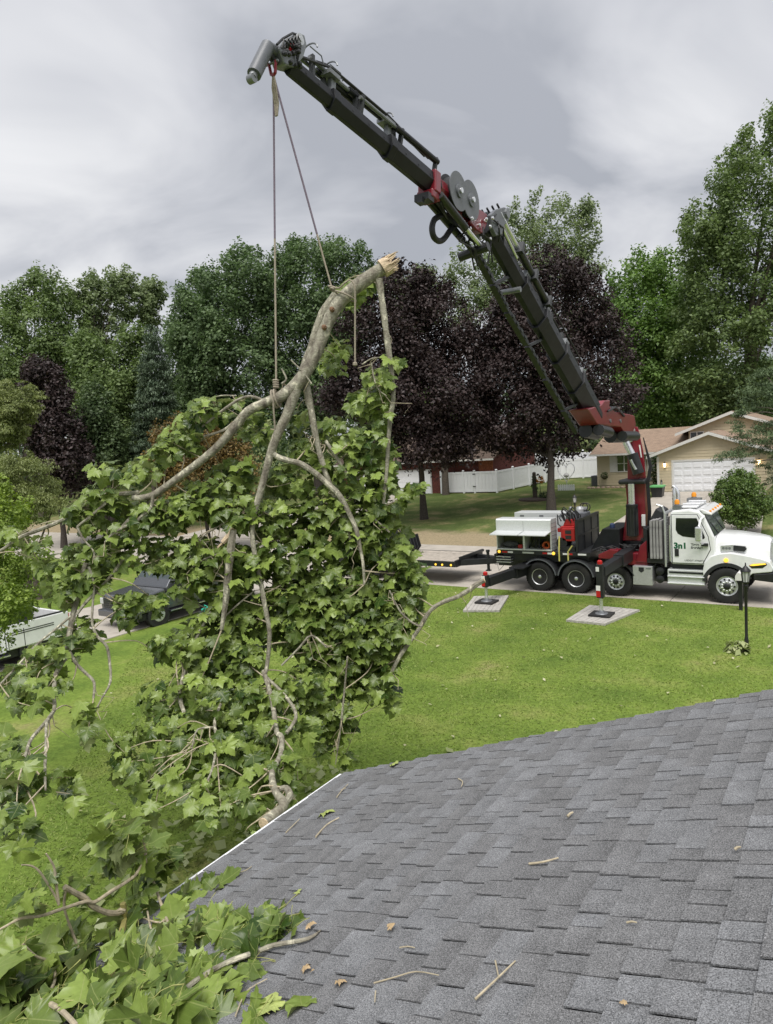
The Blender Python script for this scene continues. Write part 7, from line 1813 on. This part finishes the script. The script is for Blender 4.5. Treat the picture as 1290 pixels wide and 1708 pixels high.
tree("tall_poplar", "tall loose pale green tree showing sky through its crown behind the crane's elbow", [(738, 470), (752, 425), (775, 405), (800, 415), (830, 395), (848, 350), (872, 325), (905, 316), (940, 328), (965, 338), (1003, 352), (1006, 385), (998, 405), (1004, 450), (1012, 500), (1000, 560), (940, 600), (860, 600), (790, 580), (745, 540)], 82, 4.5, LM["pale_green"], 24000, .42, None, 'bark', (.8, 1.7), 150, trunk=.35, holes=((812, 545, 16), (780, 430, 10), (960, 400, 8), (985, 470, 10), (830, 470, 9), (900, 360, 7), (760, 500, 8)), seed=13, limbs=16, jag=.8)
tree("ash_tree", "small pale green treetop between the two purple maples", [(640, 478), (668, 462), (700, 452), (712, 446), (735, 470), (742, 520), (720, 560), (660, 550)], 78, 3, LM["pale_green"], 7000, .42, None, 'bark', (.8, 1.5), 45, trunk=.25, seed=14)
tree("green_maple", "bright green maple right of the crane boom", [(1008, 520), (1012, 480), (1028, 450), (1060, 430), (1095, 424), (1120, 418), (1150, 430), (1175, 480), (1195, 560), (1195, 650), (1170, 720), (1110, 735), (1060, 725), (1040, 660), (1022, 600)], 68, 5, LM["bright_green"], 30000, .40, None, 'bark', (.8, 1.6), 190, trunk=.3, seed=15)
tree("tall_cottonwood", "very tall green tree towering at the right edge", [(1118, 560), (1132, 500), (1140, 440), (1133, 380), (1142, 338), (1168, 340), (1185, 300), (1200, 262), (1222, 250), (1228, 222), (1255, 212), (1275, 190), (1300, 182), (1345, 190), (1400, 260), (1430, 380), (1440, 520), (1420, 640), (1350, 700), (1270, 700), (1200, 700), (1140, 680), (1112, 620)], 60, 6, LM["maple_green"], 60000, .36, None, 'bark', (.7, 1.6), 300, trunk=.45, holes=((1195, 390, 8), (1250, 330, 8), (1180, 440, 7), (1225, 300, 6)), seed=16, limbs=22)
tree("backyard_tree", "dark green tree rising behind the beige house roof", [(1040, 640), (1100, 620), (1180, 610), (1260, 600), (1330, 600), (1330, 720), (1230, 725), (1130, 725), (1060, 722)], 80, 5, LM["mid_green"], 18000, .45, None, 'bark', (1.0, 1.8), 110, trunk=.3, seed=17)
tree("oak_tree", "large dark green oak left of the torn branch end", [(438, 470), (446, 435), (470, 415), (492, 404), (515, 412), (540, 404), (570, 398), (600, 406), (618, 430), (632, 470), (625, 540), (600, 620), (570, 700), (520, 740), (470, 730), (440, 660), (428, 560)], 66, 5.5, LM["mid_green"], 38000, .38, None, 'darkbark', (.8, 1.6), 220, trunk=.4, seed=18)
tree("oak_tree", "large dark green oak directly behind the left rope", [(280, 560), (288, 510), (302, 480), (320, 462), (350, 448), (375, 424), (400, 418), (425, 415), (445, 432), (462, 480), (470, 560), (470, 660), (455, 730), (400, 750), (340, 740), (310, 720), (302, 650), (285, 610)], 64, 5.5, LM["mid_green"], 38000, .38, None, 'darkbark', (.8, 1.6), 220, trunk=.4, seed=19)
tree("oak_tree", "dark green tree filling the gap between the spruce and the big oaks", [(262, 600), (285, 545), (320, 530), (345, 560), (360, 650), (350, 760), (310, 800), (275, 790), (262, 700)], 74, 3.5, LM["mid_green"], 14000, .42, None, 'darkbark', (.8, 1.5), 90, trunk=.3, seed=40)
tree("blue_spruce", "dark blue green spruce with drooping tiers on the left", [(252, 528), (262, 545), (268, 580), (284, 620), (280, 640), (298, 690), (294, 710), (312, 760), (308, 790), (212, 790), (216, 740), (226, 700), (222, 680), (234, 630), (232, 610), (243, 570)], 52, 2.2, LM["spruce_blue"], 24000, .30, None, 'darkbark', (.35, .7), 230, flat=.4, trunk=.22, droop=1.6, seed=20, aspect=.28)
tree("green_ash", "wide green tree with upright sprays at the far left", [(-60, 520), (-20, 500), (8, 492), (22, 474), (45, 462), (75, 452), (104, 456), (112, 478), (140, 520), (155, 580), (150, 660), (120, 720), (40, 730), (-40, 720)], 72, 5, LM["maple_green"], 30000, .40, None, 'bark', (.8, 1.6), 180, trunk=.35, seed=21, limbs=14, holes=((60, 540, 8), (112, 520, 7)))
tree("open_crowned_tree", "thin crowned tree with sky showing between its limbs at the left", [(118, 500), (125, 475), (150, 462), (165, 446), (195, 450), (215, 452), (228, 475), (226, 520), (215, 560), (190, 585), (160, 580), (140, 570), (122, 545)], 76, 3, LM["pale_green"], 9000, .42, None, 'bark', (.6, 1.2), 60, trunk=.3, holes=((184, 556, 9), (205, 500, 5), (150, 500, 5)), seed=22, limbs=18)
tree("open_crowned_tree", "sparse small treetop just left of the big oaks", [(218, 505), (230, 478), (252, 468), (272, 482), (276, 500), (262, 520), (268, 540), (235, 545)], 78, 2.5, LM["pale_green"], 3600, .42, None, 'bark', (.5, 1.0), 34, trunk=.22, seed=23, limbs=12)
tree("shade_tree", "broad mid green tree under the open crowned trees on the left", [(110, 640), (115, 580), (140, 550), (180, 585), (210, 545), (245, 550), (250, 620), (240, 700), (235, 790), (190, 810), (140, 800), (115, 740)], 60, 4, LM["maple_green"], 26000, .36, None, 'darkbark', (.8, 1.5), 150, trunk=.35, seed=24)
tree("shade_tree", "dark yellowish green tree low on the left beside the spruce", [(128, 700), (140, 655), (160, 640), (178, 660), (200, 700), (215, 760), (205, 805), (160, 812), (130, 790)], 52, 2.6, LM["dark_green"], 14000, .30, None, 'darkbark', (.6, 1.1), 90, trunk=.25, seed=25)
tree("purple_maple", "small dark purple tree low on the left behind the weeping tree", [(28, 640), (45, 605), (65, 596), (95, 615), (118, 640), (122, 690), (150, 750), (165, 800), (110, 830), (60, 820), (40, 740)], 48, 2.6, LM["purple_maple"], 18000, .28, None, 'darkbark', (.6, 1.1), 110, trunk=.2, seed=26)
tree("weeping_tree", "yellowish green weeping tree at the left edge, upper tiers", [(-50, 640), (0, 636), (25, 630), (52, 642), (70, 655), (62, 680), (52, 700), (38, 735), (10, 758), (-50, 760)], 33, 1.8, LM["honeylocust"], 20000, .17, None, 'bark', (.3, .65), 120, flat=.45, droop=1.3, trunk=.16, seed=27, aspect=.4)
tree("weeping_tree", "grey green weeping tree with hanging lower branches at the left edge", [(-50, 765), (0, 752), (40, 750), (75, 762), (95, 800), (112, 838), (96, 858), (60, 875), (0, 880), (-50, 880)], 30, 1.8, LM["honeylocust"], 22000, .15, None, 'bark', (.3, .65), 120, flat=.5, droop=1.6, trunk=.14, seed=28, aspect=.35)
tree("young_tree", "bright lime green young tree close by at the lower left edge", [(-60, 800), (-20, 792), (18, 812), (36, 828), (58, 850), (52, 880), (30, 900), (62, 915), (108, 930), (120, 950), (84, 955), (62, 972), (66, 1002), (58, 1030), (36, 1046), (22, 1080), (-10, 1100), (-60, 1060)], 11.5, 1.2, LM["lime_leaf"], 11000, .075, onG_depth(-110, 11.5), 'bark', (.10, .24), 170, trunk=.05, seed=29, limbs=9, group="trees on the near side", jag=.5)
tree("japanese_maple", "russet and olive small tree behind the hanging limb", [(250, 735), (275, 712), (305, 695), (345, 700), (390, 720), (420, 745), (425, 800), (415, 860), (340, 870), (270, 850), (255, 800)], 42, 2.2, LM["russet_leaf"], 15000, .22, None, 'darkbark', (.5, 1.0), 110, trunk=.14, seed=30)
tree("white_pine", "soft needled pine leaning in from the right edge over the garage", [(1188, 772), (1200, 752), (1225, 742), (1212, 715), (1228, 690), (1215, 672), (1240, 640), (1275, 610), (1320, 600), (1370, 660), (1380, 760), (1350, 840), (1285, 850), (1262, 820), (1285, 790), (1250, 770), (1220, 775)], 39, 2.0, LM["pine_green"], 26000, .19, V(-1.6, 39.6, gz(0, 39.6)), 'bark', (.3, .75), 130, flat=.4, droop=.8, trunk=.2, seed=32, aspect=.22, limbs=16)
tree("round_bush", "rounded bright green bush behind the truck's bonnet", [(1186, 838), (1196, 815), (1205, 802), (1222, 792), (1242, 788), (1262, 800), (1276, 820), (1286, 842), (1280, 862), (1262, 876), (1240, 880), (1215, 874), (1198, 862)], 33.5, 1.3, M['brightbush'], 15000, .13, bpt(1236, 886), 'darkbark', (.18, .38), 150, trunk=.07, seed=33, limbs=8, group=None, cat="bush")
bpy.context.view_layer.update()
